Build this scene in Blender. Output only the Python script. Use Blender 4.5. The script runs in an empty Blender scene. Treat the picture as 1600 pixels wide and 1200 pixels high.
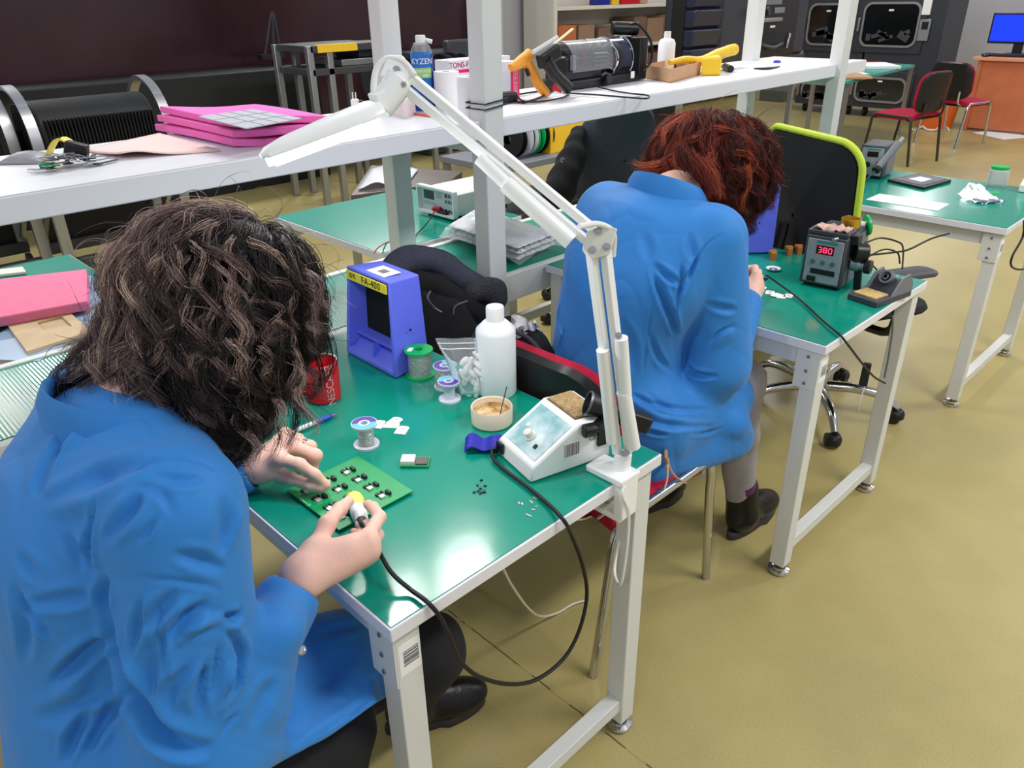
import bpy, bmesh, math, random
import numpy as np
from mathutils import Vector, Matrix
random.seed(7); RNG = np.random.default_rng(7)
SC = bpy.context.scene
COL = SC.collection
PI = math.pi

# ------------------------------------------------------------------ camera, world, lights, exposure
CAM_F = 1198.0765
CAM_C = np.array([-0.42761, -0.69725, 1.53826])
CAM_R = np.array([[0.71341, -0.70053, -0.01721], [-0.32897, -0.31313, -0.89091], [0.61873, 0.64125, -0.45384]])
cd = bpy.data.cameras.new('camera'); cam = bpy.data.objects.new('camera', cd); COL.objects.link(cam)
cd.sensor_width = 36.0; cd.lens = CAM_F * 36.0 / 1600.0; cd.clip_start = 0.02; cd.clip_end = 100
cam.matrix_world = Matrix(((CAM_R[0][0], -CAM_R[1][0], -CAM_R[2][0], CAM_C[0]),
                           (CAM_R[0][1], -CAM_R[1][1], -CAM_R[2][1], CAM_C[1]),
                           (CAM_R[0][2], -CAM_R[1][2], -CAM_R[2][2], CAM_C[2]), (0, 0, 0, 1)))
SC.camera = cam
SC.view_settings.view_transform = 'Standard'; SC.view_settings.look = 'None'
SC.view_settings.gamma = 1.0; SC.view_settings.exposure = 0.1; SC.view_settings.use_curve_mapping = False
try:
    SC.cycles.use_denoising = True
    SC.cycles.max_bounces = 8
    SC.cycles.transparent_max_bounces = 16
    SC.cycles.caustics_reflective = False; SC.cycles.caustics_refractive = False
except Exception:
    pass
W = bpy.data.worlds.new('hall_light'); SC.world = W; W.use_nodes = True
W.node_tree.nodes['Background'].inputs[0].default_value = (0.86, 0.92, 1.0, 1)
W.node_tree.nodes['Background'].inputs[1].default_value = 0.5

def area_lamp(x, y, z, sx, sy, watts, col=(1, .97, .93)):
    l = bpy.data.lights.new('ceiling_lamp', 'AREA'); l.shape = 'RECTANGLE'; l.size = sx; l.size_y = sy
    l.energy = watts; l.color = col
    o = bpy.data.objects.new('ceiling_lamp', l); COL.objects.link(o); o.location = (x, y, z)
    return o
for ly in (-1.6, 2.3, 7.2):
    for lx in (-3.0, 0.55, 1.65, 4.9, 8.6, 12.0):
        if lx == (1.65 if ly > 5 else .55): continue
        area_lamp(lx, ly if lx < 8 else ly + 1.1, 3.3, 1.3, 0.4, 64 if ly < 5 and -2 < lx < 8 else 70 if ly > 5 and -2 < lx < 6 else 34)

# ------------------------------------------------------------------ from a photo point to a place in the room
def ray(u, v):
    return CAM_R.T @ np.array([(u - 800) / CAM_F, (v - 600) / CAM_F, 1.0])
def atz(u, v, z):
    d = ray(u, v); return CAM_C + d * (z - CAM_C[2]) / d[2]
def aty(u, v, y):
    d = ray(u, v); return CAM_C + d * (y - CAM_C[1]) / d[1]
def atx(u, v, x):
    d = ray(u, v); return CAM_C + d * (x - CAM_C[0]) / d[0]
def att(u, v, t):
    return CAM_C + ray(u, v) * t

# ------------------------------------------------------------------ geometry collector
def unit(a):
    a = np.asarray(a, float); return a / (np.linalg.norm(a) + 1e-12)
def frame(d):
    d = unit(d); a = np.array([0, 0, 1.]) if abs(d[2]) < .9 else np.array([1., 0, 0])
    x = unit(np.cross(a, d)); return x, np.cross(d, x), d
def smooth_path(pts, n=6):
    P = [np.asarray(p, float) for p in pts]
    if len(P) < 3: return P
    P = [2 * P[0] - P[1]] + P + [2 * P[-1] - P[-2]]; out = []
    for i in range(1, len(P) - 2):
        for k in range(n):
            t = k / n; a, b, c, d = P[i - 1:i + 3]
            out.append(.5 * (2 * b + (c - a) * t + (2 * a - 5 * b + 4 * c - d) * t * t + (3 * b - a - 3 * c + d) * t ** 3))
    out.append(P[-2]); return out
class G:
    def __init__(self): self.v = []; self.f = []
    def add(self, v, f):
        n = len(self.v); self.v += [tuple(map(float, p)) for p in v]; self.f += [tuple(i + n for i in q) for q in f]; return self
    def box(self, lo, hi):
        (a, b, c), (d, e, f) = lo, hi
        return self.add([(a, b, c), (d, b, c), (d, e, c), (a, e, c), (a, b, f), (d, b, f), (d, e, f), (a, e, f)],
                        [(0, 3, 2, 1), (4, 5, 6, 7), (0, 1, 5, 4), (1, 2, 6, 5), (2, 3, 7, 6), (3, 0, 4, 7)])
    def obox(self, c, s, rz=0, ry=0, rx=0):
        M = Matrix.Rotation(rz, 3, 'Z') @ Matrix.Rotation(ry, 3, 'Y') @ Matrix.Rotation(rx, 3, 'X')
        g = G().box([-q / 2 for q in s], [q / 2 for q in s])
        return self.add([Vector(c) + M @ Vector(p) for p in g.v], g.f)
    def fbox(self, c, X, Y, Z, s):       # box in a frame of three axes, s = full sizes
        c, X, Y, Z = map(np.asarray, (c, X, Y, Z)); g = G().box([-q / 2 for q in s], [q / 2 for q in s])
        return self.add([c + X * p[0] + Y * p[1] + Z * p[2] for p in g.v], g.f)
    def hexa(self, b, t):                # four bottom points, four top points
        return self.add(list(b) + list(t), [(0, 3, 2, 1), (4, 5, 6, 7), (0, 1, 5, 4), (1, 2, 6, 5), (2, 3, 7, 6), (3, 0, 4, 7)])
    def bar(self, a, b, w, h):           # rectangular bar between two points
        a, b = np.asarray(a, float), np.asarray(b, float); x, y, d = frame(b - a)
        return self.fbox((a + b) / 2, x, y, d, (w, h, np.linalg.norm(b - a)))
    def cyl(self, a, b, r, r2=None, n=20):
        a, b = np.asarray(a, float), np.asarray(b, float); r2 = r if r2 is None else r2; x, y, d = frame(b - a)
        A = [2 * PI * i / n for i in range(n)]
        v = [a + r * (math.cos(t) * x + math.sin(t) * y) for t in A] + [b + r2 * (math.cos(t) * x + math.sin(t) * y) for t in A]
        return self.add(v, [(i, (i + 1) % n, n + (i + 1) % n, n + i) for i in range(n)] + [tuple(range(n - 1, -1, -1)), tuple(range(n, 2 * n))])
    def tube(self, pts, r, n=8, sm=0):
        P = smooth_path(pts, sm) if sm else [np.asarray(p, float) for p in pts]
        m = len(P); R = [r] * m if np.isscalar(r) else list(np.interp(np.linspace(0, 1, m), np.linspace(0, 1, len(r)), r))
        T = [unit(P[min(i + 1, m - 1)] - P[max(i - 1, 0)]) for i in range(m)]; x, y, _ = frame(T[0]); v = []
        for i in range(m):
            x = unit(x - T[i] * np.dot(x, T[i])); y = np.cross(T[i], x)
            v += [P[i] + R[i] * (math.cos(2 * PI * k / n) * x + math.sin(2 * PI * k / n) * y) for k in range(n)]
        f = [(i * n + k, i * n + (k + 1) % n, (i + 1) * n + (k + 1) % n, (i + 1) * n + k) for i in range(m - 1) for k in range(n)]
        return self.add(v, f + [tuple(range(n - 1, -1, -1)), tuple(range((m - 1) * n, m * n))])
    def lathe(self, prof, o=(0, 0, 0), ax=(0, 0, 1), n=32):   # prof of (r, h); closes ends with r = 0
        o = np.asarray(o, float); x, y, d = frame(ax); v = []; f = []
        for r, h in prof:
            v += [o + d * h + max(r, 1e-5) * (math.cos(2 * PI * k / n) * x + math.sin(2 * PI * k / n) * y) for k in range(n)]
        m = len(prof)
        f = [(i * n + k, i * n + (k + 1) % n, (i + 1) * n + (k + 1) % n, (i + 1) * n + k) for i in range(m - 1) for k in range(n)]
        return self.add(v, f)
    def prism(self, poly, o, X, Y, Z, h):   # polygon in the plane X,Y at o, pushed h along Z
        o, X, Y, Z = [np.asarray(q, float) for q in (o, X, Y, Z)]; n = len(poly)
        v = [o + X * p[0] + Y * p[1] for p in poly] + [o + X * p[0] + Y * p[1] + Z * h for p in poly]
        return self.add(v, [tuple(range(n - 1, -1, -1)), tuple(range(n, 2 * n))] + [(i, (i + 1) % n, n + (i + 1) % n, n + i) for i in range(n)])
    def ring(self, outer, inner, o, X, Y, Z, h):   # frame between two outlines of equal length
        o, X, Y, Z = [np.asarray(q, float) for q in (o, X, Y, Z)]; n = len(outer); v = []
        for k in (0, h):
            for pl in (outer, inner): v += [o + X * p[0] + Y * p[1] + Z * k for p in pl]
        f = []
        for i in range(n):
            j = (i + 1) % n
            f += [(i, n + i, n + j, j), (2 * n + i, 2 * n + j, 3 * n + j, 3 * n + i), (i, j, 2 * n + j, 2 * n + i), (n + i, 3 * n + i, 3 * n + j, n + j)]
        return self.add(v, f)
    def sheet(self, P):                   # P[i][j] points
        m, n = len(P), len(P[0])
        return self.add([p for r in P for p in r], [(i * n + j, i * n + j + 1, (i + 1) * n + j + 1, (i + 1) * n + j) for i in range(m - 1) for j in range(n - 1)])
    def slab(self, P, h):                 # closed sheet of thickness h (down in z)
        m, n = len(P), len(P[0]); self.sheet(P); b = len(self.v)
        self.sheet([[(p[0], p[1], p[2] - h) for p in r] for r in P][::-1])
        t = b - m * n; lo = lambda i, j: b + (m - 1 - i) * n + j; hi = lambda i, j: t + i * n + j
        for i in range(m - 1):
            for j, s in ((0, 1), (n - 1, 0)):
                q = (hi(i, j), hi(i + 1, j), lo(i + 1, j), lo(i, j)); self.f.append(q if s else q[::-1])
        for j in range(n - 1):
            for i, s in ((0, 0), (m - 1, 1)):
                q = (hi(i, j), hi(i, j + 1), lo(i, j + 1), lo(i, j)); self.f.append(q if s else q[::-1])
        return self
def rrect(w, h, r, k=5, cx=0, cy=0):
    out = []
    for sx, sy, a0 in ((1, 1, 0), (-1, 1, PI / 2), (-1, -1, PI), (1, -1, 1.5 * PI)):
        for i in range(k + 1):
            a = a0 + PI / 2 * i / k; out.append((cx + sx * (w / 2 - r) + r * math.cos(a), cy + sy * (h / 2 - r) + r * math.sin(a)))
    return out

# ------------------------------------------------------------------ objects
ROOT = {}
def _root(o):
    while o.parent: o = o.parent
    return o
def _local(o, pts):
    r = _root(o); x, y, z, a = ROOT[r.name]; c, s = math.cos(a), math.sin(a)
    P = np.asarray(pts, float) - (x, y, z)
    return np.stack([P[:, 0] * c + P[:, 1] * s, -P[:, 0] * s + P[:, 1] * c, P[:, 2]], 1)
def props(o, label, cat, group=None):
    o['label'] = label; o['category'] = cat
    if group: o['group'] = group
    return o
def thing(name, label, cat, loc=(0, 0, 0), rz=0, group=None):
    o = bpy.data.objects.new(name, None); COL.objects.link(o); o.location = tuple(map(float, loc)); o.rotation_euler = (0, 0, rz)
    o.empty_display_size = .05
    ROOT[o.name] = (float(loc[0]), float(loc[1]), float(loc[2]), rz); return props(o, label, cat, group)
def mesh_of(name, g, m, sm=35):
    me = bpy.data.meshes.new(name); me.from_pydata([tuple(p) for p in g.v], [], g.f); me.validate()
    bm = bmesh.new(); bm.from_mesh(me); bmesh.ops.remove_doubles(bm, verts=bm.verts, dist=2e-5)
    bmesh.ops.recalc_face_normals(bm, faces=bm.faces); bm.to_mesh(me); bm.free()
    if sm: me.shade_smooth(); me.set_sharp_from_angle(angle=math.radians(sm))
    if m: me.materials.append(m)
    return me
def bevel(o, b, seg=2):
    if b:
        d = o.modifiers.new('bevel', 'BEVEL'); d.width = b; d.segments = seg; d.limit_method = 'ANGLE'; d.angle_limit = .6
def part(name, g, m, par, bev=0, Wd=False, sm=35, label=None, stuff=False):
    if Wd: g.v = [tuple(p) for p in _local(par, g.v)]
    o = bpy.data.objects.new(name, mesh_of(name, g, m, sm)); COL.objects.link(o); o.parent = par; bevel(o, bev)
    if label: o['label'] = label
    if stuff: o['kind'] = 'stuff'
    return o
def one(name, g, m, label, cat, bev=0, sm=35, group=None, stuff=False):   # a thing that is one mesh, given in world space
    P = np.array(g.v); c = (P.min(0) + P.max(0)) / 2; c[2] = P[:, 2].min()
    g.v = [tuple(p) for p in P - c]
    o = bpy.data.objects.new(name, mesh_of(name, g, m, sm)); COL.objects.link(o); o.location = tuple(c); bevel(o, bev)
    ROOT[o.name] = (c[0], c[1], c[2], 0)
    if stuff: o['kind'] = 'stuff'
    return props(o, label, cat, group)
def setting(name, g, m, bev=0):
    o = bpy.data.objects.new(name, mesh_of(name, g, m)); COL.objects.link(o); o['kind'] = 'structure'; bevel(o, bev); return o
def dup(root, loc, rz, label, group=None):
    r = root.copy(); COL.objects.link(r); r.location = tuple(map(float, loc)); r.rotation_euler = (0, 0, rz)
    r['label'] = label
    if group: r['group'] = group
    ROOT[r.name] = (float(loc[0]), float(loc[1]), float(loc[2]), rz)
    for ch in list(root.children):
        c = ch.copy(); COL.objects.link(c); c.parent = r
        for g in list(ch.children):
            d = g.copy(); COL.objects.link(d); d.parent = c
    return r
def lettering(s, size, c, right, up, m, par, name='lettering', Wd=True, depth=.0004, space=1.0):
    cu = bpy.data.curves.new('t', 'FONT'); cu.body = s; cu.size = size; cu.align_x = 'CENTER'; cu.align_y = 'CENTER'
    cu.extrude = depth; cu.resolution_u = 3; cu.space_character = space
    t = bpy.data.objects.new('t', cu); COL.objects.link(t)
    me = bpy.data.meshes.new_from_object(t.evaluated_get(bpy.context.evaluated_depsgraph_get()))
    bpy.data.objects.remove(t)
    right, up = unit(right), unit(up); n = np.cross(right, up); g = G()
    g.add([np.asarray(c) + right * v.co[0] + up * v.co[1] + n * v.co[2] for v in me.vertices], [tuple(p.vertices) for p in me.polygons])
    bpy.data.meshes.remove(me)
    return part(name, g, m, par, Wd=Wd, sm=0)

# ------------------------------------------------------------------ materials
def lin(c):
    return tuple((x / 255 / 12.92) if x / 255 <= .04045 else ((x / 255 + .055) / 1.055) ** 2.4 for x in c)
def mat(name, c, rough=.5, metal=0, spec=.5, noise=0, scale=8, bump=0, bscale=60, trans=0, alpha=1, emit=0, coat=0, ior=1.45, c2=None, detail=4, sheen=0, sss=0):
    m = bpy.data.materials.new(name); m.use_nodes = True; nt = m.node_tree; b = nt.nodes['Principled BSDF']
    col = lin(c); I = b.inputs
    I['Base Color'].default_value = col + (1,); I['Roughness'].default_value = rough; I['Metallic'].default_value = metal
    I['Specular IOR Level'].default_value = spec; I['Transmission Weight'].default_value = trans; I['Alpha'].default_value = alpha
    I['IOR'].default_value = ior; I['Coat Weight'].default_value = coat
    if sheen: I['Sheen Weight'].default_value = sheen
    if sss:
        I['Subsurface Weight'].default_value = sss; I['Subsurface Radius'].default_value = (.012, .005, .003)
    if emit: I['Emission Color'].default_value = col + (1,); I['Emission Strength'].default_value = emit
    if noise or c2 or bump:
        tc = nt.nodes.new('ShaderNodeTexCoord')
    if noise or c2:
        n = nt.nodes.new('ShaderNodeTexNoise'); n.inputs['Scale'].default_value = scale; n.inputs['Detail'].default_value = detail
        nt.links.new(tc.outputs['Object'], n.inputs['Vector'])
        r = nt.nodes.new('ShaderNodeValToRGB'); r.color_ramp.elements[0].position = .32; r.color_ramp.elements[1].position = .68
        k = 1 - noise
        r.color_ramp.elements[0].color = tuple(x * k for x in col) + (1,)
        r.color_ramp.elements[1].color = (lin(c2) if c2 else tuple(min(1, x * (1 + noise * .6)) for x in col)) + (1,)
        nt.links.new(n.outputs['Fac'], r.inputs['Fac']); nt.links.new(r.outputs['Color'], I['Base Color'])
    if bump:
        n2 = nt.nodes.new('ShaderNodeTexNoise'); n2.inputs['Scale'].default_value = bscale; n2.inputs['Detail'].default_value = 3
        nt.links.new(tc.outputs['Object'], n2.inputs['Vector'])
        bp = nt.nodes.new('ShaderNodeBump'); bp.inputs['Strength'].default_value = bump; bp.inputs['Distance'].default_value = .01
        nt.links.new(n2.outputs['Fac'], bp.inputs['Height']); nt.links.new(bp.outputs['Normal'], I['Normal'])
    return m
def film(name, c, clear=.75, rough=.12):      # thin clear plastic: mostly see-through, with a gloss
    m = bpy.data.materials.new(name); m.use_nodes = True; nt = m.node_tree; nt.nodes.clear()
    o = nt.nodes.new('ShaderNodeOutputMaterial'); mx = nt.nodes.new('ShaderNodeMixShader'); t = nt.nodes.new('ShaderNodeBsdfTransparent')
    p = nt.nodes.new('ShaderNodeBsdfPrincipled'); p.inputs['Base Color'].default_value = lin(c) + (1,); p.inputs['Roughness'].default_value = rough
    p.inputs['Specular IOR Level'].default_value = .8
    fr = nt.nodes.new('ShaderNodeFresnel'); fr.inputs['IOR'].default_value = 1.35
    ma = nt.nodes.new('ShaderNodeMath'); ma.operation = 'ADD'; ma.use_clamp = True; ma.inputs[1].default_value = 1 - clear
    nt.links.new(fr.outputs[0], ma.inputs[0]); nt.links.new(ma.outputs[0], mx.inputs[0])
    nt.links.new(t.outputs[0], mx.inputs[1]); nt.links.new(p.outputs[0], mx.inputs[2]); nt.links.new(mx.outputs[0], o.inputs[0]); return m
M = {}
M['laminate'] = mat('white_laminate', (226, 226, 232), .35)
M['powder'] = mat('white_powder_coat', (216, 217, 214), .38)
M['mat'] = mat('green_bench_mat', (10, 138, 117), .15, spec=.6, noise=.06, scale=5, bump=.03, bscale=12)
M['black'] = mat('black_plastic', (20, 20, 22), .38)
M['soft_black'] = mat('soft_black', (24, 24, 27), .75, noise=.2, scale=40)
M['rubber'] = mat('black_rubber', (16, 16, 17), .5)
M['grey'] = mat('grey_plastic', (112, 116, 124), .45)
M['dark_grey'] = mat('dark_grey_plastic', (62, 65, 72), .45)
M['white'] = mat('white_plastic', (232, 232, 230), .32)
M['lamp_white'] = mat('lamp_white', (240, 241, 240), .3)
M['cream'] = mat('cream_plastic', (222, 216, 205), .4)
M['chrome'] = mat('chrome', (205, 205, 208), .14, metal=1)
M['steel'] = mat('brushed_steel', (170, 172, 176), .35, metal=1)
M['dull_steel'] = mat('dull_steel', (120, 122, 126), .45, metal=1)
M['paper'] = mat('paper', (240, 240, 240), .8)
M['ink'] = mat('black_ink', (25, 25, 28), .7)
M['grey_ink'] = mat('grey_ink', (120, 120, 125), .7)
M['red'] = mat('red_plastic', (200, 22, 36), .35)
M['crimson'] = mat('crimson_fabric', (176, 14, 54), .85, noise=.15, scale=60)
M['blue_plastic'] = mat('violet_blue_plastic', (100, 112, 236), .38, noise=.05, scale=20)
M['yellow'] = mat('yellow_plastic', (232, 190, 40), .5)
M['orange'] = mat('orange_plastic', (240, 160, 50), .5)
M['card'] = mat('brown_cardboard', (190, 150, 116), .85, noise=.06, scale=15)
M['green_plastic'] = mat('green_plastic', (12, 172, 84), .35)
M['solder'] = mat('solder_wire', (206, 204, 200), .3, metal=.65, bump=.35, bscale=160)
M['clear'] = film('clear_plastic', (238, 240, 244), .86)
M['cloudy'] = film('cloudy_plastic', (232, 234, 240), .5, .25)
M['translucent'] = mat('milky_plastic', (242, 244, 248), .3, trans=.08, ior=1.3)
# ------------------------------------------------------------------ the room
def floor_material():
    m = mat('polished_olive_concrete', (158, 146, 96), .3, spec=.5); nt = m.node_tree; b = nt.nodes['Principled BSDF']; L = nt.links
    tc = nt.nodes.new('ShaderNodeTexCoord')
    def noise(s, d, lo, hi, c0, c1):
        n = nt.nodes.new('ShaderNodeTexNoise'); n.inputs['Scale'].default_value = s; n.inputs['Detail'].default_value = d
        L.new(tc.outputs['Object'], n.inputs['Vector']); r = nt.nodes.new('ShaderNodeValToRGB')
        r.color_ramp.elements[0].position = lo; r.color_ramp.elements[1].position = hi
        r.color_ramp.elements[0].color = c0; r.color_ramp.elements[1].color = c1; L.new(n.outputs['Fac'], r.inputs['Fac']); return r
    a = noise(1.7, 5, .3, .7, lin((172, 157, 104)) + (1,), lin((182, 168, 113)) + (1,))
    f = noise(260, 2, .3, .75, (.86, .86, .85, 1), (1.08, 1.08, 1.07, 1))
    g = noise(9, 4, .35, .7, (.97, .97, .96, 1), (1.02, 1.02, 1.03, 1))
    def mul(x, y):
        q = nt.nodes.new('ShaderNodeMix'); q.data_type = 'RGBA'; q.blend_type = 'MULTIPLY'; q.inputs[0].default_value = 1
        L.new(x, q.inputs[6]); L.new(y, q.inputs[7]); return q.outputs[2]
    c = mul(mul(a.outputs[0], f.outputs[0]), g.outputs[0])
    # cut joint in the concrete running away from the benches
    sp = nt.nodes.new('ShaderNodeSeparateXYZ'); L.new(tc.outputs['Object'], sp.inputs[0])
    w = nt.nodes.new('ShaderNodeTexNoise'); w.inputs['Scale'].default_value = 14; L.new(tc.outputs['Object'], w.inputs['Vector'])
    def ma(op, x, y):
        q = nt.nodes.new('ShaderNodeMath'); q.operation = op
        for i, k in enumerate((x, y)):
            if isinstance(k, (int, float)): q.inputs[i].default_value = k
            else: L.new(k, q.inputs[i])
        return q.outputs[0]
    dx = ma('ABSOLUTE', ma('SUBTRACT', sp.outputs[0], ma('ADD', ma('MULTIPLY', w.outputs['Fac'], .012), .56)), 0)
    brk = ma('GREATER_THAN', w.outputs['Fac'], .47)
    line = ma('MULTIPLY', ma('LESS_THAN', dx, .0022), ma('ADD', ma('MULTIPLY', brk, .55), .2))
    q = nt.nodes.new('ShaderNodeMix'); q.data_type = 'RGBA'; L.new(line, q.inputs[0]); L.new(c, q.inputs[6]); q.inputs[7].default_value = (.03, .027, .02, 1)
    L.new(q.outputs[2], b.inputs['Base Color'])
    rr = noise(3, 4, .3, .7, (.28, .28, .28, 1), (.34, .34, .34, 1)); L.new(rr.outputs[0], b.inputs['Roughness'])
    return m
setting('floor', G().box((-5, -5, -.1), (16, 8, 0)), floor_material())
WY = 6.6
M['wall_dark'] = mat('burgundy_partition', (60, 34, 41), .22, noise=.35, scale=1.2)
M['wall_white'] = mat('white_wall', (196, 197, 204), .8, noise=.03, scale=2)
xd = aty(735, 20, WY)[0]
setting('wall_back', G().box((-5, WY, -.02), (xd, WY + .15, 1.85)), M['wall_dark'])
setting('wall_back_white', G().box((xd, WY, -.02), (16, WY + .15, 4)), M['wall_white'])
setting('wall_right', G().box((12.6, -5, -.02), (12.75, WY, 4)), M['wall_white'])
setting('trim_1', G().box((xd + .02, WY - .22, 0), (xd + .3, WY - .002, 4)), M['wall_white'])

# ------------------------------------------------------------------ benches
def barcode(o, right, up, w, h, par, n=11, wide=.75):
    """printed bars on a sticker, o = its centre, in local space"""
    g = G(); o, right, up = map(np.asarray, (o, right, up)); nrm = np.cross(right, up)
    rr = random.Random(3); x = -w * wide / 2
    while x < w * wide / 2:
        k = rr.choice((.6, .9, 1.5)) * w * wide / n / 2
        g.fbox(o + right * (x + k / 2), right, up, nrm, (k, h * .62, .0003)); x += k + rr.choice((.5, .9)) * w * wide / n
    return part('barcode', g, M['ink'], par, sm=0)
def workbench(label, loc, w=.64, d=.95, z=.75):
    t = thing('workbench', label, 'workbench', loc, 0, 'green topped workbenches in the row')
    part('tabletop', G().box((0, 0, z - .026), (w, d, z - .002)), M['laminate'], t, .0015)
    part('green_mat', G().box((.004, .004, z - .002), (w - .004, d - .004, z)), M['mat'], t)
    L = .045; i = .012
    for x in (i, w - i - L):
        for y in (i, d - i - L):
            lg = part('leg', G().box((x, y, .035), (x + L, y + L, z - .026)), M['powder'], t, .002)
            c = (x + L / 2, y + L / 2)
            part('foot', G().lathe([(0, 0), (.027, 0), (.03, .006), (.03, .012), (.02, .016), (.02, .022), (.008, .024), (.008, .036), (0, .036)], (*c, 0), n=24), M['chrome'], lg)
    for y in (i + .006, d - i - L + .006):
        part('stretcher', G().box((i + L - .001, y, .075), (w - i - L + .001, y + .033, .11)), M['powder'], t, .0015)
    for x in (i + .006, w - i - L + .006):
        part('apron', G().box((x, i + L, z - .075), (x + .03, d - i - L, z - .026)), M['powder'], t)
    for x in (i + L, w - i - L):    # corner plates bolted to the legs, facing the sitter's side
        pass
    pl = part('bracket', G().box((i - .003, i + .001, z - .135), (i, i + L + .018, z - .03)), M['powder'], t)
    b = G()
    for zz in (z - .045, z - .085, z - .12): b.cyl((i - .006, i + .032, zz), (i - .003, i + .032, zz), .004, n=10)
    part('bolt', b, M['steel'], pl)
    st = part('inventory_sticker', G().box((i + .004, i - .0006, z - .115), (i + L - .002, i, z - .055)), M['paper'], t, label='white inventory sticker with a barcode')
    barcode((i + L / 2 + .003, i - .0008, z - .083), (0, 0, 1), (-1, 0, 0), .04, .045, st)
    return t
T1 = workbench('near green workbench with a desk lamp clamped on, under the black haired worker\'s hands', (0, 0, 0))
T2 = workbench('middle green workbench with a soldering station reading red digits, before the red haired worker', (1.325, 0, 0), .66)
T3 = workbench('far right green workbench with a paper strip and a clear bag on it', (2.75, 0, 0), .75, .93)
def plain_bench(label, loc, w, d, z=.75, zone='side benches behind the shelf'):
    t = thing('side_bench', label, 'workbench', loc, 0, zone)
    part('tabletop', G().box((0, 0, z - .028), (w, d, z - .002)), M['laminate'], t, .0015)
    part('green_mat', G().box((.004, .004, z - .002), (w - .004, d - .004, z)), M['mat'], t)
    for x in (.015, w - .06):
        for y in (.015, d - .06):
            part('leg', G().box((x, y, 0), (x + .045, y + .045, z - .028)), M['powder'], t, .002)
    for y in (.03, d - .06): part('apron', G().box((.06, y, z - .08), (w - .06, y + .03, z - .028)), M['powder'], t)
    return t
plain_bench('green side bench at left carrying pink foam and a wooden board', (-.42, 1.445, 0), .70, .82)
plain_bench('green side bench behind the shelf carrying the white bench meter', (1.03, 1.445, 0), .68, .74)

# ------------------------------------------------------------------ white double shelf on posts
SZ = 1.225; SY0, SY1 = .945, 1.425
sh = thing('shelf_unit', 'long white shelf unit on square posts with a lower green bench behind the workers', 'shelf', (1.09, 1.18, 0))
up = part('upper_shelf', G().box((-2.2, SY0, SZ - .05), (3.55, SY1, SZ)), M['laminate'], sh, .003, Wd=True)
part('edge_strip', G().box((-2.2, SY0 + .002, SZ), (3.55, SY0 + .075, SZ + .002)), M['laminate'], up, Wd=True)
lo = part('lower_shelf', G().box((-2.2, .96, .66), (3.5, .985, .75)), M['powder'], sh, .002, Wd=True); part('rear_beam', G().box((-2.2, 1.36, .68), (3.5, 1.385, .756)), M['powder'], lo, .002, Wd=True)
def ribbed():
    m = mat('ribbed_green_mat', (18, 136, 116), .17, spec=.6); nt = m.node_tree
    tc = nt.nodes.new('ShaderNodeTexCoord'); w = nt.nodes.new('ShaderNodeTexWave'); w.inputs['Scale'].default_value = 38; w.bands_direction = 'X'
    nt.links.new(tc.outputs['Object'], w.inputs['Vector']); b = nt.nodes.new('ShaderNodeBump'); b.inputs['Strength'].default_value = .22; b.inputs['Distance'].default_value = .002
    nt.links.new(w.outputs['Fac'], b.inputs['Height']); nt.links.new(b.outputs['Normal'], nt.nodes['Principled BSDF'].inputs['Normal']); return m
part('ribbed_mat', G().box((-2.2, .986, .736), (3.5, 1.359, .7515)), ribbed(), lo, Wd=True)
for x in (1.09, 3.27):
    for y0, y1 in ((.925, .985), (1.37, 1.43)):
        p_ = part('post', G().box((x - .035, y0, .04), (x + .035, y1, 2.6)), M['powder'], sh, .003, Wd=True)
        part('foot', G().cyl((x, (y0 + y1) / 2, 0), (x, (y0 + y1) / 2, .04), .03), M['chrome'], p_, Wd=True)
    [part('crossbar', G().box((x - .02, .985, z), (x + .02, 1.37, z + .04)), M['powder'], sh, .002, Wd=True) for z in (.12, 1.134)]
part('long_rail', G().box((1.12, 1.385, .32), (3.24, 1.415, .36)), M['powder'], sh, .002, Wd=True)
tie = G()
for dz in (0, .014): tie.tube([(1.09 + .043 * a, .955 + .038 * b, 1.262 + dz + .004 * a) for a, b in ((1, 1), (1, -1), (-1, -1), (-1, 1), (1, 1))], .0022, 6)
one('cable_tie', tie, M['black'], 'black cable tie wrapped round the front shelf post', 'cable tie')
one('post', G().box((-.11, 2.42, 0), (-.045, 2.48, 1.5)), M['powder'], 'white square post behind the left side bench', 'post', .002)

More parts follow.
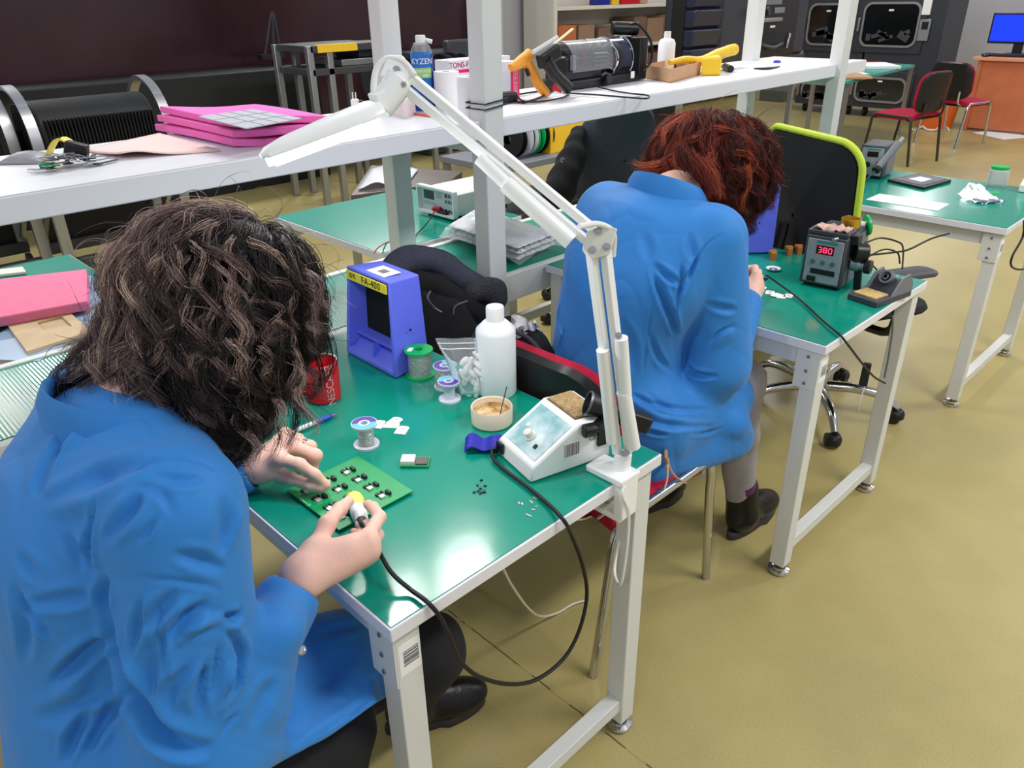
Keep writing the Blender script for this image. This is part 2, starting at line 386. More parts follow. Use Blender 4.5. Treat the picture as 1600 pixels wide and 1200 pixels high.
# ------------------------------------------------------------------ chairs
def visitor_chair(label, loc, rz, cat='chair', group='black backed crimson visitor chairs', legm='chrome', lab=None):
    t = thing('visitor_chair', label, cat, loc, rz, group)
    S = []
    for i in range(9):
        x = -.2 + .42 * i / 8; S.append([(x, y, .455 + .018 * math.cos(y * 5.5) - .02 * max(0, (x - .1) / .12) ** 2 - .01 * (abs(y) / .23) ** 6) for y in np.linspace(-.23, .23, 9)])
    part('seat', G().slab(S, .045), M['crimson'], t, .008)
    part('seat_pan', G().box((-.18, -.215, .405), (.19, .215, .418)), M['black'], t, .005)
    def back(off, th, sc):
        A, B = [], []
        o = rrect(.46 * sc, .36 * sc, .11 * sc, 6); g = G(); n = len(o)
        f = lambda p, k: (-.235 - .10 * (p[1] + .18) + .11 * (p[0] / .23) ** 2 * .45 + k, p[0], .655 + p[1])
        rings = [[(p[0] * s, p[1] * s) for p in o] for s in (.35, .7, .93, 1)]
        v = [f(p, off + (th if r < 3 else th * .5)) for r, q in enumerate(rings) for p in q] + [f(p, off) for q in (rings[2], rings[1], rings[0]) for p in q]
        fs = [(i * n + j, i * n + (j + 1) % n, (i + 1) * n + (j + 1) % n, (i + 1) * n + j) for i in range(6) for j in range(n)]
        return g.add(v, fs + [tuple(range(n)), tuple(range(7 * n - 1, 6 * n - 1, -1))])
    part('backrest', back(0, .035, 1), M['crimson'], t); part('back_shell', back(-.022, .026, 1.0), M['black'], t)
    for s in (-1, 1):
        y = s * .235
        part('leg', G().tube([(.25, y, 0), (.215, y, .30), (.205, y, .40), (.17, y, .435), (.1, y, .437)], .0125, 12, 5), M[legm], t)
        part('leg', G().tube([(-.26, y, 0), (-.215, y, .30), (-.2, y, .40), (-.165, y, .435), (-.1, y, .437)], .0125, 12, 5), M[legm], t)
        part('seat_rail', G().cyl((-.1, y, .437), (.1, y, .437), .0125, n=12), M[legm], t)
        part('back_upright', G().tube([(-.18, s * .15, .42), (-.25, s * .15, .45), (-.262, s * .15, .56)], .011, 10, 4), M[legm], t)
    [part('crossbar', G().cyl((x, -.235, .41), (x, .235, .41), .011, n=12), M[legm], t) for x in (.17, -.165)]
    return t
CH2 = visitor_chair('crimson visitor chair with chrome legs under the red haired worker', (.935, .405, 0), 0)
M['dark_tube'] = mat('dark_brown_tube', (52, 40, 38), .35)
visitor_chair('crimson visitor chair with dark legs and its black back turned to the camera', (7.75, 2.2, 0), PI * .43, legm='dark_tube')
visitor_chair('crimson visitor chair on chrome legs pulled up to the orange desk', (9.0, 2.15, 0), -.25)

def swivel_base(t, c, r=.31, zc=.10):
    part('gas_column', G().cyl((*c, .07), (*c, .30), .028).cyl((*c, .30), (*c, .42), .016), M['chrome'], t)
    part('hub', G().lathe([(0, .06), (.042, .06), (.045, .12), (.035, .15), (0, .15)], (*c, 0)), M['chrome'], t)
    for k in range(5):
        a = 2 * PI * k / 5 - 1.98; d = np.array([math.cos(a), math.sin(a), 0]); o = np.array([*c, 0.])
        g = G().tube([o + d * .03 + (0, 0, .11), o + d * .14 + (0, 0, .118), o + d * .24 + (0, 0, .105), o + d * r + (0, 0, .062)], [.022, .02, .017, .013], 12, 5)
        arm = part('base_arm', g, M['chrome'], t)
        q = o + d * r; s = np.array([-d[1], d[0], 0]); q2 = q - d * .012
        w = G().cyl(q2 + s * .006 + (0, 0, .026), q2 + s * .026 + (0, 0, .026), .026, n=20).cyl(q2 - s * .026 + (0, 0, .026), q2 - s * .006 + (0, 0, .026), .026, n=20)
        w.lathe([(0, .02), (.03, .02), (.03, .042), (.02, .056), (0, .056)], q, n=16)
        part('caster', w, M['black'], arm, .003)
def pad(poly_w, poly_d, th, o, r=.08):
    """softly domed cushion"""
    o_ = rrect(poly_w, poly_d, r, 6); n = len(o_); v = []; rs = ((.0, 1), (.55, .95), (.85, .7), (.97, .35), (1, 0), (.97, -.3), (.8, -.45), (0, -.5))
    for s, h in rs:
        for p in o_: v.append((o[0] + p[0] * max(s, .02), o[1] + p[1] * max(s, .02), o[2] + th / 2 * h))
    return G().add(v, [(i * n + j, i * n + (j + 1) % n, (i + 1) * n + (j + 1) % n, (i + 1) * n + j) for i in range(len(rs) - 1) for j in range(n)])
def office_chair():
    t = thing('office_chair', 'black office chair with lime edged back and chrome star base between the benches', 'chair', (2.37, .43, 0), math.radians(-27))
    swivel_base(t, (0, 0))
    part('seat', pad(.46, .5, .09, (.03, 0, .49)), M['soft_black'], t)
    part('mechanism', G().box((-.1, -.09, .40), (.1, .09, .445)), M['black'], t, .01)
    o = rrect(.50, .56, .09, 7)
    def bk(p, k): return (-.235 - .07 * p[1] + .05 * (p[0] / .25) ** 2 + k, p[0], .82 + p[1])
    n = len(o); g = G(); v = []
    for s, k in ((0.02, 0), (.5, 0), (.96, 0), (.96, .02), (.5, .022), (.02, .022)): v += [bk((p[0] * s, p[1] * s), k) for p in o]
    g.add(v, [(i * n + j, i * n + (j + 1) % n, (i + 1) * n + (j + 1) % n, (i + 1) * n + j) for i in range(5) for j in range(n)])
    part('backrest', g, M['soft_black'], t)
    part('lime_edge', G().tube([bk(p, .01) for p in o + o[:1]], .0115, 10), mat('lime_fabric', (196, 218, 70), .7), t, label='lime green edge band')
    part('back_support', G().tube([(-.08, 0, .42), (-.26, 0, .44), (-.29, 0, .6), (-.27, 0, .8)], .024, 10, 5), M['black'], t)
    for s in (-1, 1):
        part('armrest', pad(.25, .085, .035, (.02, s * .3, .665), .04), mat('armrest_grey', (68, 66, 70), .55), t)
        part('armrest_post', G().tube([(.02, s * .3, .65), (.02, s * .3, .47), (.02, s * .2, .43), (.02, s * .08, .43)], .016, 10, 4), M['black'], t)
    return t
office_chair()
def grey_chair():
    c = (2.58, 1.78, 0)
    t = thing('office_chair', 'dark grey upholstered office chair behind the shelf with a black jacket on it', 'chair', c, math.radians(66))
    swivel_base(t, (0, 0)); part('seat', pad(.46, .48, .09, (.02, 0, .48)), M['soft_black'], t)
    o = rrect(.41, .54, .19, 8); n = len(o); v = []
    bk = lambda p, k: (-.22 - .16 * p[1] + .06 * (p[0] / .22) ** 2 + k, p[0], .84 + p[1])
    for s, k in ((.02, -.055), (.6, -.05), (.9, -.035), (1, -.005), (.97, .02), (.6, .03), (.02, .03)): v += [bk((p[0] * s, p[1] * s), k) for p in o]
    part('backrest', G().add(v, [(i * n + j, i * n + (j + 1) % n, (i + 1) * n + (j + 1) % n, (i + 1) * n + j) for i in range(6) for j in range(n)]), mat('charcoal_fabric', (64, 67, 80), .8, noise=.08, scale=60), t)
    part('back_support', G().tube([(-.08, 0, .42), (-.26, 0, .45), (-.27, 0, .62)], .022, 10, 4), M['black'], t)
grey_chair()
# ------------------------------------------------------------------ people: one continuous surface from blended volumes
def A3(*a): return np.array(a, float)
def rotm(x=0, y=0, z=0):
    return np.array(Matrix.Rotation(z, 3, 'Z') @ Matrix.Rotation(y, 3, 'Y') @ Matrix.Rotation(x, 3, 'X'))
def cap(a, b, ra, rb=None, k=.02): return ('c', np.asarray(a, np.float32), np.asarray(b, np.float32), ra, ra if rb is None else rb, k)
def ell(c, r, R=None, k=.02): return ('e', np.asarray(c, np.float32), np.asarray(r, np.float32), None if R is None else np.asarray(R, np.float32), k)
def cut(q): return ('-',) + q
def _d(q, P):
    if q[0] == 'c':
        a, b, ra, rb = q[1:5]; ab = b - a; L = float(ab @ ab) + 1e-12
        t = np.clip((P - a) @ ab / L, 0, 1); return np.linalg.norm(P - a - t[:, None] * ab, axis=1) - (ra + (rb - ra) * t)
    if q[0] == 'h':   # half space
        return (P - q[1]) @ q[2]
    c, r, R = q[1:4]; X = P - c
    if R is not None: X = X @ R
    k0 = np.linalg.norm(X / r, axis=1); k1 = np.linalg.norm(X / (r * r), axis=1) + 1e-9
    return k0 * (k0 - 1) / k1
def sdf(prims, P):
    P = P.astype(np.float32); d = None
    for q in prims:
        if q[0] == '-':
            e = -_d(q[1:], P); k = q[-1]; h = np.clip(.5 - .5 * (d - e) / k, 0, 1); d = d + (e - d) * h + k * h * (1 - h); continue
        e = _d(q, P)
        if d is None: d = e; continue
        k = q[-1]; h = np.clip(.5 + .5 * (e - d) / k, 0, 1); d = e + (d - e) * h - k * h * (1 - h)
    return d
def seg_dist(P, pts):
    best = None; tt = None; n = len(pts) - 1
    for i in range(n):
        a, b = pts[i].astype(np.float32), pts[i + 1].astype(np.float32); ab = b - a
        t = np.clip((P - a) @ ab / (float(ab @ ab) + 1e-12), 0, 1); e = np.linalg.norm(P - a - t[:, None] * ab, axis=1); g = (i + t) / n
        if best is None: best, tt = e, g
        else:
            s = e < best; best = np.where(s, e, best); tt = np.where(s, g, tt)
    return best, tt
def surface(prims, h, folds=(), clip=None, pad=.03, noise=0):
    lo = np.min([np.minimum(q[1] - np.max(q[2]) if q[0] == 'e' else np.minimum(q[1], q[2]) - max(q[3], q[4]), 9) for q in prims if q[0] in 'ce'], 0) - pad
    hi = np.max([q[1] + np.max(q[2]) if q[0] == 'e' else np.maximum(q[1], q[2]) + max(q[3], q[4]) for q in prims if q[0] in 'ce'], 0) + pad
    n = np.ceil((hi - lo) / h).astype(int) + 1
    ax = [lo[i] + h * np.arange(n[i]) for i in range(3)]; V = np.empty(n, np.float32)
    yy, zz = np.meshgrid(ax[1], ax[2], indexing='ij')
    # coarse pass tells where the surface can be
    s = 4; cx = [a[::s] for a in ax]; g = np.stack(np.meshgrid(*cx, indexing='ij'), -1).reshape(-1, 3)
    cd_ = sdf(prims, g).reshape([len(a) for a in cx])
    big = np.repeat(np.repeat(np.repeat(cd_, s, 0), s, 1), s, 2)[:n[0], :n[1], :n[2]]; V[:] = big
    near = np.abs(big) < h * s * 2.6 + .02
    idx = np.nonzero(near); P = np.stack([ax[i][idx[i]] for i in range(3)], 1).astype(np.float32)
    out = np.empty(len(P), np.float32)
    for c in range(0, len(P), 400000): out[c:c + 400000] = sdf(prims, P[c:c + 400000])
    if folds or noise:
        m = np.abs(out) < .035; Q = P[m]; add = np.zeros(len(Q), np.float32)
        for pts, w, dep in folds:
            pts = np.asarray(pts); bb0 = pts.min(0) - 3 * w; bb1 = pts.max(0) + 3 * w
            s_ = np.all((Q > bb0) & (Q < bb1), 1)
            if not s_.any(): continue
            e, t = seg_dist(Q[s_], pts); x = e / w
            add[s_] += dep * np.exp(-x * x) * np.clip(np.sin(np.clip(t, 0, 1) * PI) * 1.6, 0, 1)
        if noise:
            add += noise * (np.sin(Q[:, 0] * 31 + 3 * np.sin(Q[:, 1] * 17)) * np.sin(Q[:, 1] * 27 + Q[:, 2] * 13 + 2 * np.sin(Q[:, 0] * 11)) + .5 * np.sin(Q[:, 2] * 55 + Q[:, 0] * 40 + 3 * np.sin(Q[:, 1] * 23)))
        out[m] += add
    V[idx] = out
    if clip is not None:
        gx, gy, gz = np.meshgrid(*ax, indexing='ij'); V = np.maximum(V, clip(gx, gy, gz).astype(np.float32))
    S = V < 0
    # surface nets
    e = [(0, 1), (0, 2), (0, 4), (1, 3), (1, 5), (2, 3), (2, 6), (3, 7), (4, 5), (4, 6), (5, 7), (6, 7)]
    cs = [(i & 1, (i >> 1) & 1, (i >> 2) & 1) for i in range(8)]; m = n - 1
    C = [S[c[0]:m[0] + c[0], c[1]:m[1] + c[1], c[2]:m[2] + c[2]] for c in cs]
    cnt = sum(c.astype(np.int8) for c in C); act = (cnt > 0) & (cnt < 8); ii = np.nonzero(act); N = len(ii[0])
    val = [V[ii[0] + c[0], ii[1] + c[1], ii[2] + c[2]] for c in cs]; pos = np.zeros((N, 3)); w = np.zeros(N)
    for a, b in e:
        x = (val[a] < 0) != (val[b] < 0); t = np.where(x, val[a] / (val[a] - val[b] + 1e-20), 0)
        pa, pb = np.array(cs[a], float), np.array(cs[b], float); pos += np.where(x[:, None], pa + t[:, None] * (pb - pa), 0); w += x
    pos = lo + h * (np.stack(ii, 1) + pos / w[:, None]); ID = -np.ones(m, np.int64); ID[ii] = np.arange(N); F = []
    for axn in range(3):
        o = [1, 2, 0][axn]; o2 = [2, 0, 1][axn]; sl = [slice(0, m[i]) for i in range(3)]
        A_ = S[:m[0] + 1, :m[1] + 1, :m[2] + 1]; hi_ = [slice(None)] * 3; lo_ = [slice(None)] * 3; lo_[axn] = slice(0, n[axn] - 1); hi_[axn] = slice(1, n[axn])
        ch = A_[tuple(lo_)] != A_[tuple(hi_)]; I = np.stack(np.nonzero(ch), 1); I = I[(I[:, o] > 0) & (I[:, o2] > 0) & (I[:, o] < m[o]) & (I[:, o2] < m[o2])]
        fl = A_[tuple(lo_)][tuple(I.T)]; u = np.zeros(3, int); u[o] = 1; v = np.zeros(3, int); v[o2] = 1
        q = np.stack([ID[tuple((I - u - v).T)], ID[tuple((I - v).T)], ID[tuple(I.T)], ID[tuple((I - u).T)]], 1)
        q = np.where(fl[:, None], q, q[:, ::-1]); F.append(q)
    return pos, np.concatenate(F)
def relax(pos, F, n):
    nv, k = len(pos), F.shape[1]; E = np.concatenate([F[:, [i, (i + 1) % k]] for i in range(k)]); deg = np.bincount(E.ravel(), minlength=nv)[:, None]
    for it in range(n):
        for lam in (.5, -.53):
            acc = np.zeros_like(pos)
            for c in range(3): acc[:, c] = np.bincount(E[:, 0], pos[E[:, 1], c], nv) + np.bincount(E[:, 1], pos[E[:, 0], c], nv)
            pos = pos + lam * (acc / np.maximum(deg, 1) - pos)
    return pos
def raw_mesh(name, pos, F, m, par, smooth_it=0):
    nv, k = len(pos), F.shape[1]
    if smooth_it: pos = relax(pos, F, smooth_it)
    me = bpy.data.meshes.new(name); me.vertices.add(nv); me.vertices.foreach_set('co', _local(par, pos).ravel() if par else pos.ravel())
    me.loops.add(F.size); me.loops.foreach_set('vertex_index', F.ravel().astype(np.int32)); me.polygons.add(len(F))
    me.polygons.foreach_set('loop_start', np.arange(0, F.size, k, dtype=np.int32)); me.polygons.foreach_set('loop_total', np.full(len(F), k, np.int32))
    me.update(calc_edges=True); me.shade_smooth(); me.materials.append(m)
    o = bpy.data.objects.new(name, me); COL.objects.link(o); o.parent = par; return o
def fold_mesh(pos, F, folds, noise=0):
    """press creases (a valley with a soft ridge each side) and wandering cloth wrinkles into a surface along its normals"""
    e1, e2 = pos[F[:, 2]] - pos[F[:, 0]], pos[F[:, 3]] - pos[F[:, 1]]; fn = np.cross(e1, e2); N = np.zeros_like(pos)
    for k in range(4):
        for c in range(3): N[:, c] += np.bincount(F[:, k], fn[:, c], len(pos))
    N /= np.linalg.norm(N, axis=1, keepdims=True) + 1e-12; d = np.zeros(len(pos))
    for pts, w, dep in folds:
        pts = np.asarray(pts); s_ = np.all((pos > pts.min(0) - 3.4 * w) & (pos < pts.max(0) + 3.4 * w), 1)
        if not s_.any(): continue
        e, t = seg_dist(pos[s_].astype(np.float32), pts); x = e / w; ta = np.clip(np.sin(np.clip(t, 0, 1) * PI), 0, 1) ** .8; x = x / (.55 + .45 * ta)
        d[s_] -= dep * ta * (np.exp(-x * x) - .42 * np.exp(-((x - 1.75) / .75) ** 2))
    if noise:
        x, y, z = pos.T
        for A, k, p in ((1, 21, 0), (.7, 37, 1.3), (.45, 63, 2.1)):
            u = np.sin(k * (x * .8 + z * .5) + 2.2 * np.sin(k * .43 * (y + .3 * z) + p) + p); v = np.sin(k * .33 * (x - y + z) + 1.7 * p + 1.5 * np.sin(k * .21 * (y * 1.3 + x)))
            d -= noise * A * (1 - np.abs(u)) ** 3 * np.clip(v, 0, 1) * 2.2; d += noise * .5 * A * u * v
    return pos + N * d[:, None]
def blob(name, prims, h, m, par, folds=(), clip=None, noise=0, sm=2, label=None, wrinkle=0):
    p, F = surface(prims, h, (), clip, noise=noise)
    if folds or wrinkle:
        p = relax(p, F, 3); p = relax(fold_mesh(p, F, folds, wrinkle), F, 1); sm = 0
    o = raw_mesh(name, p, F, m, par, sm)
    if label: o['label'] = label
    return o
def on(prims, u, v, t0=.3):          # where the sight line through a photo point meets a volume
    d = ray(u, v); L = np.linalg.norm(d); t = t0
    for i in range(90):
        e = float(sdf(prims, (CAM_C + d * t)[None])[0])
        if e < .0015: break
        t += max(e, .0015) / L * .8
        if t > 6: return None
    return CAM_C + d * t
def creases(prims, spec, t0=.3):
    out = []
    for pl, w, dep in spec:
        q = [on(prims, u, v, t0) for u, v in pl]; q = [p for p in q if p is not None]
        if len(q) > 1:
            q = smooth_path(q, 4) if len(q) > 2 else q
            out.append((np.array(q), max(w * .62, .0036), dep * .95))
    return out

def strands(roots, nrm, vol, seed, n_steps, length, crown, curl, grav=1.0, out0=.004, lift=.006, drop=.55, flow=None):
    """guide paths that leave the scalp, run over the hair volume and fall, curling towards the tips"""
    g = np.random.default_rng(seed); N = len(roots); P = roots.copy(); path = [P.copy()]; st = length / n_steps
    ph = g.uniform(0, 2 * PI, N); fr = g.uniform(.7, 1.4, N) * 2 * PI / .085; amp = curl * g.uniform(.5, 1.5, N); off = g.uniform(-.018, .012, N)
    D = unit_rows(P - crown)
    for s in range(1, n_steps + 1):
        e = 3e-3; base = sdf(vol, P); gr = np.stack([sdf(vol, P + np.eye(3)[i] * e) - base for i in range(3)], 1) / e; gr = unit_rows(gr)
        f = s / n_steps; W_ = D * (1 - f) * .9 + A3(0, 0, -1) * grav * (.15 + f)
        if flow is not None: W_ = W_ + flow * .5
        inside = np.clip((.03 - base) / .03, 0, 1)[:, None]
        T = W_ - gr * np.sum(W_ * gr, 1)[:, None] * np.clip(inside, 0, 1); T = unit_rows(T * .6 + D * .4); D = T
        P = P + T * st[:, None]; b2 = sdf(vol, P); tgt = off + lift * f
        P = P - gr * np.clip(b2 - tgt, -.02, .02)[:, None] * drop
        path.append(P.copy())
    Q = np.stack(path, 1); L = np.cumsum(np.concatenate([np.zeros((N, 1)), np.linalg.norm(np.diff(Q, axis=1), axis=2)], 1), 1)
    T = np.gradient(Q, axis=1); T /= np.linalg.norm(T, axis=2, keepdims=True) + 1e-9
    up = unit_rows(nrm)[:, None, :] + 0 * T; X = np.cross(T, up); X /= np.linalg.norm(X, axis=2, keepdims=True) + 1e-9; Y = np.cross(X, T)
    f = np.linspace(0, 1, n_steps + 1)[None]; a = amp[:, None] * np.clip((f - .12) / .5, 0, 1) ** 1.2; th = ph[:, None] + fr[:, None] * L
    return Q + X * (a * np.cos(th))[..., None] + Y * (a * .8 * np.sin(th))[..., None]
def unit_rows(a): return a / (np.linalg.norm(a, axis=1, keepdims=True) + 1e-9)
def hair_mesh(name, guides, per, spread, rad, m, par, seed, hue, tipw=.35, wild=0.0, extra=None):
    """each guide becomes a lock of thin tapering hairs; the lock's tint is stored per vertex"""
    g = np.random.default_rng(seed); N, S, _ = guides.shape
    Q = np.repeat(guides, per, 0); R = Q.shape[0]; f = np.linspace(0, 1, S)[None, :, None]
    o = g.normal(0, 1, (R, 1, 3)) * spread * (1 - (1 - tipw) * f) + np.cumsum(g.normal(0, 1, (R, S, 3)), 1) * wild
    ph = g.uniform(0, 6.3, (R, 1, 3)); o = o + np.sin(f * g.uniform(5, 16, (R, 1, 3)) + ph) * spread * .45 * f
    Q = Q + o; keep = g.uniform(.72, 1, R)
    T = np.gradient(Q, axis=1); T /= np.linalg.norm(T, axis=2, keepdims=True) + 1e-9
    X = np.cross(T, g.normal(0, 1, (R, 1, 3))); X /= np.linalg.norm(X, axis=2, keepdims=True) + 1e-9; Y = np.cross(T, X)
    r = rad * g.uniform(.6, 1.3, (R, 1, 1)) * (1 - .8 * f ** 2)
    V = np.stack([Q + r * (math.cos(a) * X + math.sin(a) * Y) for a in (0, 2.094, 4.189)], 2)      # R,S,3,3
    b = (np.arange(R)[:, None, None] * S + np.arange(S - 1)[None, :, None]) * 3; k = np.arange(3)[None, None]; k2 = (k + 1) % 3
    F = np.stack([b + k, b + k2, b + 3 + k2, b + 3 + k], -1).reshape(-1, 4)
    ob = raw_mesh(name, V.reshape(-1, 3), F, m, par)
    ca = ob.data.color_attributes.new('tint', 'FLOAT_COLOR', 'POINT')
    h = np.repeat(hue, per)[:, None, None] + g.normal(0, .08, (R, 1, 1)) + 0 * f; h = np.clip(h, 0, 1) * np.ones((R, S, 3))
    c = np.ones((R * S * 3, 4), np.float32); c[:, 0] = h.reshape(-1); c[:, 1] = np.broadcast_to(f, (R, S, 3)).reshape(-1)
    ca.data.foreach_set('color', c.ravel()); ob['kind'] = 'stuff'; return ob
def hair_material(name, stops, tip=(1, 1, 1), rough=.5):
    m = mat(name, (60, 40, 35), rough, spec=.4); nt = m.node_tree; b = nt.nodes['Principled BSDF']
    at = nt.nodes.new('ShaderNodeAttribute'); at.attribute_name = 'tint'; sp = nt.nodes.new('ShaderNodeSeparateColor'); nt.links.new(at.outputs['Color'], sp.inputs[0])
    r = nt.nodes.new('ShaderNodeValToRGB'); el = r.color_ramp.elements
    while len(el) < len(stops): el.new(.5)
    for e_, (p, c) in zip(el, stops): e_.position = p; e_.color = lin(c) + (1,)
    nt.links.new(sp.outputs[0], r.inputs['Fac']); nt.links.new(r.outputs['Color'], b.inputs['Base Color']); return m
M['skin'] = mat('skin', (238, 190, 172), .5, spec=.4, noise=.05, scale=30, bump=.04, bscale=220, sss=.06)
def coat_material():
    m = mat('blue_cotton', (46, 125, 200), .6, spec=.3, noise=.04, scale=5, sheen=.12, bump=.02, bscale=500); return m
M['coat'] = coat_material()
M['trouser'] = mat('black_trousers', (26, 26, 31), .85, noise=.1, scale=40, bump=.1, bscale=300)
M['leggings'] = mat('grey_leggings', (158, 152, 156), .85, noise=.06, scale=60, bump=.05, bscale=400)
M['boot'] = mat('black_leather', (17, 17, 18), .33, bump=.12, bscale=90)

def finger(joints, r0, r1, k=.004):
    n = len(joints) - 1
    return [cap(joints[i], joints[i + 1], r0 + (r1 - r0) * i / n, r0 + (r1 - r0) * (i + 1) / n, k) for i in range(n)]
# ------------------------------------------------------------------ the dark curly haired worker at the near bench
w1 = thing('person', 'person with dark curly hair in a blue coat soldering at the near bench', 'person', (-.28, .22, 0))
PEL = A3(-.30, .22, .56); CHE = A3(-.235, .285, .86); NEK = A3(-.165, .285, 1.055)
SR = A3(-.20, .118, 1.0); SL = A3(-.17, .455, 1.0); ER = A3(-.245, .070, .695); EL = A3(-.10, .55, .75)
WR = atz(474, 900, .805); WL = atz(404, 728, .80)
KL = atz(664, 1018, .47); AL = A3(.255, .36, .11); KR = A3(-.055, .125, .47); AR = A3(-.15, .10, .12)
HC = A3(-.03, .275, 1.165)
# body: one skin surface (head, neck, torso, arms) with the hands blended in at finer resolution
fwd = unit(A3(.80, -.02, -.60)); upv = unit(A3(.60, 0, .80)); left = np.cross(upv, fwd); HR = np.stack([fwd, left, upv], 1)
hd = lambda a, b, c: HC + fwd * a + left * b + upv * c
head = [ell(hd(-.005, 0, .02), (.098, .076, .10), HR, .02), ell(hd(.035, 0, -.045), (.062, .058, .075), HR, .03), ell(hd(.055, 0, -.092), (.026, .03, .02), HR, .02),
        cap(hd(.088, 0, .02), hd(.105, 0, -.03), .009, .014, .012), ell(hd(.095, 0, -.062), (.012, .024, .009), HR, .008),
        cap(hd(.086, -.045, .03), hd(.09, .045, .03), .012, .012, .02), cut(ell(hd(.098, -.033, .006), (.012, .016, .011), HR, .01)), cut(ell(hd(.098, .033, .006), (.012, .016, .011), HR, .01)),
        ell(hd(-.002, .078, -.01), (.02, .008, .032), HR, .006), ell(hd(-.002, -.078, -.01), (.02, .008, .032), HR, .006),
        cap(hd(-.03, 0, -.05), NEK + A3(-.01, 0, -.01), .052, .058, .03)]
torso = [cap(PEL, CHE, .12, .12, .05), cap(CHE, NEK + A3(-.02, 0, -.04), .115, .07, .05), cap(SR, SL, .05, .05, .05), cap(SR, ER, .045, .038, .02), cap(ER, ER * .4 + WR * .6, .036, .03, .02),
         cap(SL, EL, .045, .038, .02), cap(EL, EL * .4 + WL * .6, .036, .03, .02)]
pb, Fb = surface(head + torso, .007)
def px(u, v, z): return atz(u, v, z)
# right hand round the iron: joints placed on the sight lines with their own heights
rh_w = WR
r_idx = [px(574, 840, .832), px(593, 808, .832), px(583, 793, .817), px(575, 788, .805)]
r_mid = [px(578, 856, .82), px(590, 836, .802), px(576, 820, .782), px(562, 820, .778)]
r_rin = [px(577, 866, .806), px(583, 856, .784), px(566, 836, .771), px(553, 832, .778)]
r_pin = [px(572, 873, .790), px(575, 870, .772), px(558, 852, .766), px(548, 848, .771)]
r_thu = [px(492, 862, .818), px(511, 819, .836), px(531, 796, .822), px(545, 783, .808)]
pal = [cap(rh_w + unit(ER - rh_w) * .10, rh_w, .03, .0235, .02), cap(rh_w, r_idx[0], .022, .0145, .02), cap(rh_w, r_mid[0], .022, .0135, .02), cap(rh_w, r_rin[0], .021, .0125, .02),
       cap(rh_w, r_pin[0], .02, .011, .02), cap(rh_w, r_thu[0], .022, .017, .02), cap(r_thu[0], r_idx[0] * .7 + rh_w * .3, .016, .012, .02)]
rhand = pal + finger(r_idx, .0112, .008) + finger(r_mid, .0105, .0078) + finger(r_rin, .01, .0072) + finger(r_pin, .0085, .0064) + finger(r_thu, .0145, .0088, .008)
pr_, Fr = surface(rhand, .0024, pad=.015)
lh_w = WL
l_idx = [px(437, 716, .826), px(468, 726, .820), px(492, 742, .799), px(510, 758, .778)]
l_mid = [px(451, 694, .832), px(493, 712, .808), px(487, 730, .784), px(482, 741, .776)]
l_rin = [px(452, 684, .826), px(485, 698, .806), px(484, 718, .784), px(474, 730, .775)]
l_pin = [px(446, 676, .815), px(468, 684, .797), px(470, 698, .779), px(462, 708, .772)]
l_thu = [px(424, 736, .796), px(455, 748, .788), px(484, 758, .780), px(502, 763, .774)]
pal = [cap(lh_w + unit(EL - lh_w) * .09, lh_w, .029, .0225, .02), cap(lh_w, l_idx[0], .021, .0145, .02), cap(lh_w, l_mid[0], .021, .0135, .02), cap(lh_w, l_rin[0], .02, .012, .02),
       cap(lh_w, l_pin[0], .019, .011, .02), cap(lh_w, l_thu[0], .02, .0145, .02)]
lhand = pal + finger(l_idx, .0118, .0082, .008) + finger(l_mid, .0122, .0088, .01) + finger(l_rin, .0112, .0082, .01) + finger(l_pin, .0085, .0065) + finger(l_thu, .0125, .0082, .006)
pl_, Fl = surface(lhand, .0024, pad=.015)
allp = np.concatenate([pb, pr_, pl_]); allf = np.concatenate([Fb, Fr + len(pb), Fl + len(pb) + len(pr_)])
raw_mesh('body', allp, allf, M['skin'], w1, 1)
# coat
def sleeve(a, b, c, r): return [cap(a, b, r[0], r[1], .018), cap(b, c, r[2], r[3], .03)]
CUR = WR + unit(ER - WR) * .045; CUL = WL + unit(EL - WL) * .035
coat1 = [cap(PEL + A3(0, 0, .0), CHE, .165, .155, .06), ell(CHE + A3(.0, .0, .06), (.135, .19, .17), rotm(y=.45), .06), cap(SR + A3(.0, .01, .005), SL + A3(0, -.01, .005), .078, .078, .06),
         cap(CHE + A3(.02, 0, .1), NEK + A3(-.015, 0, -.035), .11, .075, .05)]
coat1 += [cap(A3(-.27, .16, .53), A3(-.035, .06, .50), .14, .080, .05), cap(A3(-.27, .28, .53), A3(.01, .2, .52), .14, .085, .06), cap(A3(-.02, .06, .515), A3(.02, .19, .53), .075, .075, .05), cap(A3(-.30, .12, .60), A3(-.10, .03, .50), .12, .09, .05),
          cap(A3(-.33, .1, .50), A3(-.16, .02, .43), .09, .05, .05), cap(A3(-.16, .02, .43), A3(-.085, .03, .46), .05, .045, .05)]
flap = aty(432, 985, .055)
coat1 += sleeve(SR + A3(0, -.005, 0), ER + A3(-.012, 0, -.01), CUR, (.080, .084, .084, .040)) + [cap(ER + A3(.03, 0, -.01), flap, .072, .03, .03), cap(flap, CUR, .028, .036, .03)]
coat1 += sleeve(SL, EL, CUL, (.074, .066, .062, .042))
hA, hB = att(612, 1085, .93), att(425, 1200, .93); hn = unit(np.cross(hB - hA, ray(520, 1140))); hn = hn if np.dot(hn, CAM_R[1]) > 0 else -hn
coat1 += [cut(cap(A3(.035, .035, 0), A3(.035, .035, .9), .046, .046, .012))]
coat1 += [('-', 'h', hA.astype(np.float32), (-hn).astype(np.float32), .004)]
coat1 += [cut(cap(CUR, CUR + unit(WR - ER) * .08, .033, .033, .006)), cut(cap(CUL, CUL + unit(WL - EL) * .08, .032, .032, .006))]
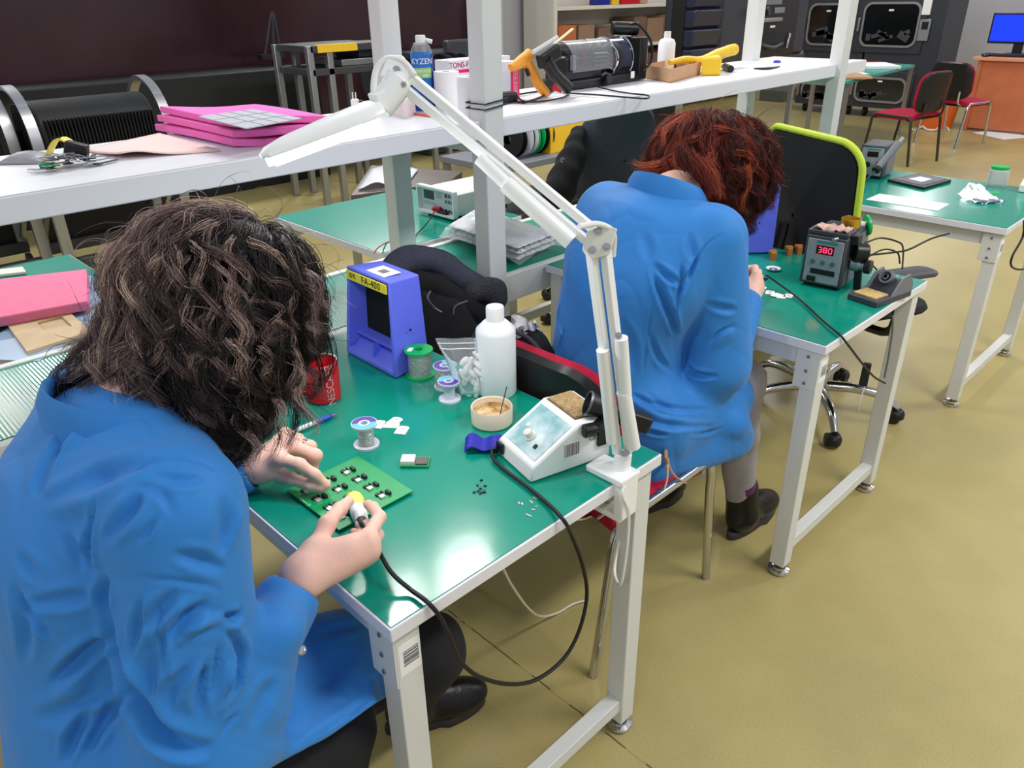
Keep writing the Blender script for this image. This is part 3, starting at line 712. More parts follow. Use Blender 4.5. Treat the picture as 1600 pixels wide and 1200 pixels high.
def q4(x0, y0, *p): return [(x0 + a / 4, y0 + b / 4) for a, b in p]
spec = [
 # seams
 (q4(0, 600, (560, 1000), (600, 740), (680, 620), (840, 520), (1030, 460), (1180, 460), (1340, 520), (1420, 600)), .004, .006),
 (q4(0, 600, (600, 740), (560, 900), (545, 1100), (570, 1190)), .008, .012),
 (q4(0, 600, (890, 140), (950, 290), (1030, 455)), .0025, .003), (q4(0, 600, (930, 140), (990, 290), (1070, 455)), .0025, .003),
 (q4(0, 900, (870, 5), (1100, 30), (1300, 62), (1400, 100)), .004, .004),
 # folds of the shoulder and upper back
 (q4(0, 600, (890, 660), (800, 800), (650, 1000)), .013, .012), (q4(0, 600, (840, 640), (1000, 665), (1090, 830)), .009, .006), (q4(0, 600, (930, 580), (1100, 600), (1300, 600)), .01, .006),
 (q4(0, 600, (260, 740), (500, 640), (800, 510), (960, 465)), .02, .012), (q4(0, 600, (250, 690), (480, 690), (580, 760)), .03, -.008), (q4(0, 600, (400, 300), (260, 560), (230, 700)), .014, .007), (q4(0, 600, (490, 190), (370, 370), (330, 480)), .013, .007),
 (q4(0, 600, (560, 150), (480, 320), (380, 420)), .012, -.006), (q4(0, 600, (990, 820), (920, 920), (850, 1010)), .006, .006), (q4(0, 600, (1080, 1060), (1250, 1100), (1420, 1170)), .012, .009), (q4(0, 600, (1400, 700), (1420, 900), (1380, 1080)), .02, .009),
 (q4(0, 600, (1500, 760), (1470, 920), (1420, 1080)), .008, -.006), (q4(0, 600, (380, 930), (470, 1060), (520, 1180)), .014, .008), (q4(0, 600, (100, 1060), (180, 1150), (250, 1240)), .014, .006),
 # side of the body
 (q4(0, 900, (690, 395), (520, 500), (320, 690)), .014, .016), (q4(0, 900, (800, 740), (660, 880), (540, 1100)), .014, .018), (q4(0, 900, (770, 750), (520, 920), (390, 1180)), .013, .016), (q4(0, 900, (560, 590), (440, 700), (330, 760)), .02, -.008),
 (q4(0, 900, (120, 110), (190, 240), (340, 400)), .012, .011), (q4(0, 900, (180, 170), (430, 150), (560, 120)), .014, .008), (q4(0, 900, (650, 0), (640, 150), (680, 260)), .012, .012), (q4(0, 900, (90, 20), (150, 300), (140, 560)), .016, .008), (q4(0, 900, (200, 900), (420, 850), (640, 740)), .02, .007),
 # sleeve
 (q4(0, 900, (885, 140), (850, 330), (820, 520)), .009, .009), (q4(0, 900, (985, 210), (1000, 420), (1050, 690)), .006, .007), (q4(0, 900, (1110, 90), (1000, 220), (890, 350)), .013, .009), (q4(0, 900, (980, 400), (930, 620), (950, 880)), .02, .01),
 (q4(0, 900, (1310, 160), (1150, 280), (1010, 440)), .014, .013), (q4(0, 900, (1420, 260), (1250, 300), (1120, 360)), .012, -.008), (q4(0, 900, (1410, 320), (1520, 480), (1490, 640), (1400, 820)), .011, .015), (q4(0, 900, (1370, 430), (1350, 640), (1325, 790)), .008, .013),
 (q4(0, 900, (1310, 510), (1265, 690), (1250, 890)), .012, .011), (q4(0, 900, (1230, 550), (1080, 690), (1040, 850)), .012, .013), (q4(0, 900, (1290, 540), (1150, 640), (1050, 740)), .012, -.006), (q4(0, 900, (1400, 250), (1480, 260), (1520, 220)), .01, .014),
 (q4(0, 900, (1500, 860), (1440, 920), (1400, 1010)), .008, .006), (q4(0, 900, (1440, 520), (1440, 700), (1380, 900)), .01, -.007),
 (q4(0, 900, (660, 230), (720, 470), (800, 700), (960, 960), (1160, 1072), (1330, 1085)), .02, .024),
 # skirt over the thighs
 (q4(400, 900, (330, 380), (500, 330), (680, 300)), .018, .008), (q4(400, 900, (200, 800), (420, 640), (640, 480)), .03, .008), (q4(400, 900, (60, 1000), (300, 860), (600, 700)), .03, .008), (q4(400, 900, (250, 1090), (460, 960), (700, 760)), .012, .006),
 (q4(400, 900, (0, 960), (40, 780), (140, 650)), .02, .008)]
blob('work_coat', coat1, .0045, M['coat'], w1, creases(coat1, spec), wrinkle=.0012, label='royal blue cotton work coat')
# collar: a turned-down band round the neck
def collar(name, pts_lo, pts_hi, th, par):
    a = smooth_path(pts_lo, 6); b = smooth_path(pts_hi, 6); c = np.mean(a, 0); P = []
    rows = [[p for p in a], [p * .35 + q * .65 + unit(p - c) * .006 for p, q in zip(a, b)], list(b), [q - unit(q - c) * th for q in b], [p - unit(p - c) * th for p in a]]
    return part(name, G().sheet(rows), M['coat'], par, Wd=True, sm=60)
n0 = NEK + A3(-.01, 0, -.02)
def loop(c, rx, ry, tilt, dz, a0=-2.6, a1=2.6, n=9):
    return [c + A3(-rx * math.cos(t), ry * math.sin(t), dz + tilt * math.cos(t)) for t in np.linspace(a0, a1, n)]
collar('collar', loop(n0, .102, .108, .03, -.005), loop(n0, .088, .090, .035, .052), .006, w1)
# trousers, boots
tr = [cap(A3(-.28, .14, .52), KR, .10, .068, .03), cap(A3(-.28, .30, .52), KL, .10, .072, .03), cap(KR, AR, .066, .05, .02), cap(KL, AL, .068, .056, .02), cap(A3(-.30, .2, .55), A3(-.28, .24, .5), .13, .12, .05), cut(cap(A3(.035, .035, 0), A3(.035, .035, .9), .046, .046, .012))]
blob('trousers', tr, .008, M['trouser'], w1, noise=.003)
def boot(par, heel, toe, ankle, name='boot', tall=.1):
    h, t = A3(*heel), A3(*toe); d = unit(t - h); L = np.linalg.norm(t - h); s = np.cross(A3(0, 0, 1), d); z = A3(0, 0, 1)
    R = np.stack([d, s, z], 1); at_ = lambda a, b, c: h + d * a * L + s * b + z * c
    up = [ell(at_(.2, 0, .05), (.05, .036, .05), R, .02), ell(at_(.75, 0, .04), (.075, .045, .04), R, .03), ell(at_(.5, 0, .055), (.08, .038, .045), R, .03), cap(at_(.22, 0, .07), np.asarray(ankle), .047, .051, .03)]
    b = blob(name, up, .004, M['boot'], par, noise=.001)
    o = [(.5 + .56 * math.cos(a), (.046 if math.cos(a) > 0 else .036) * math.sin(a)) for a in np.linspace(0, 2 * PI, 40, endpoint=False)]
    g = G(); v = []
    for k, sc in ((0, .97), (.004, 1.0), (.022, 1.0), (.026, .96)): v += [at_(.5 + (x - .5) * sc, y * sc, k) for x, y in o]
    g.add(v, [(i * 40 + j, i * 40 + (j + 1) % 40, (i + 1) * 40 + (j + 1) % 40, (i + 1) * 40 + j) for i in range(3) for j in range(40)] + [tuple(range(39, -1, -1)), tuple(range(120, 160))])
    part('sole', g, M['rubber_sole'], b, Wd=True)
    return b
M['rubber_sole'] = mat('dark_rubber_sole', (58, 52, 56), .7)
boot(w1, (.215, .40, 0), (.42, .315, 0), AL); boot(w1, (-.205, .095, 0), (.01, .135, 0), AR)
sn = aty(471, 1016, .02)
hs = on(coat1, 471, 1016); part('snap_button', G().lathe([(0, 0), (.006, 0), (.0065, .0015), (.005, .003), (.003, .0025), (0, .0025)], hs, unit(CAM_C - hs), 20), M['chrome'], w1, Wd=True)
# seat she sits on
ws = thing('office_chair', 'black office chair under the dark haired worker, mostly hidden by her coat', 'chair', (-.36, .22, 0), 0)
swivel_base(ws, (0, 0)); part('seat', pad(.46, .48, .08, (.0, 0, .40)), M['soft_black'], ws)

# ------------------------------------------------------------------ the red haired worker at the middle bench
w2 = thing('person', 'person with wavy auburn red hair in a blue work coat seated at the middle bench', 'person', (1.05, .4, 0))
PEL = A3(1.04, .41, .58); CHE = A3(1.055, .40, .88); NEK = A3(1.19, .385, 1.10); SR = A3(1.145, .235, 1.015); SL = A3(1.14, .56, 1.02)
ER = A3(1.165, .205, .70); EL = A3(1.2, .60, .75); WR = A3(1.36, .245, .80); WL = A3(1.43, .47, .80)
HC = A3(1.35, .375, 1.125); KR = A3(1.36, .235, .555); AR = A3(1.44, .225, .13); KL = A3(1.33, .53, .55); AL = A3(1.36, .50, .13)
fwd = unit(A3(.74, -.05, -.67)); upv = unit(A3(.67, 0, .74)); left = np.cross(upv, fwd); HR = np.stack([fwd, left, upv], 1)
head = [ell(hd(-.005, 0, .02), (.098, .076, .10), HR, .02), ell(hd(.035, 0, -.045), (.062, .058, .075), HR, .03), ell(hd(.055, 0, -.092), (.026, .03, .02), HR, .02),
        cap(hd(.088, 0, .02), hd(.105, 0, -.03), .009, .014, .012), ell(hd(.095, 0, -.062), (.012, .024, .009), HR, .008),
        cap(hd(.086, -.045, .03), hd(.09, .045, .03), .012, .012, .02), cut(ell(hd(.098, -.033, .006), (.012, .016, .011), HR, .01)), cut(ell(hd(.098, .033, .006), (.012, .016, .011), HR, .01)),
        ell(hd(-.002, .078, -.01), (.02, .008, .032), HR, .006), ell(hd(-.002, -.078, -.01), (.02, .008, .032), HR, .006), cap(hd(-.03, 0, -.05), NEK + A3(-.01, 0, -.01), .05, .056, .03)]
torso = [cap(PEL, CHE, .12, .12, .05), cap(CHE, NEK + A3(-.04, 0, -.05), .115, .06, .05), cap(SR, SL, .05, .05, .05), cap(SR, ER, .045, .038, .02), cap(ER, ER * .4 + WR * .6, .036, .03, .02),
         cap(SL, EL, .045, .038, .02), cap(EL, EL * .4 + WL * .6, .036, .03, .02)]
pb, Fb = surface(head + torso, .007)
def fist(w, e, k, r, tip):    # four fingers curled over a tool, thumb along it
    d = unit(w - e); H = []
    up_ = unit(A3(0, 0, 1) - d * d[2]); sd = np.cross(d, up_)
    q = lambda a, b, c: w + d * a + sd * b * k + up_ * c
    H += [cap(w - d * .09, w, .028, .023, .02)]
    for i, (b, c, rr, L) in enumerate(((-.004, .018, .0105, 1), (.004, .003, .0105, 1.05), (.008, -.012, .01, 1), (.008, -.024, .0085, .85))):
        m_ = q(.075 - .006 * i, b, c); H += [cap(w, m_, .021, .0125, .02)]
        H += finger([m_, q(.075 + .03 * L, b - .012, c - .004), q(.075 + .026 * L, b - .036, c - .008), q(.06, b - .04, c - .008)], rr, rr * .75)
    H += [cap(w, q(.035, -.03, .02), .02, .015, .02)] + finger([q(.035, -.03, .02), q(.065, -.045, .024), q(.092, -.04, .018)], .0125, .0085, .006)
    return H
p1, f1 = surface(fist(WR, ER, 1, .01, 0), .003, pad=.015); p2, f2 = surface(fist(WL, EL, -1, .01, 0), .003, pad=.015)
raw_mesh('body', np.concatenate([pb, p1, p2]), np.concatenate([Fb, f1 + len(pb), f2 + len(pb) + len(p1)]), M['skin'], w2, 1)
CUR = WR + unit(ER - WR) * .02; CUL = WL + unit(EL - WL) * .02
coat2 = [cap(PEL, CHE, .155, .15, .06), ell(CHE + A3(.01, .0, .05), (.13, .205, .18), rotm(y=.25), .06), cap(SR + A3(-.01, .02, .0), SL + A3(-.01, -.02, .0), .08, .085, .06),
         cap(CHE + A3(.03, 0, .12), NEK + A3(-.025, 0, -.04), .11, .07, .05), cap(PEL + A3(-.02, .09, -.02), CHE + A3(-.01, .08, -.1), .12, .12, .05)]
coat2 += sleeve(SR, ER + A3(0, -.005, -.01), CUR, (.078, .078, .074, .046)) + sleeve(SL, EL, CUL, (.074, .066, .062, .042))
coat2 += [cap(A3(1.02, .29, .55), A3(1.27, .235, .545), .13, .085, .05), cap(A3(1.02, .5, .55), A3(1.27, .53, .55), .13, .085, .05), cap(A3(.98, .28, .47), A3(1.25, .175, .46), .06, .04, .05),
          cap(A3(.96, .32, .475), A3(.98, .55, .475), .07, .07, .05), cap(A3(1.2, .16, .52), A3(1.27, .165, .425), .045, .03, .04), cap(A3(.95, .24, .46), A3(1.22, .165, .44), .05, .035, .04)]
coat2 += [cut(cap(CUR, CUR + unit(WR - ER) * .08, .033, .033, .006)), cut(cap(CUL, CUL + unit(WL - EL) * .08, .032, .032, .006))]
spec = [(q4(800, 300, (1330, 255), (1220, 330), (1130, 470), (1060, 600), (1020, 760), (1020, 900)), .006, .009),
 (q4(800, 300, (870, 450), (930, 620), (1000, 800), (1030, 900)), .014, .018), (q4(800, 300, (880, 440), (960, 520), (1060, 580)), .013, .014), (q4(800, 300, (1060, 440), (1060, 580), (1010, 700)), .011, .014), (q4(800, 300, (1180, 400), (1120, 500), (1070, 640)), .01, .012),
 (q4(800, 300, (910, 590), (860, 830), (830, 1050), (820, 1180)), .005, .005), (q4(800, 300, (370, 360), (345, 560), (350, 800)), .005, .004), (q4(800, 300, (820, 240), (840, 340), (860, 440)), .02, .006), (q4(800, 300, (1110, 250), (1120, 360), (1150, 440)), .016, .007),
 (q4(800, 300, (680, 780), (740, 960), (760, 1140)), .02, .009), (q4(800, 300, (860, 880), (920, 1040), (1020, 1140)), .012, .009), (q4(800, 300, (1200, 700), (1330, 730), (1410, 740)), .014, .01), (q4(800, 300, (1230, 960), (1300, 880), (1410, 830)), .008, .008), (q4(800, 300, (1250, 980), (1350, 900), (1390, 900)), .02, -.005),
 (q4(800, 300, (1040, 1000), (1110, 1110), (1200, 1150), (1290, 1150)), .012, .016), (q4(800, 300, (300, 700), (290, 800), (320, 900)), .012, .009), (q4(800, 300, (330, 850), (300, 960), (290, 1040)), .01, .008),
 (q4(800, 600, (680, 80), (820, 200), (1000, 260), (1320, 270)), .014, .012), (q4(800, 600, (740, 60), (860, 120), (1010, 150)), .012, .009), (q4(800, 600, (840, 60), (1000, 150), (1240, 160)), .012, .008), (q4(800, 600, (720, 230), (900, 310), (1150, 300)), .008, .009), (q4(800, 600, (1050, 310), (1250, 300), (1340, 270)), .01, .01)]
blob('work_coat', coat2, .005, M['coat'], w2, creases(coat2, spec), wrinkle=.0013, label='royal blue cotton work coat')
n0 = NEK + A3(-.035, 0, -.015)
collar('collar', loop(n0, .094, .104, .03, -.012), loop(n0, .080, .086, .035, .040), .006, w2)
lg = [cap(A3(1.02, .3, .53), KR, .10, .07, .03), cap(A3(1.02, .5, .53), KL, .10, .072, .03), cap(KR, KR * .6 + AR * .4 + A3(-.012, 0, 0), .066, .058, .02), cap(KR * .6 + AR * .4 + A3(-.012, 0, 0), AR, .058, .044, .02),
      cap(KL, AL, .066, .044, .02), cap(A3(1.02, .36, .55), A3(1.02, .45, .55), .12, .12, .05)]
blob('leggings', lg, .007, M['leggings'], w2, noise=.0015)
boot(w2, (1.395, .215, 0), (1.64, .215, 0), AR + A3(0, 0, .035)); boot(w2, (1.27, .515, 0), (1.49, .475, 0), AL)
part('sock', G().cyl(AR + A3(-.010, 0, .045), AR + A3(-.017, 0, .072), .0475), mat('purple_sock', (96, 40, 80), .9), w2, Wd=True)
# ------------------------------------------------------------------ hair: a dark under-volume and thousands of thin tapering hairs in curling locks
def vball(u, v, t, r): return att(u, v, t), r * t / CAM_F
def photo_uv(P):
    d = (P - CAM_C) @ CAM_R.T; return 800 + CAM_F * d[:, 0] / d[:, 2], 600 + CAM_F * d[:, 1] / d[:, 2]
def do_hair(par, vol, crown, sets, mtl, core_m, seed, hue_f, seltop, n_steps=26, trim=None):
    core = blob('hair', vol, .006, core_m, par, noise=.003)
    me = core.data; N = len(me.vertices); co = np.empty(N * 3); me.vertices.foreach_get('co', co); nr = np.empty(N * 3); me.vertices.foreach_get('normal', nr)
    co = co.reshape(-1, 3) + ROOT[par.name][:3]; nr = nr.reshape(-1, 3); g = np.random.default_rng(seed)
    w = np.array([seltop(p) for p in co]); w = np.clip(w, 0, None); w /= w.sum()
    for i, (n, per, length, curl, spread, rad, wild, tipw) in enumerate(sets):
        pick = g.choice(N, n, p=w, replace=False); R = co[pick]; Nn = nr[pick]; L = length * g.uniform(.55, 1.2, n)
        gd = strands(R - Nn * .004, Nn, vol, seed + 1 + i, n_steps, L, crown, curl)
        if trim is not None:
            kept = []
            for q in gd:                  # a lock that would hang in the way ends short
                bad = np.nonzero(trim(*photo_uv(q)))[0]; e_ = bad[0] if len(bad) else len(q)
                if e_ < 6: continue
                k_ = np.linspace(0, e_ - 1, len(q)); kept.append(np.stack([np.interp(k_, np.arange(len(q)), q[:, j]) for j in range(3)], 1))
            gd = np.array(kept)
        hair_mesh('hair_locks', gd, per, spread, rad, mtl, core, seed + 9 + i, hue_f(gd[:, n_steps // 2], g), tipw=tipw, wild=wild)
    return core
def strays(par, core, n, seed, mtl, length, curl, hue, rad=.00035):
    me = core.data; N = len(me.vertices); co = np.empty(N * 3); me.vertices.foreach_get('co', co); nr = np.empty(N * 3); me.vertices.foreach_get('normal', nr)
    co = co.reshape(-1, 3) + ROOT[par.name][:3]; nr = nr.reshape(-1, 3); g = np.random.default_rng(seed); k = g.choice(N, n, replace=False)
    P = co[k]; d = unit_rows(nr[k] * .6 + g.normal(0, .5, (n, 3)) + A3(0, 0, .05)); S = 16; path = [P]; ax = unit_rows(g.normal(0, 1, (n, 3))); st = (length * g.uniform(.3, 1.2, n) / S)[:, None]; om = g.uniform(-1, 1, n)[:, None] * curl
    for i in range(S):
        d = unit_rows(d + np.cross(ax, d) * om + A3(0, 0, -.07)); P = P + d * st; path.append(P)
    return hair_mesh('stray_hairs', np.stack(path, 1), 2, .0012, rad, mtl, core, seed, np.full(n, hue) + g.normal(0, .15, n))
def laid(vol, lines, lift, tdef, n=26):      # locks whose course is laid over the hair surface
    out = []
    for pl in lines:
        P = []
        for u, v in pl:
            q = on(vol, u, v, .5); P.append(q - unit(ray(u, v)) * lift if q is not None else att(u, v, tdef))
        for i in range(1, len(P)):           # keep a lock together where it leaves the volume
            if np.linalg.norm(P[i] - P[i - 1]) > .06: P[i] = att(*pl[i], float((P[i - 1] - CAM_C) @ CAM_R[2]))
        P = np.array(smooth_path(P, 8))
        for _ in range(14): P[1:-1] = (P[:-2] + 2 * P[1:-1] + P[2:]) / 4
        k = np.linspace(0, len(P) - 1, n); out.append(np.stack([np.interp(k, np.arange(len(P)), P[:, i]) for i in range(3)], 1))
    return np.stack(out)
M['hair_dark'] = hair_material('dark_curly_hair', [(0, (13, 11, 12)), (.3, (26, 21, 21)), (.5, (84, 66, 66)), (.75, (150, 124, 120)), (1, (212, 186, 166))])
M['hair_core'] = mat('dark_hair_mass', (15, 12, 13), .8, spec=.1, noise=.2, scale=60, bump=.4, bscale=150)
vol1 = []
for u, v, t, r in ((335, 440, 1.04, 108), (385, 452, 1.06, 98), (300, 450, 1.03, 98), (402, 500, 1.07, 80), (350, 545, 1.03, 102), (398, 588, 1.07, 48), (368, 630, 1.05, 50), (330, 630, 1.03, 60),
                   (265, 460, 1.02, 70), (245, 540, 1.02, 60), (188, 556, 1.01, 38), (150, 578, 1.0, 24), (116, 598, 1.0, 13), (392, 652, 1.07, 24), (440, 540, 1.09, 34), (275, 590, 1.02, 64), (222, 588, 1.0, 36)):
    c, R_ = vball(u, v, t, r); vol1.append(ell(c, (R_, R_, R_), None, .03))
cr1 = att(405, 362, 1.06)
def top1(p):
    d = np.linalg.norm(p - cr1); return math.exp(-(d / .13) ** 2) + .10 * (p[2] > 1.06)
def hue1(R, g):     # light painted into pale purple brown top and back, side near black, bronze curls
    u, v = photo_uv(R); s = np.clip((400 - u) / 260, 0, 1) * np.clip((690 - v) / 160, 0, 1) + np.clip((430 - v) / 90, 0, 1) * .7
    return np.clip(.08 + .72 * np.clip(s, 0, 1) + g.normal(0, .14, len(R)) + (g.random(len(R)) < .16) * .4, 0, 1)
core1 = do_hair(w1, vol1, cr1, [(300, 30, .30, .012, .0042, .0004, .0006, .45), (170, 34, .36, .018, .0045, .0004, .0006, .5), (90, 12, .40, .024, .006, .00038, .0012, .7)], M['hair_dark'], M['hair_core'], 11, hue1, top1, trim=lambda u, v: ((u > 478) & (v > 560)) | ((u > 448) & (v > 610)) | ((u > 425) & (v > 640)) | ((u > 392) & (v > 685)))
strays(w1, core1, 420, 5, M['hair_dark'], .09, .32, .55)
bold = [[(300, 500), (275, 505), (280, 480), (305, 475), (320, 450)], [(225, 470), (228, 500), (250, 462), (232, 452)], [(300, 380), (325, 400), (305, 440), (290, 480), (285, 505), (300, 490), (300, 455)],
        [(400, 470), (440, 480), (430, 500), (408, 520), (425, 535), (455, 515)], [(400, 520), (385, 545), (390, 570), (372, 578), (345, 572)], [(225, 560), (200, 580), (205, 600)], [(420, 440), (452, 445), (462, 470), (445, 500), (468, 520)],
        [(350, 580), (340, 640), (360, 670)], [(310, 600), (300, 560), (325, 540)], [(360, 380), (330, 410), (345, 450), (325, 490)], [(380, 400), (360, 430), (372, 470), (350, 500)], [(410, 560), (430, 590), (405, 620), (425, 650)], [(330, 560), (355, 590), (335, 625), (350, 660)],
        [(450, 540), (470, 570), (455, 600), (440, 620)], [(280, 540), (300, 570), (285, 610), (305, 640)], [(260, 400), (235, 430), (245, 460), (225, 490)], [(300, 365), (265, 385), (250, 415), (230, 430)], [(250, 500), (225, 520), (235, 545), (205, 560)],
        [(390, 380), (430, 395), (455, 430), (480, 470)], [(470, 470), (490, 500), (475, 530), (495, 555)], [(360, 500), (340, 530), (360, 550), (340, 580)], [(430, 500), (460, 520), (450, 545), (470, 560)], [(205, 540), (170, 560), (140, 575), (105, 595), (92, 588)], [(215, 550), (180, 575), (150, 590), (118, 610)],
        [(225, 530), (190, 545), (150, 560), (112, 585)], [(250, 560), (215, 585), (180, 600), (150, 620)], [(240, 470), (200, 500), (190, 530), (150, 565)], [(330, 350), (280, 370), (240, 400), (215, 440)], [(345, 340), (300, 350), (262, 375), (230, 400), (218, 430)]]
rb = random.Random(9)
for k in range(46):       # more loose curls wandering over the mass
    u, v = rb.uniform(215, 480), rb.uniform(370, 660); a_ = rb.uniform(.2, 1.1); pl = [(u, v)]; sg = rb.choice((-1, 1))
    for j in range(5):
        u += rb.uniform(5, 12) * (1 if u > 330 else -1) * rb.choice((1, .3)) + 13 * sg * math.cos(j * 1.5); v += rb.uniform(8, 20); pl.append((u, v))
    bold.append(pl)
dang = [[(500, 500), (520, 545), (518, 585), (497, 602), (478, 604)], [(490, 545), (506, 590), (488, 622), (455, 610)], [(240, 612), (215, 620), (190, 618), (178, 640)], [(465, 620), (462, 670), (445, 705)], [(440, 600), (465, 650), (450, 700)], [(420, 640), (440, 680), (420, 720)], [(390, 660), (410, 690), (395, 720)]]
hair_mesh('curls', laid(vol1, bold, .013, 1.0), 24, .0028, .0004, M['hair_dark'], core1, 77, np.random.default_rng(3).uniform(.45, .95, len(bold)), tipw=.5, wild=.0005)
hair_mesh('curls', laid(vol1, dang, .004, 1.08), 22, .0035, .0004, M['hair_dark'], core1, 78, np.linspace(.15, .45, len(dang)), tipw=.6, wild=.0006)

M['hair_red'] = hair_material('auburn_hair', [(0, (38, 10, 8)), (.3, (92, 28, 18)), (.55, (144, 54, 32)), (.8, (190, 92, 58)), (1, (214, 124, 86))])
M['hair_core_red'] = mat('auburn_hair_mass', (58, 14, 9), .6, noise=.25, scale=60, bump=.4, bscale=150)
vol2 = []; o2 = float(np.dot(HC - CAM_C, CAM_R[2]))
for u, v, dt, r in ((1115, 245, -.01, 66), (1085, 240, -.01, 55), (1145, 255, 0, 58), (1155, 290, 0, 42), (1120, 290, -.02, 46), (1140, 320, .0, 26), (1065, 240, -.02, 36), (1042, 250, -.03, 20), (1150, 335, .01, 18), (1085, 262, -.05, 30), (1060, 256, -.05, 20), (1095, 272, -.06, 28)):
    c, R_ = vball(u, v, o2 + dt, r); vol2.append(ell(c, (R_, R_, R_), None, .03))
cr2 = att(1112, 188, o2)
def top2(p): return math.exp(-(np.linalg.norm(p - cr2) / .12) ** 2) + .08
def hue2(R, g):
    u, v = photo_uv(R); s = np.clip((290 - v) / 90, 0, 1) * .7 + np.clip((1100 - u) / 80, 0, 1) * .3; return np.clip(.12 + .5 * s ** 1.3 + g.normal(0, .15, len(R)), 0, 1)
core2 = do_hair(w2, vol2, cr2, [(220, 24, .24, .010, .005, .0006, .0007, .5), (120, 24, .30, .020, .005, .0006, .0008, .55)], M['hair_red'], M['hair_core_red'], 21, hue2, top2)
strays(w2, core2, 180, 6, M['hair_red'], .07, .22, .5, .0005)
neck = [[(1060 + 9 * k, 232 + 5 * k), (1066 + 10 * k, 250 + 4 * k), (1076 + 9 * k, 264 + 5 * k), (1092 + 7 * k, 276 + 6 * k)] for k in range(6)]
bold = [[(1060, 245), (1030, 258), (1005, 262), (990, 255)], [(1065, 250), (1035, 265), (1010, 268), (995, 262)], [(1050, 250), (1060, 270), (1085, 278), (1095, 272)], [(1185, 250), (1192, 280), (1190, 310)], [(1150, 240), (1175, 245), (1180, 262), (1160, 275), (1150, 262)], [(1100, 260), (1110, 230), (1125, 215)],
        [(1090, 300), (1115, 330), (1145, 342)], [(1105, 205), (1075, 220), (1060, 240)], [(1110, 240), (1100, 265), (1115, 285), (1105, 310)], [(1140, 270), (1125, 295), (1140, 320), (1130, 340)], [(1165, 260), (1170, 290), (1155, 315), (1165, 335)], [(1090, 215), (1060, 225), (1045, 245)], [(1120, 200), (1150, 205), (1175, 225), (1185, 250)]]
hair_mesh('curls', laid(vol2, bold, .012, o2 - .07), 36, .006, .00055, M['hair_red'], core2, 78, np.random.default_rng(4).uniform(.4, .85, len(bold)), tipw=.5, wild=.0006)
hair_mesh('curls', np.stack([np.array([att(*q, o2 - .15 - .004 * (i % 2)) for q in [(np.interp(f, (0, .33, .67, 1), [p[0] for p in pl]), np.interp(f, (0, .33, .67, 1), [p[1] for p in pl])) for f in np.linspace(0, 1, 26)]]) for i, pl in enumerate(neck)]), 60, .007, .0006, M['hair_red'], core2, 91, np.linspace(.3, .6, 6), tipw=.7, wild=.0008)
# ------------------------------------------------------------------ things on the near bench
TZ = .75
def zt(u, v, z=TZ): return atz(u, v, z)
# circuit board
B = [zt(447, 765, .757), zt(560, 712, .757), zt(642, 768, .757), zt(522, 832, .757)]
ex, ey = unit(B[1] - B[0]), unit(B[3] - B[0]); ey = unit(ey - ex * np.dot(ex, ey)); ez = np.cross(ex, ey); ez = ez if ez[2] > 0 else -ez
LX, LY = np.linalg.norm(B[1] - B[0]), np.linalg.norm(B[3] - B[0])
pcb = thing('circuit_board', 'green circuit board panel with rows of small chips under the soldering hand', 'circuit board', tuple(zt(540, 770)))
bp = lambda a, b, c=0: B[0] + ex * a * LX + ey * b * LY + A0(c)
def A0(c): return np.array([0, 0, c])
M['pcb'] = mat('green_solder_mask', (8, 150, 84), .3, spec=.6, noise=.06, scale=60)
part('board', G().fbox(bp(.5, .5, -.0015), ex, ey, ez, (LX, LY, .003)), M['pcb'], pcb, .0006, Wd=True)
part('standoff', G().fbox(bp(.85, .8, -.005), ex, ey, ez, (.02, .05, .0045)), M['green_plastic'], pcb, Wd=True)
M['chip'] = mat('black_chip', (26, 26, 29), .45); M['tin'] = mat('tin_can', (210, 200, 202), .3, metal=.6); M['silk'] = mat('white_silkscreen', (190, 225, 205), .6)
for i in range(3):
    for j in range(4):
        a, b = .14 + i * .27 + .02, .18 + j * .215
        o = bp(a, b)
        part('chip', G().fbox(o + ex * -.006 + ey * -.004 + A0(.0015), ex, ey, ez, (.0075, .007, .0035)).fbox(o + ex * -.006 + ey * -.004 + A0(.001), ex, ey, ez, (.0075, .0035, .0016)), M['chip'], pcb, Wd=True)
        part('chip', G().fbox(o + ex * .004 + ey * -.006 + A0(.0015), ex, ey, ez, (.004, .0055, .003)), M['chip'], pcb, Wd=True)
        part('connector', G().fbox(o + ex * .010 + ey * .005 + A0(.003), ex, ey, ez, (.006, .0125, .007)), M['chip'], pcb, .0003, Wd=True)
        part('metal_can', G().fbox(o + ex * -.004 + ey * .006 + A0(.0018), ex, ey, ez, (.0095, .0095, .004)), M['tin'], pcb, .0004, Wd=True)
        g = G()
        rr = random.Random(i * 7 + j)
        for k in range(16): g.fbox(o + ex * rr.uniform(-.012, .014) + ey * rr.uniform(-.011, .012) + A0(.0002), ex, ey, ez, (rr.choice((.0008, .003)), rr.choice((.0008, .0022)), .0005))
        part('silkscreen', g, M['silk'], pcb, Wd=True)
g = G().fbox(bp(.02, .32, .0002), ex, ey, ez, (.0012, .03, .0004)).fbox(bp(.012, .425, .0002), unit(ex + ey), unit(ey - ex), ez, (.007, .0012, .0004)).fbox(bp(.03, .425, .0002), unit(ey - ex), unit(ex + ey), ez, (.007, .0012, .0004))
part('arrow_mark', g, M['silk'], pcb, Wd=True)
g = G()
for k in range(1, 3): g.fbox(bp(.01 + k * .29, .5, .0001), ex, ey, ez, (.0007, LY * .9, .0003))
for k in range(1, 4): g.fbox(bp(.5, .06 + k * .215, .0001), ex, ey, ez, (LX * .96, .0007, .0003))
part('panel_lines', g, mat('score_lines', (60, 190, 130), .5), pcb, Wd=True)

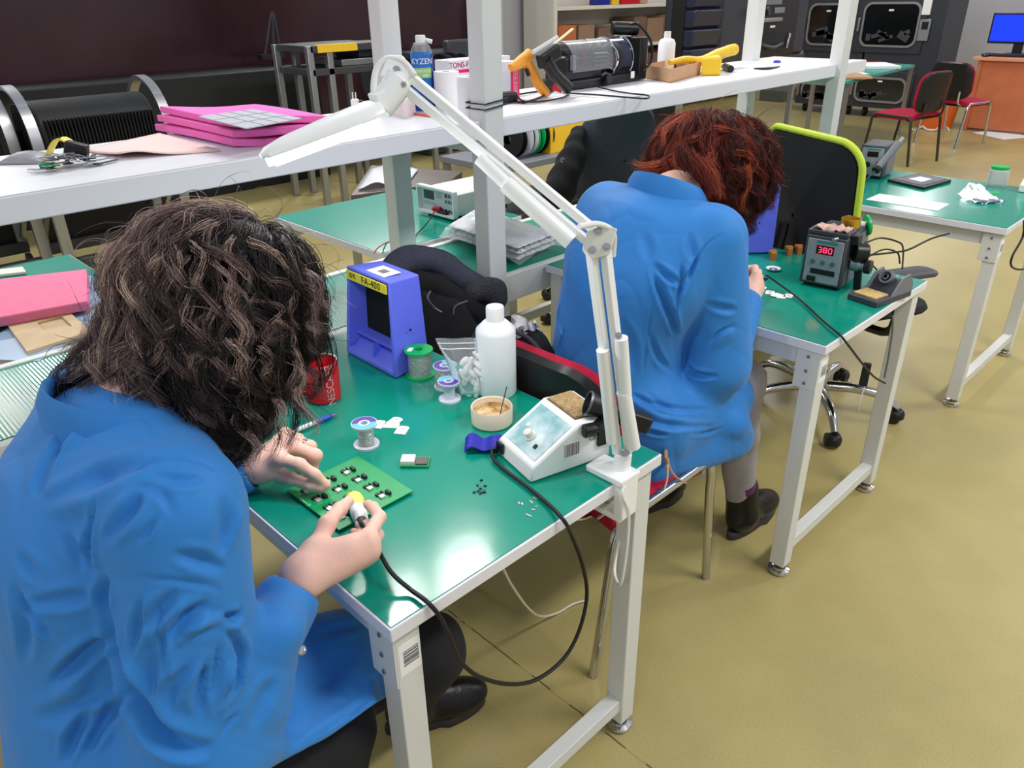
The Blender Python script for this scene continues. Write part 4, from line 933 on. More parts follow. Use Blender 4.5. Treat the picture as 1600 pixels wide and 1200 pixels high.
# soldering iron in her hand, its lead looping over the bench edge to the white station
it = px(548, 766, .762); ir = min((px(566, 817, .78 + .002 * k) for k in range(60)), key=lambda p: abs(np.linalg.norm(p - it) - .13))
dI = unit(ir - it)
iron = thing('soldering_iron', 'white and yellow handled soldering iron held in the near worker\'s right hand', 'soldering iron', tuple(it))
part('tip', G().lathe([(0, 0), (.0012, .002), (.0025, .02), (.0035, .028), (.0035, .045), (0, .045)], it, dI, 16), M['steel'], iron, Wd=True)
part('grip', G().lathe([(0, .030), (.010, .030), (.0155, .038), (.0165, .048), (.0150, .060), (.0118, .068), (.0130, .076), (.0128, .084), (0, .084)], it, dI, 24), mat('yellow_grip', (244, 222, 110), .5), iron, Wd=True, label='pale yellow foam grip')
part('handle', G().lathe([(0, .080), (.0132, .080), (.0138, .086), (.0130, .104), (.0115, .118), (.009, .122), (0, .122)], it, dI, 24), M['white'], iron, Wd=True)
part('strain_relief', G().lathe([(0, .118), (.0085, .118), (.0075, .13), (.005, .14), (0, .14)], it, dI, 16), M['dark_grey'], iron, Wd=True)
e0 = it + dI * .128
cp = [e0, e0 + dI * .014 + A0(.002), aty(592, 862, .11), zt(612, 895, .775), zt(640, 920, .76), zt(668, 941, .757), aty(690, 968, -.012), aty(708, 1008, -.02), aty(722, 1036, -.02), aty(750, 1058, -.025), aty(795, 1069, -.03), aty(838, 1062, -.03),
      aty(880, 1030, -.03), aty(905, 985, -.025), aty(917, 930, -.02), aty(910, 882, -.015), aty(893, 836, -.006), zt(880, 812, .757), zt(855, 786, .756), zt(820, 757, .756), zt(790, 735, .756), zt(772, 718, .758), zt(769, 704, .764), zt(776, 700, .768)]
part('lead', G().tube(cp, .0036, 10, 6), M['rubber'], iron, Wd=True, label='black lead looping below the bench edge')

# white soldering station with sponge
s0, s1, s2 = zt(776, 708), zt(829, 757), zt(942, 706)
fx = unit(s1 - s0); gy = unit(s2 - s1); gy = unit(gy - fx * np.dot(gy, fx)); Wd_, Dp = np.linalg.norm(s1 - s0) * 1.0, np.linalg.norm(s2 - s1)
st = thing('soldering_station', 'white soldering station with a tan sponge in its top and a sloped front panel', 'soldering station', tuple((s0 + s2) / 2))
HB, HF, HS = .092, .032, .065
sp_ = lambda a, b, c: s0 + fx * a * Wd_ + gy * b * Dp + A0(c)
def side(a): return [sp_(a, 0, .002), sp_(a, 1, .002), sp_(a, 1, HB * .96), sp_(a, .60, HB), sp_(a, .03, HF)]
P0, P1 = side(0), side(1); n = 5
body = G().add(P0 + P1, [(0, 1, 2, 3, 4), (9, 8, 7, 6, 5)] + [(i, (i + 1) % n, n + (i + 1) % n, n + i) for i in range(n)])
part('housing', body, M['white'], st, .004, Wd=True)
pu = unit(P0[3] - P0[4]); pn = np.cross(fx, pu); pn = pn if pn[2] > 0 else -pn; pc = (P0[3] + P0[4] + P1[3] + P1[4]) / 4; ps = np.linalg.norm(P0[3] - P0[4])
pan = part('front_panel', G().fbox(pc + pn * .0005, fx, pu, pn, (Wd_ * .84, ps * .80, .002)), mat('pale_teal_panel', (150, 202, 208), .12, noise=.25, scale=18, c2=(236, 242, 242)), st, .001, Wd=True, label='glossy pale teal front panel')
part('dial', G().lathe([(0, 0), (.011, 0), (.011, .004), (.0085, .005), (.008, .016), (0, .017)], pc + pn * .0015 - pu * ps * .14 - fx * .002, pn, 28), M['cream'], pan, Wd=True)
part('switch', G().fbox(pc + pn * .003 - pu * ps * .22 + fx * Wd_ * .22, fx, pu, pn, (.007, .009, .003)), M['black'], pan, .0005, Wd=True)
part('lamp', G().cyl(pc + pn * .001 - pu * ps * .02 - fx * Wd_ * .24, pc + pn * .004 - pu * ps * .02 - fx * Wd_ * .24, .004), M['white'], pan, Wd=True)
part('iron_socket', G().fbox(sp_(.13, 0, .022) - gy * .001, fx, gy, A0(1.), (.02, .006, .022)), M['black'], st, .001, Wd=True)
sc_ = sp_(.46, .77, HB * .985)
part('sponge_tray', G().fbox(sc_, fx, gy, A0(1.), (Wd_ * .80, Dp * .34, .004)), mat('tray_brown', (110, 92, 80), .6), st, .002, Wd=True)
part('sponge', G().fbox(sc_ + A0(.003), fx, gy, A0(1.), (Wd_ * .74, Dp * .305, .007)), mat('tan_sponge', (176, 148, 104), .95, noise=.35, scale=180, bump=.6, bscale=260), st, .002, Wd=True)
sb = part('side_label', G().fbox(sp_(1, .50, .045) + fx * .0005, gy, A0(1.), fx, (.036, .036, .0006)), M['white'], st, Wd=True)
g = G(); rr = random.Random(4); x = -.016
while x < .016:
    k = rr.choice((.0008, .0015, .0022)); g.fbox(sp_(1, .50, .045) + fx * .0009 + gy * (x + k / 2), gy, A0(1.), fx, (k, .026, .0004)); x += k + rr.choice((.0008, .0014))
part('barcode', g, mat('plum_ink', (120, 90, 100), .7), sb, Wd=True)
lettering('CE', .014, sp_(1, .76, .055) + fx * .001, gy, (0, 0, 1), M['grey_ink'], sb)
# iron holder clipped to the station
hd_ = thing('iron_holder', 'black funnel iron holder with knurled knob clipped to the white station', 'holder', tuple(sp_(1.05, .95, 0)))
fa = aty(905, 626, .16); fb = aty(962, 652, .17)
fa = sp_(.95, .98, .12); da = unit(gy * .75 + fx * .45 + A0(-.35)); fa = atz(918, 630, .868) ; fb = fa + da * .07
part('funnel', G().lathe([(.021, 0), (.0235, -.001), (.0235, .004), (.019, .02), (.016, .05), (.012, .07), (0, .07)], fa, da, 32).lathe([(.021, 0), (.016, .03), (.010, .06), (0, .06)], fa, da, 32), M['black'], hd_, Wd=True)
part('rim', G().lathe([(.0215, -.001), (.0238, -.0015), (.0242, .002), (.0238, .003), (.0215, .001)], fa, da, 32), M['dull_steel'], hd_, Wd=True)
ka = atz(922, 672, .83); part('knob', G().lathe([(0, -.014), (.011, -.014), (.013, -.012), (.013, .008), (.008, .010), (.006, .022), (0, .022)], ka, unit(gy + fx * .2), 12), M['black'], hd_, Wd=True, sm=20)
part('bracket', G().bar(ka + gy * .012, fb - da * .02, .02, .012).bar(ka + gy * .014, sp_(1, .92, .07), .016, .008).fbox(sp_(1, .9, .06) + fx * .003, gy, A0(1.), fx, (.03, .05, .006)), M['black'], hd_, .001, Wd=True)
fin = fb + da * .025
part('tip_guard', G().fbox(fin, da, np.cross(A0(1.), da), np.cross(da, np.cross(A0(1.), da)), (.06, .03, .035)), M['black'], hd_, .004, Wd=True)

# desk lamp
LB = A_ = np.array([.515, .012, TZ])
lamp = thing('desk_lamp', 'white articulated desk lamp clamped to the near bench, lit head over the circuit board', 'desk lamp', tuple(LB))
J0 = np.array([.535, .012, TZ + .045]); J1 = aty(934, 376, .03); J2 = att(622, 116, 1.15)
part('clamp', G().fbox(LB + (0.005, .012, .007), (1, 0, 0), (0, 1, 0), (0, 0, 1), (.055, .085, .014)).fbox(LB + (.005, -.02, -.03), (1, 0, 0), (0, 1, 0), (0, 0, 1), (.045, .022, .09)).fbox(LB + (.005, .005, -.075), (1, 0, 0), (0, 1, 0), (0, 0, 1), (.045, .065, .012)).cyl(LB + (.015, .0, .01), LB + (.018, .0, .045), .016), M['lamp_white'], lamp, .003, Wd=True)
part('clamp_screw', G().cyl(LB + (.005, .02, -.095), LB + (.005, .02, -.028), .004).bar(LB + (-.025, .02, -.09), LB + (.03, .02, -.09), .004, .004).cyl(LB + (.005, .02, -.032), LB + (.005, .02, -.027), .012), M['steel'], lamp, Wd=True)
dl = unit(J1 - J0); sx = unit(np.cross(dl, CAM_R[2])); du = unit(J2 - J1); su = unit(np.cross(du, CAM_R[2])); nl = CAM_R[2]
def arm(name, a, b, s, w=.015, gap=.030):
    g = G()
    for k in (-.5, .5): g.bar(a + s * gap * k, b + s * gap * k * .8, w, w)
    return g
lower = part('lower_arm', G().bar(J0 + sx * .012, J1 + sx * .012, .014, .014), M['lamp_white'], lamp, .0015, Wd=True); part('lower_arm', G().bar(J0 - sx * .010, J1 - sx * .010, .014, .014), M['lamp_white'], lamp, .0015, Wd=True)
part('spring_sleeve', G().cyl(J0 + sx * -.016 - nl * .016 + dl * .01, J0 + sx * -.010 - nl * .016 + dl * .13, .0125).cyl(J0 + sx * -.012 - nl * .016 + dl * .125, J0 + sx * -.016 - nl * .016 + dl * .235, .0115), M['lamp_white'], lamp, Wd=True)
part('spring_sleeve', G().cyl(J0 + sx * .020 - nl * .010 + dl * .03, J0 + sx * .016 - nl * .012 + dl * .22, .0105), M['lamp_white'], lamp, Wd=True)
part('upper_arm', G().bar(J1 + su * .011, J2 + su * .010, .013, .013), M['lamp_white'], lamp, .0015, Wd=True); part('upper_arm', G().bar(J1 - su * .009, J2 - su * .009, .013, .013), M['lamp_white'], lamp, .0015, Wd=True)
part('spring_sleeve', G().cyl(J1 + su * .030 * -(-1) - nl * .012 + du * .03, J1 + su * .026 - nl * .014 + du * .16, .013).cyl(J1 + su * .026 - nl * .014 + du * .15, J1 + su * .022 - nl * .014 + du * .215, .010), M['lamp_white'], lamp, Wd=True)
hull = [(-.030, .010), (-.01, .022), (.016, .016), (.024, -.008), (.014, -.03), (-.014, -.028)]
part('elbow_plate', G().prism(hull, J1 - nl * .013, sx, dl, nl, .004).prism(hull, J1 + nl * .010, sx, dl, nl, .004), M['lamp_white'], lamp, .001, Wd=True)
part('head_bracket', G().prism([(-.016, -.018), (.018, -.02), (.022, .016), (-.010, .026), (-.024, .008)], J2 - nl * .013, su, du, nl, .026), M['lamp_white'], lamp, .003, Wd=True)
H1 = att(600, 172, 1.15); H0 = att(408, 246, 1.105)
hd1 = unit(H0 - H1); hw = unit(np.cross(hd1, A0(1.))); hu = np.cross(hw, hd1); hu = hu if hu[2] > 0 else -hu
Lh = np.linalg.norm(H0 - H1)
part('swivel', G().cyl(J2 - hu * .0 + nl * 0, J2 * .45 + H1 * .55, .019).cyl(J2 * .45 + H1 * .55 - su * .026, J2 * .45 + H1 * .55 + su * .026, .021).bar(J2 * .4 + H1 * .6, H1 + hd1 * .01 + hu * .012, .026, .03).cyl(J2 * .3 + H1 * .7 - su * .03, J2 * .3 + H1 * .7 - su * .055, .013), M['lamp_white'], lamp, .002, Wd=True)
v = []; NS = 12
prof = [(0, .012, .008), (.03, .028, .018), (.12, .036, .021), (.4, .036, .020), (.8, .031, .016), (.95, .026, .011), (1, .012, .005)]
for f, w_, h_ in prof:
    for k in range(NS + 1):
        a = PI * k / NS; v.append(H1 + hd1 * Lh * f + hw * w_ * math.cos(a) + hu * (h_ * 1.0 * math.sin(a)))
n = NS + 1
part('head', G().add(v, [(i * n + k, i * n + k + 1, (i + 1) * n + k + 1, (i + 1) * n + k) for i in range(len(prof) - 1) for k in range(NS)] + [tuple(i * n for i in range(len(prof))) + tuple(i * n + NS for i in range(len(prof) - 1, -1, -1))]), M['lamp_white'], lamp, .001, Wd=True)
tm = mat('lit_tube', (255, 255, 255), .4, emit=9)
part('light_tube', G().tube([H1 + hd1 * Lh * .22 - hu * .010 + hw * .008, H1 + hd1 * Lh * .97 - hu * .008 + hw * .008], .010, 12).tube([H1 + hd1 * Lh * .22 - hu * .010 - hw * .016, H1 + hd1 * Lh * .93 - hu * .008 - hw * .016], .008, 12), tm, lamp, Wd=True)
scr = []
for q, n_ in ((J1 + dl * .012 - nl * .014, nl), (J1 + dl * -.016 + sx * .012 - nl * .014, nl), (J1 + dl * -.016 - sx * .01 - nl * .014, nl), (J2 - nl * .014, nl), (J2 - du * .02 + su * .01 - nl * .014, nl), (J0 - nl * .012, nl), (J0 + dl * .24 - sx * .012 - nl * .016, nl)):
    part('screw', G().cyl(q, q - n_ * .004, .0055, n=12).cyl(q, q - n_ * .006, .003, n=8), M['steel'], lamp, Wd=True)
part('cord', G().tube([att(648, 118, 1.14), att(630, 97, 1.14), att(606, 92, 1.14), att(589, 108, 1.14), att(584, 140, 1.14), att(590, 165, 1.14)], .005, 10, 6), M['white'], lamp, Wd=True)
part('cord', G().tube([aty(905, 354, .02), aty(935, 350, .015), aty(958, 364, .015), aty(958, 400, .02)], .0045, 10, 6), M['white'], lamp, Wd=True)
part('cord', G().tube([LB + (.02, -.02, .01), aty(972, 770, -.02), aty(982, 800, -.02), aty(980, 850, -.02), aty(972, 905, -.015), aty(966, 912, 0.0), aty(960, 890, .03), aty(968, 840, .05)], .0032, 8, 6), M['white'], lamp, Wd=True)
l = bpy.data.lights.new('desk_lamp_light', 'AREA'); l.shape = 'RECTANGLE'; l.size = .03; l.size_y = .12; l.energy = 1.6
lo_ = bpy.data.objects.new('desk_lamp_light', l); COL.objects.link(lo_)
lc = H1 + hd1 * Lh * .6 - hu * .024; lo_.matrix_world = Matrix((tuple(hw) + (lc[0],), tuple(hd1) + (lc[1],), tuple(hu) + (lc[2],), (0, 0, 0, 1))).to_4x4()
lo_.matrix_world = Matrix(((hw[0], hd1[0], hu[0], lc[0]), (hw[1], hd1[1], hu[1], lc[1]), (hw[2], hd1[2], hu[2], lc[2]), (0, 0, 0, 1)))
one('white_wire', G().tube([atz(786, 888, .5), atz(800, 915, .4), atz(825, 950, .2), atz(845, 963, .06), atz(870, 958, .01), atz(895, 944, .008), atz(915, 938, .008)], .003, 8, 6), M['cream'], 'thin white wire hanging under the near bench', 'wire')

# violet-blue fume absorber with black filter
def absorber(label, c, rz, fp=False):
    t = thing('fume_absorber', label, 'fume absorber', c, rz, 'violet blue fume absorbers')
    # local: opening faces -X, width along Y
    W2, Hh = .105, .225; fo = [(-W2, 0), (W2, 0), (W2 * .82, Hh), (-W2 * .82, Hh)]
    def out(sx, dz, s=1): return [(p[0] * s, p[1]) for p in fo]
    bw = [(p[0] * .86, .004 + p[1] * .955) for p in fo]; inn = [(p[0] * .89, .012 + p[1] * .91) for p in fo]
    g = G(); X = [(-.05, fo), (.05, bw)]
    v = [(-.055 + (.018 if p[1] > 0 else 0), p[0], p[1]) for p in fo] + [(.055, p[0], p[1]) for p in bw] + [(-.055 + (.018 if p[1] > .1 else 0), p[0], p[1]) for p in inn] + [(.02, p[0] * .9, .02 + p[1] * .9) for p in inn]
    f = []
    for i in range(4):
        j = (i + 1) % 4; f += [(i, j, 4 + j, 4 + i), (i, 8 + i, 8 + j, j), (8 + i, 12 + i, 12 + j, 8 + j)]
    f += [(4, 5, 6, 7), (12, 15, 14, 13)]
    part('shell', G().add(v, f), M['blue_plastic'], t, .006)
    part('filter', G().hexa([(.002, -.084, .055), (.016, -.084, .055), (.016, .084, .055), (.002, .084, .055)], [(.002, -.072, .2), (.016, -.072, .2), (.016, .072, .2), (.002, .072, .2)]), mat('black_foam_filter', (14, 14, 15), .95, bump=.5, bscale=300), t)
    part('sill', G().box((-.03, -.086, .052), (.002, .086, .058)).box((-.045, -.006, .012), (.0, -.002, .054)).hexa([(-.052, -.086, .012), (-.052, .086, .012), (-.044, .086, .012), (-.044, -.086, .012)], [(-.006, -.086, .05), (-.006, .086, .05), (.0, .086, .05), (.0, -.086, .05)][0:4]), M['blue_plastic'], t, .001)
    pl = part('name_strip', G().box((-.0425, -.080, .196), (-.0395, .080, .218)), mat('yellow_label', (226, 214, 60), .5), t, label='yellow name strip')
    lettering('FA-400', .0235, (-.0428, -.020, .207), (0, -1, 0), (0, 0, 1), M['ink'], pl, Wd=False, space=1.1)
    lettering('白光', .013, (-.0428, .055, .208), (0, -1, 0), (0, 0, 1), M['ink'], pl, Wd=False)
    st_ = part('sticker', G().box((-.025, -.05, .2245), (.022, .02, .2262)), M['paper'], t, label='white sticker on top')
    part('barcode', G().box((-.012, -.03, .2262), (.008, -.004, .2265)), M['grey_ink'], st_)
    part('screw_hole', G().cyl((.0, -.1005, .105), (.0, -.099, .105), .003), M['black'], t)
    return t
p0, p1, p2 = zt(541, 552), zt(607, 590), zt(659, 570)
fc = (p0 + p2) / 2; ang = math.atan2(*(unit(p2 - p1)[[1, 0]]))
ab = absorber('violet blue fume absorber with black filter at the back of the near bench', (fc[0] + .01, fc[1] - .01, TZ + .001), ang)
ab2 = dup(ab, (*zt(1176, 384)[:2], TZ + .001), math.radians(-55), 'violet blue fume absorber in front of the red haired worker\'s face')

# mug
def mug(c):
    t = thing('mug', 'red coffee mug with white lettering beside the dark curly hair', 'mug', c)
    part('cup', G().lathe([(0, 0), (.034, 0), (.037, .004), (.0395, .09), (.038, .092), (.036, .09), (.034, .008), (0, .006)], (0, 0, 0), n=40), M['red'], t)
    part('lining', G().lathe([(.0383, .0925), (.0362, .0905), (.0343, .009), (0, .0065)], (0, 0, 0), n=40), M['white'], t)
    a = 2.75
    e = lambda r, z: (r * math.cos(a), r * math.sin(a), z)
    part('handle', G().tube([e(.036, .074), e(.058, .076), e(.066, .055), e(.058, .028), e(.036, .022)], .0062, 12, 6), M['red'], t)
    al = math.atan2(CAM_C[1] - c[1], CAM_C[0] - c[0]) + .42
    rd = np.array([math.cos(al), math.sin(al), 0]); tg = np.array([-math.sin(al), math.cos(al), 0])
    o = lettering('NESCAFÉ', .0235, (0, 0, 0), (0, 0, 1), -tg, M['white'], t, Wd=False)
    for v_ in o.data.vertices:          # wrap the word round the cup
        q = np.array(v_.co); s_ = np.dot(q, tg); b_ = al + s_ / .038; r_ = .0386 + .0006 + (q[2] + .046) * .027 - .0004
        v_.co = (r_ * math.cos(b_), r_ * math.sin(b_), q[2] + .046)
    return t
mug(tuple(zt(507, 622)))
# reels of solder
def reel(label, c, r, h, m_f, ring=None, wire=.8, tag_=None):
    t = thing('solder_reel', label, 'solder reel', c, 0, 'solder reels on the near bench'); e = .004
    part('flange', G().lathe([(.2 * r, 0), (r, 0), (r, e), (.2 * r, e), (.2 * r, 0)], n=40), m_f, t)
    f2 = part('flange', G().lathe([(.28 * r, h - e), (r, h - e), (r, h), (.28 * r, h), (.28 * r, h - e)], n=40), m_f, t)
    part('core', G().lathe([(.3 * r, e), (.5 * r, e), (.5 * r, h - e), (.3 * r, h - e)], n=32).lathe([(.28 * r, h), (.26 * r, .004)], n=32), m_f, t)
    if wire: part('wire', G().lathe([(.45 * r, e)] + [(wire * r + (.0006 if i % 2 else 0), e + (h - 2 * e) * i / 30) for i in range(31)] + [(.45 * r, h - e)], n=40), M['solder'], t)
    if ring:
        for k, (m_, a0, a1, r0, r1) in enumerate(ring):
            P = [[(rr_ * math.cos(a), rr_ * math.sin(a), h + .0004) for a in np.linspace(a0, a1, 24)] for rr_ in (r * r0, r * r1)]
            part('paper_ring', G().sheet(P), m_, f2)
    if tag_: part('sticker', G().fbox((tag_[0] * r, tag_[1] * r, h + .0004), (math.cos(.6), math.sin(.6), 0), (-math.sin(.6), math.cos(.6), 0), (0, 0, 1), (.02, .011, .0006)), M['paper'], f2)
    return t
M['ring_purple'] = mat('purple_print', (84, 50, 160), .4); M['ring_cyan'] = mat('cyan_print', (90, 190, 226), .4); M['flange_w'] = mat('pale_grey_plastic', (206, 210, 222), .4)
rg = lambda a: [(M['ring_purple'], a, a + 3.2, .45, .93), (M['ring_cyan'], a + 3.2, a + 2 * PI, .45, .93)]
reel('large solder reel with bright green flanges beside the blue fume absorber', tuple(zt(657, 586)), .033, .066, M['green_plastic'], tag_=(-.45, .35))
reel('full solder reel with purple and cyan ring behind the empty reel', tuple(zt(697, 604)), .0265, .054, M['flange_w'], rg(1.2), .85)
reel('empty white solder reel in front of the full purple one', tuple(zt(703, 624)), .0245, .046, M['flange_w'], rg(2.6), 0)
reel('half used solder reel with cyan and purple top beside the circuit board', tuple(zt(573, 695)), .0255, .05, M['flange_w'], rg(-.6), .58)
# bottle
c = zt(777, 612); R_ = .043
bt = thing('bottle', 'tall milky plastic bottle with white cap standing on the near bench', 'bottle', tuple(c))
part('body', G().lathe([(0, 0), (R_ * .93, 0), (R_, .006), (R_, .146), (R_ * .97, .153), (R_ * .6, .169), (.018, .173), (.018, .175), (0, .175)], n=48), M['translucent'], bt)
part('cap', G().lathe([(0, .172), (.0195, .172), (.0195, .20), (.018, .203), (0, .203)], n=32), M['white'], bt)
one('liquid', G().lathe([(0, .002), (R_ * .92, .002), (R_ * .965, .006), (R_ * .965, .03), (0, .03)], c, n=40), M['cloudy'], 'clear liquid at the bottom of the milky bottle', 'liquid') if False else None
# bowl of flux with a stirring stick
c = zt(769, 660)
bw = thing('bowl', 'cream ceramic bowl crusted with amber flux beside the tall bottle', 'bowl', tuple(c))
part('dish', G().lathe([(0, 0), (.038, 0), (.042, .004), (.0432, .038), (.042, .040), (.0398, .038), (.038, .008), (0, .007)], n=48), mat('cream_ceramic', (226, 208, 186), .4), bw)
part('flux', G().lathe([(0, .016), (.02, .0165), (.0383, .018), (.0389, .027), (.0383, .0182)], n=48), mat('amber_flux', (214, 160, 84), .35, noise=.45, scale=60, c2=(236, 214, 170)), bw, label='amber flux residue')
one('stirring_stick', G().cyl(zt(780, 652, .765), atz(792, 604, .83), .0013, n=8), M['dull_steel'], 'thin metal stick leaning in the cream bowl', 'stick')
# bag of swabs
c = zt(745, 617)
bag = thing('plastic_bag', 'clear zip bag of white swabs leaning on the tall bottle', 'bag', tuple(c))
w1_, w2_ = unit(CAM_R[0] * (1, 1, 0)), A0(1.)
back_ = unit(np.cross(w1_, w2_))
def bagsheet(s):
    P = []
    for i in range(13):
        f = i / 12; row = []
        for j in range(11):
            x = (j / 10 - .5); bul = math.cos(x * PI) * (.024 * math.sin(PI * min(1, f * 1.15)) ** .7 if f < .87 else .001)
            wv = .004 * math.sin(9 * x + 5 * f) * math.sin(7 * f + 3)
            row.append(c + w1_ * (x * (.045 + .042 * f) - .010 - .03 * f) + w2_ * (.002 + f * .135) + back_ * (s * bul + wv + .01 - .01 * f))
        P.append(row)
    return P
part('film', G().sheet(bagsheet(1)).sheet(bagsheet(-1)[::-1]), M['clear'], bag, Wd=True, sm=180)
top = bagsheet(1)
part('zip_strip', G().tube([p + back_ * -.001 for p in top[10]], .0012, 6).tube([p for p in top[11]], .001, 6), M['white'], bag, Wd=True)
M['swab'] = mat('swab_white', (236, 234, 232), .7)
rr = random.Random(5)
for k in range(22):
    q = c + w1_ * (rr.uniform(-.03, .018)) + w2_ * (.016 + .078 * k / 21) + back_ * rr.uniform(-.004, .012)
    d = unit(w1_ * rr.uniform(-1, .4) + w2_ * rr.uniform(.3, 1.2)); L = rr.uniform(.012, .02)
    s = one('swab', G().lathe([(0, -L), (.005, -L * .92), (.0072, -L * .5), (.0068, L * .3), (.004, L * .85), (0, L)], q, d, 12), M['swab'], 'white swab inside the clear zip bag by the bottle', 'swab', group='swabs in the zip bag')
# blue cloth, pen, tags, module, loose parts
c = zt(757, 700); P = []
for i in range(12):
    P.append([c + np.array([.62, .64, 0]) * (i / 11 - .5) * .055 + np.array([.71, -.7, 0]) * (j / 11 - .5) * .075 + A0(.006 + .010 * abs(math.sin(i * .9 + j * .35)) + .006 * math.sin(j * .9)) for j in range(12)])
one('cloth', G().slab(P, .002), mat('ultramarine_cloth', (34, 34, 160), .6), 'crumpled dark blue cloth beside the white soldering station', 'cloth', sm=180)
a, b = zt(437, 683, .758), zt(527, 646, .7565); d = unit(b - a); L = np.linalg.norm(b - a)
pen = thing('pen', 'white and blue ballpoint pen lying near the red mug', 'pen', tuple(a))
part('barrel', G().lathe([(0, 0), (.0045, 0), (.005, .01), (.005, L * .62), (0, L * .62)], a, d, 20), M['white'], pen, Wd=True)
part('grip', G().lathe([(0, L * .62), (.0052, L * .62), (.0055, L * .75), (.0045, L * .9), (0, L * .9)], a, d, 20), mat('blue_grip', (44, 84, 180), .5), pen, Wd=True, label='blue rubber grip')
part('point', G().lathe([(.0040, L * .9), (.0012, L * .985), (.0008, L), (0, L)], a, d, 16), M['chrome'], pen, Wd=True)
part('clip', G().bar(a + A0(.0062), a + d * L * .3 + A0(.0066), .003, .0012), mat('blue_clip', (30, 50, 150), .4), pen, Wd=True)
def tag_card(u, v, r, label, k=0):
    q = zt(u, v, TZ + .0012 + k * .0012); x = np.array([math.cos(r), math.sin(r), 0]); y = np.array([-math.sin(r), math.cos(r), 0])
    o = [(-.016, -.012), (.012, -.012), (.016, -.006), (.016, .006), (.012, .012), (-.016, .012)]
    t = thing('white_tag', label, 'tag', tuple(q), 0, 'small white tags')
    part('card', G().prism(o, q - A0(.0006), x, y, A0(1.), .0011), M['paper'], t, Wd=True)
    part('hole', G().cyl(q + x * .006 + A0(.0004), q + x * .006 + A0(.0007), .0016, n=12), M['ink'], t, Wd=True)
for u, v, r, l_, k in ((592, 663, .5, 'white tag half hidden behind the reel near the circuit board', 0), (612, 664, -.9, 'white tag lying lowest in the small heap near the circuit board', 0), (617, 658, .3, 'white tag on top of the small heap near the circuit board', 1), (628, 672, .6, 'single white tag lying right of the small heap', 0)): tag_card(u, v, r, l_, k)
c = zt(649, 724); x, y = unit(zt(672, 722) - zt(628, 722)), None; y = np.array([-x[1], x[0], 0])
md = thing('radio_module', 'small green module board with white square antenna lying right of the circuit board', 'module', tuple(c))
part('board', G().fbox(c + A0(.003), x, y, A0(1.), (.054, .034, .003)), M['pcb'], md, Wd=True)
part('antenna', G().fbox(c - x * .013 + A0(.0085), x, y, A0(1.), (.026, .026, .008)), mat('ceramic_white', (236, 224, 214), .5), md, .0006, Wd=True)
part('shield', G().fbox(c + x * .0135 - y * .001 + A0(.006), x, y, A0(1.), (.022, .024, .003)), mat('shield_brown', (92, 80, 76), .35, metal=.5), md, .0004, Wd=True)
for i, (u, v) in enumerate(((752, 751), (746, 759), (758, 760), (751, 764), (747, 768), (752, 770), (757, 768), (741, 770), (750, 772), (757, 770))):
    q = zt(u, v); one('loose_chip', G().obox(q + A0(.0012), (.0046, .0036, .003), i * .9), M['chip'], 'tiny black chip scattered in a cluster on the near bench', 'chip', group='loose black chips')
for i, (u, v, n_) in enumerate(((811, 787, 2), (816, 788, 2), (830, 785, 3), (836, 779, 3), (826, 806, 4), (833, 797, 2), (838, 792, 1))):
    q = zt(u, v); one('loose_resistor', G().obox(q + A0(.0008), (.003 * n_, .0026, .0016), .9 + .2 * i), M['tin'], 'tiny silver part scattered beside the black lead', 'resistor', group='loose silver parts')
# hairband ring
rgc = px(483, 704, .82)
rn = thing('ring', 'silver ring with a round stone on the left hand over the board', 'ring', tuple(rgc))
dr = unit(r_ring) if False else unit(l_rin[1] - l_rin[0]); qr = l_rin[0] * .35 + l_rin[1] * .65
part('band', G().tube([qr + .0108 * (math.cos(t) * frame(dr)[0] + math.sin(t) * frame(dr)[1]) for t in np.linspace(0, 2 * PI, 25)], .0011, 6), M['chrome'], rn, Wd=True)
up_ = unit(A0(1.) - dr * dr[2]); part('stone', G().lathe([(0, 0), (.0052, 0), (.0045, .002), (.002, .003), (0, .003)], qr + up_ * .0105, up_, 20), M['steel'], rn, Wd=True)

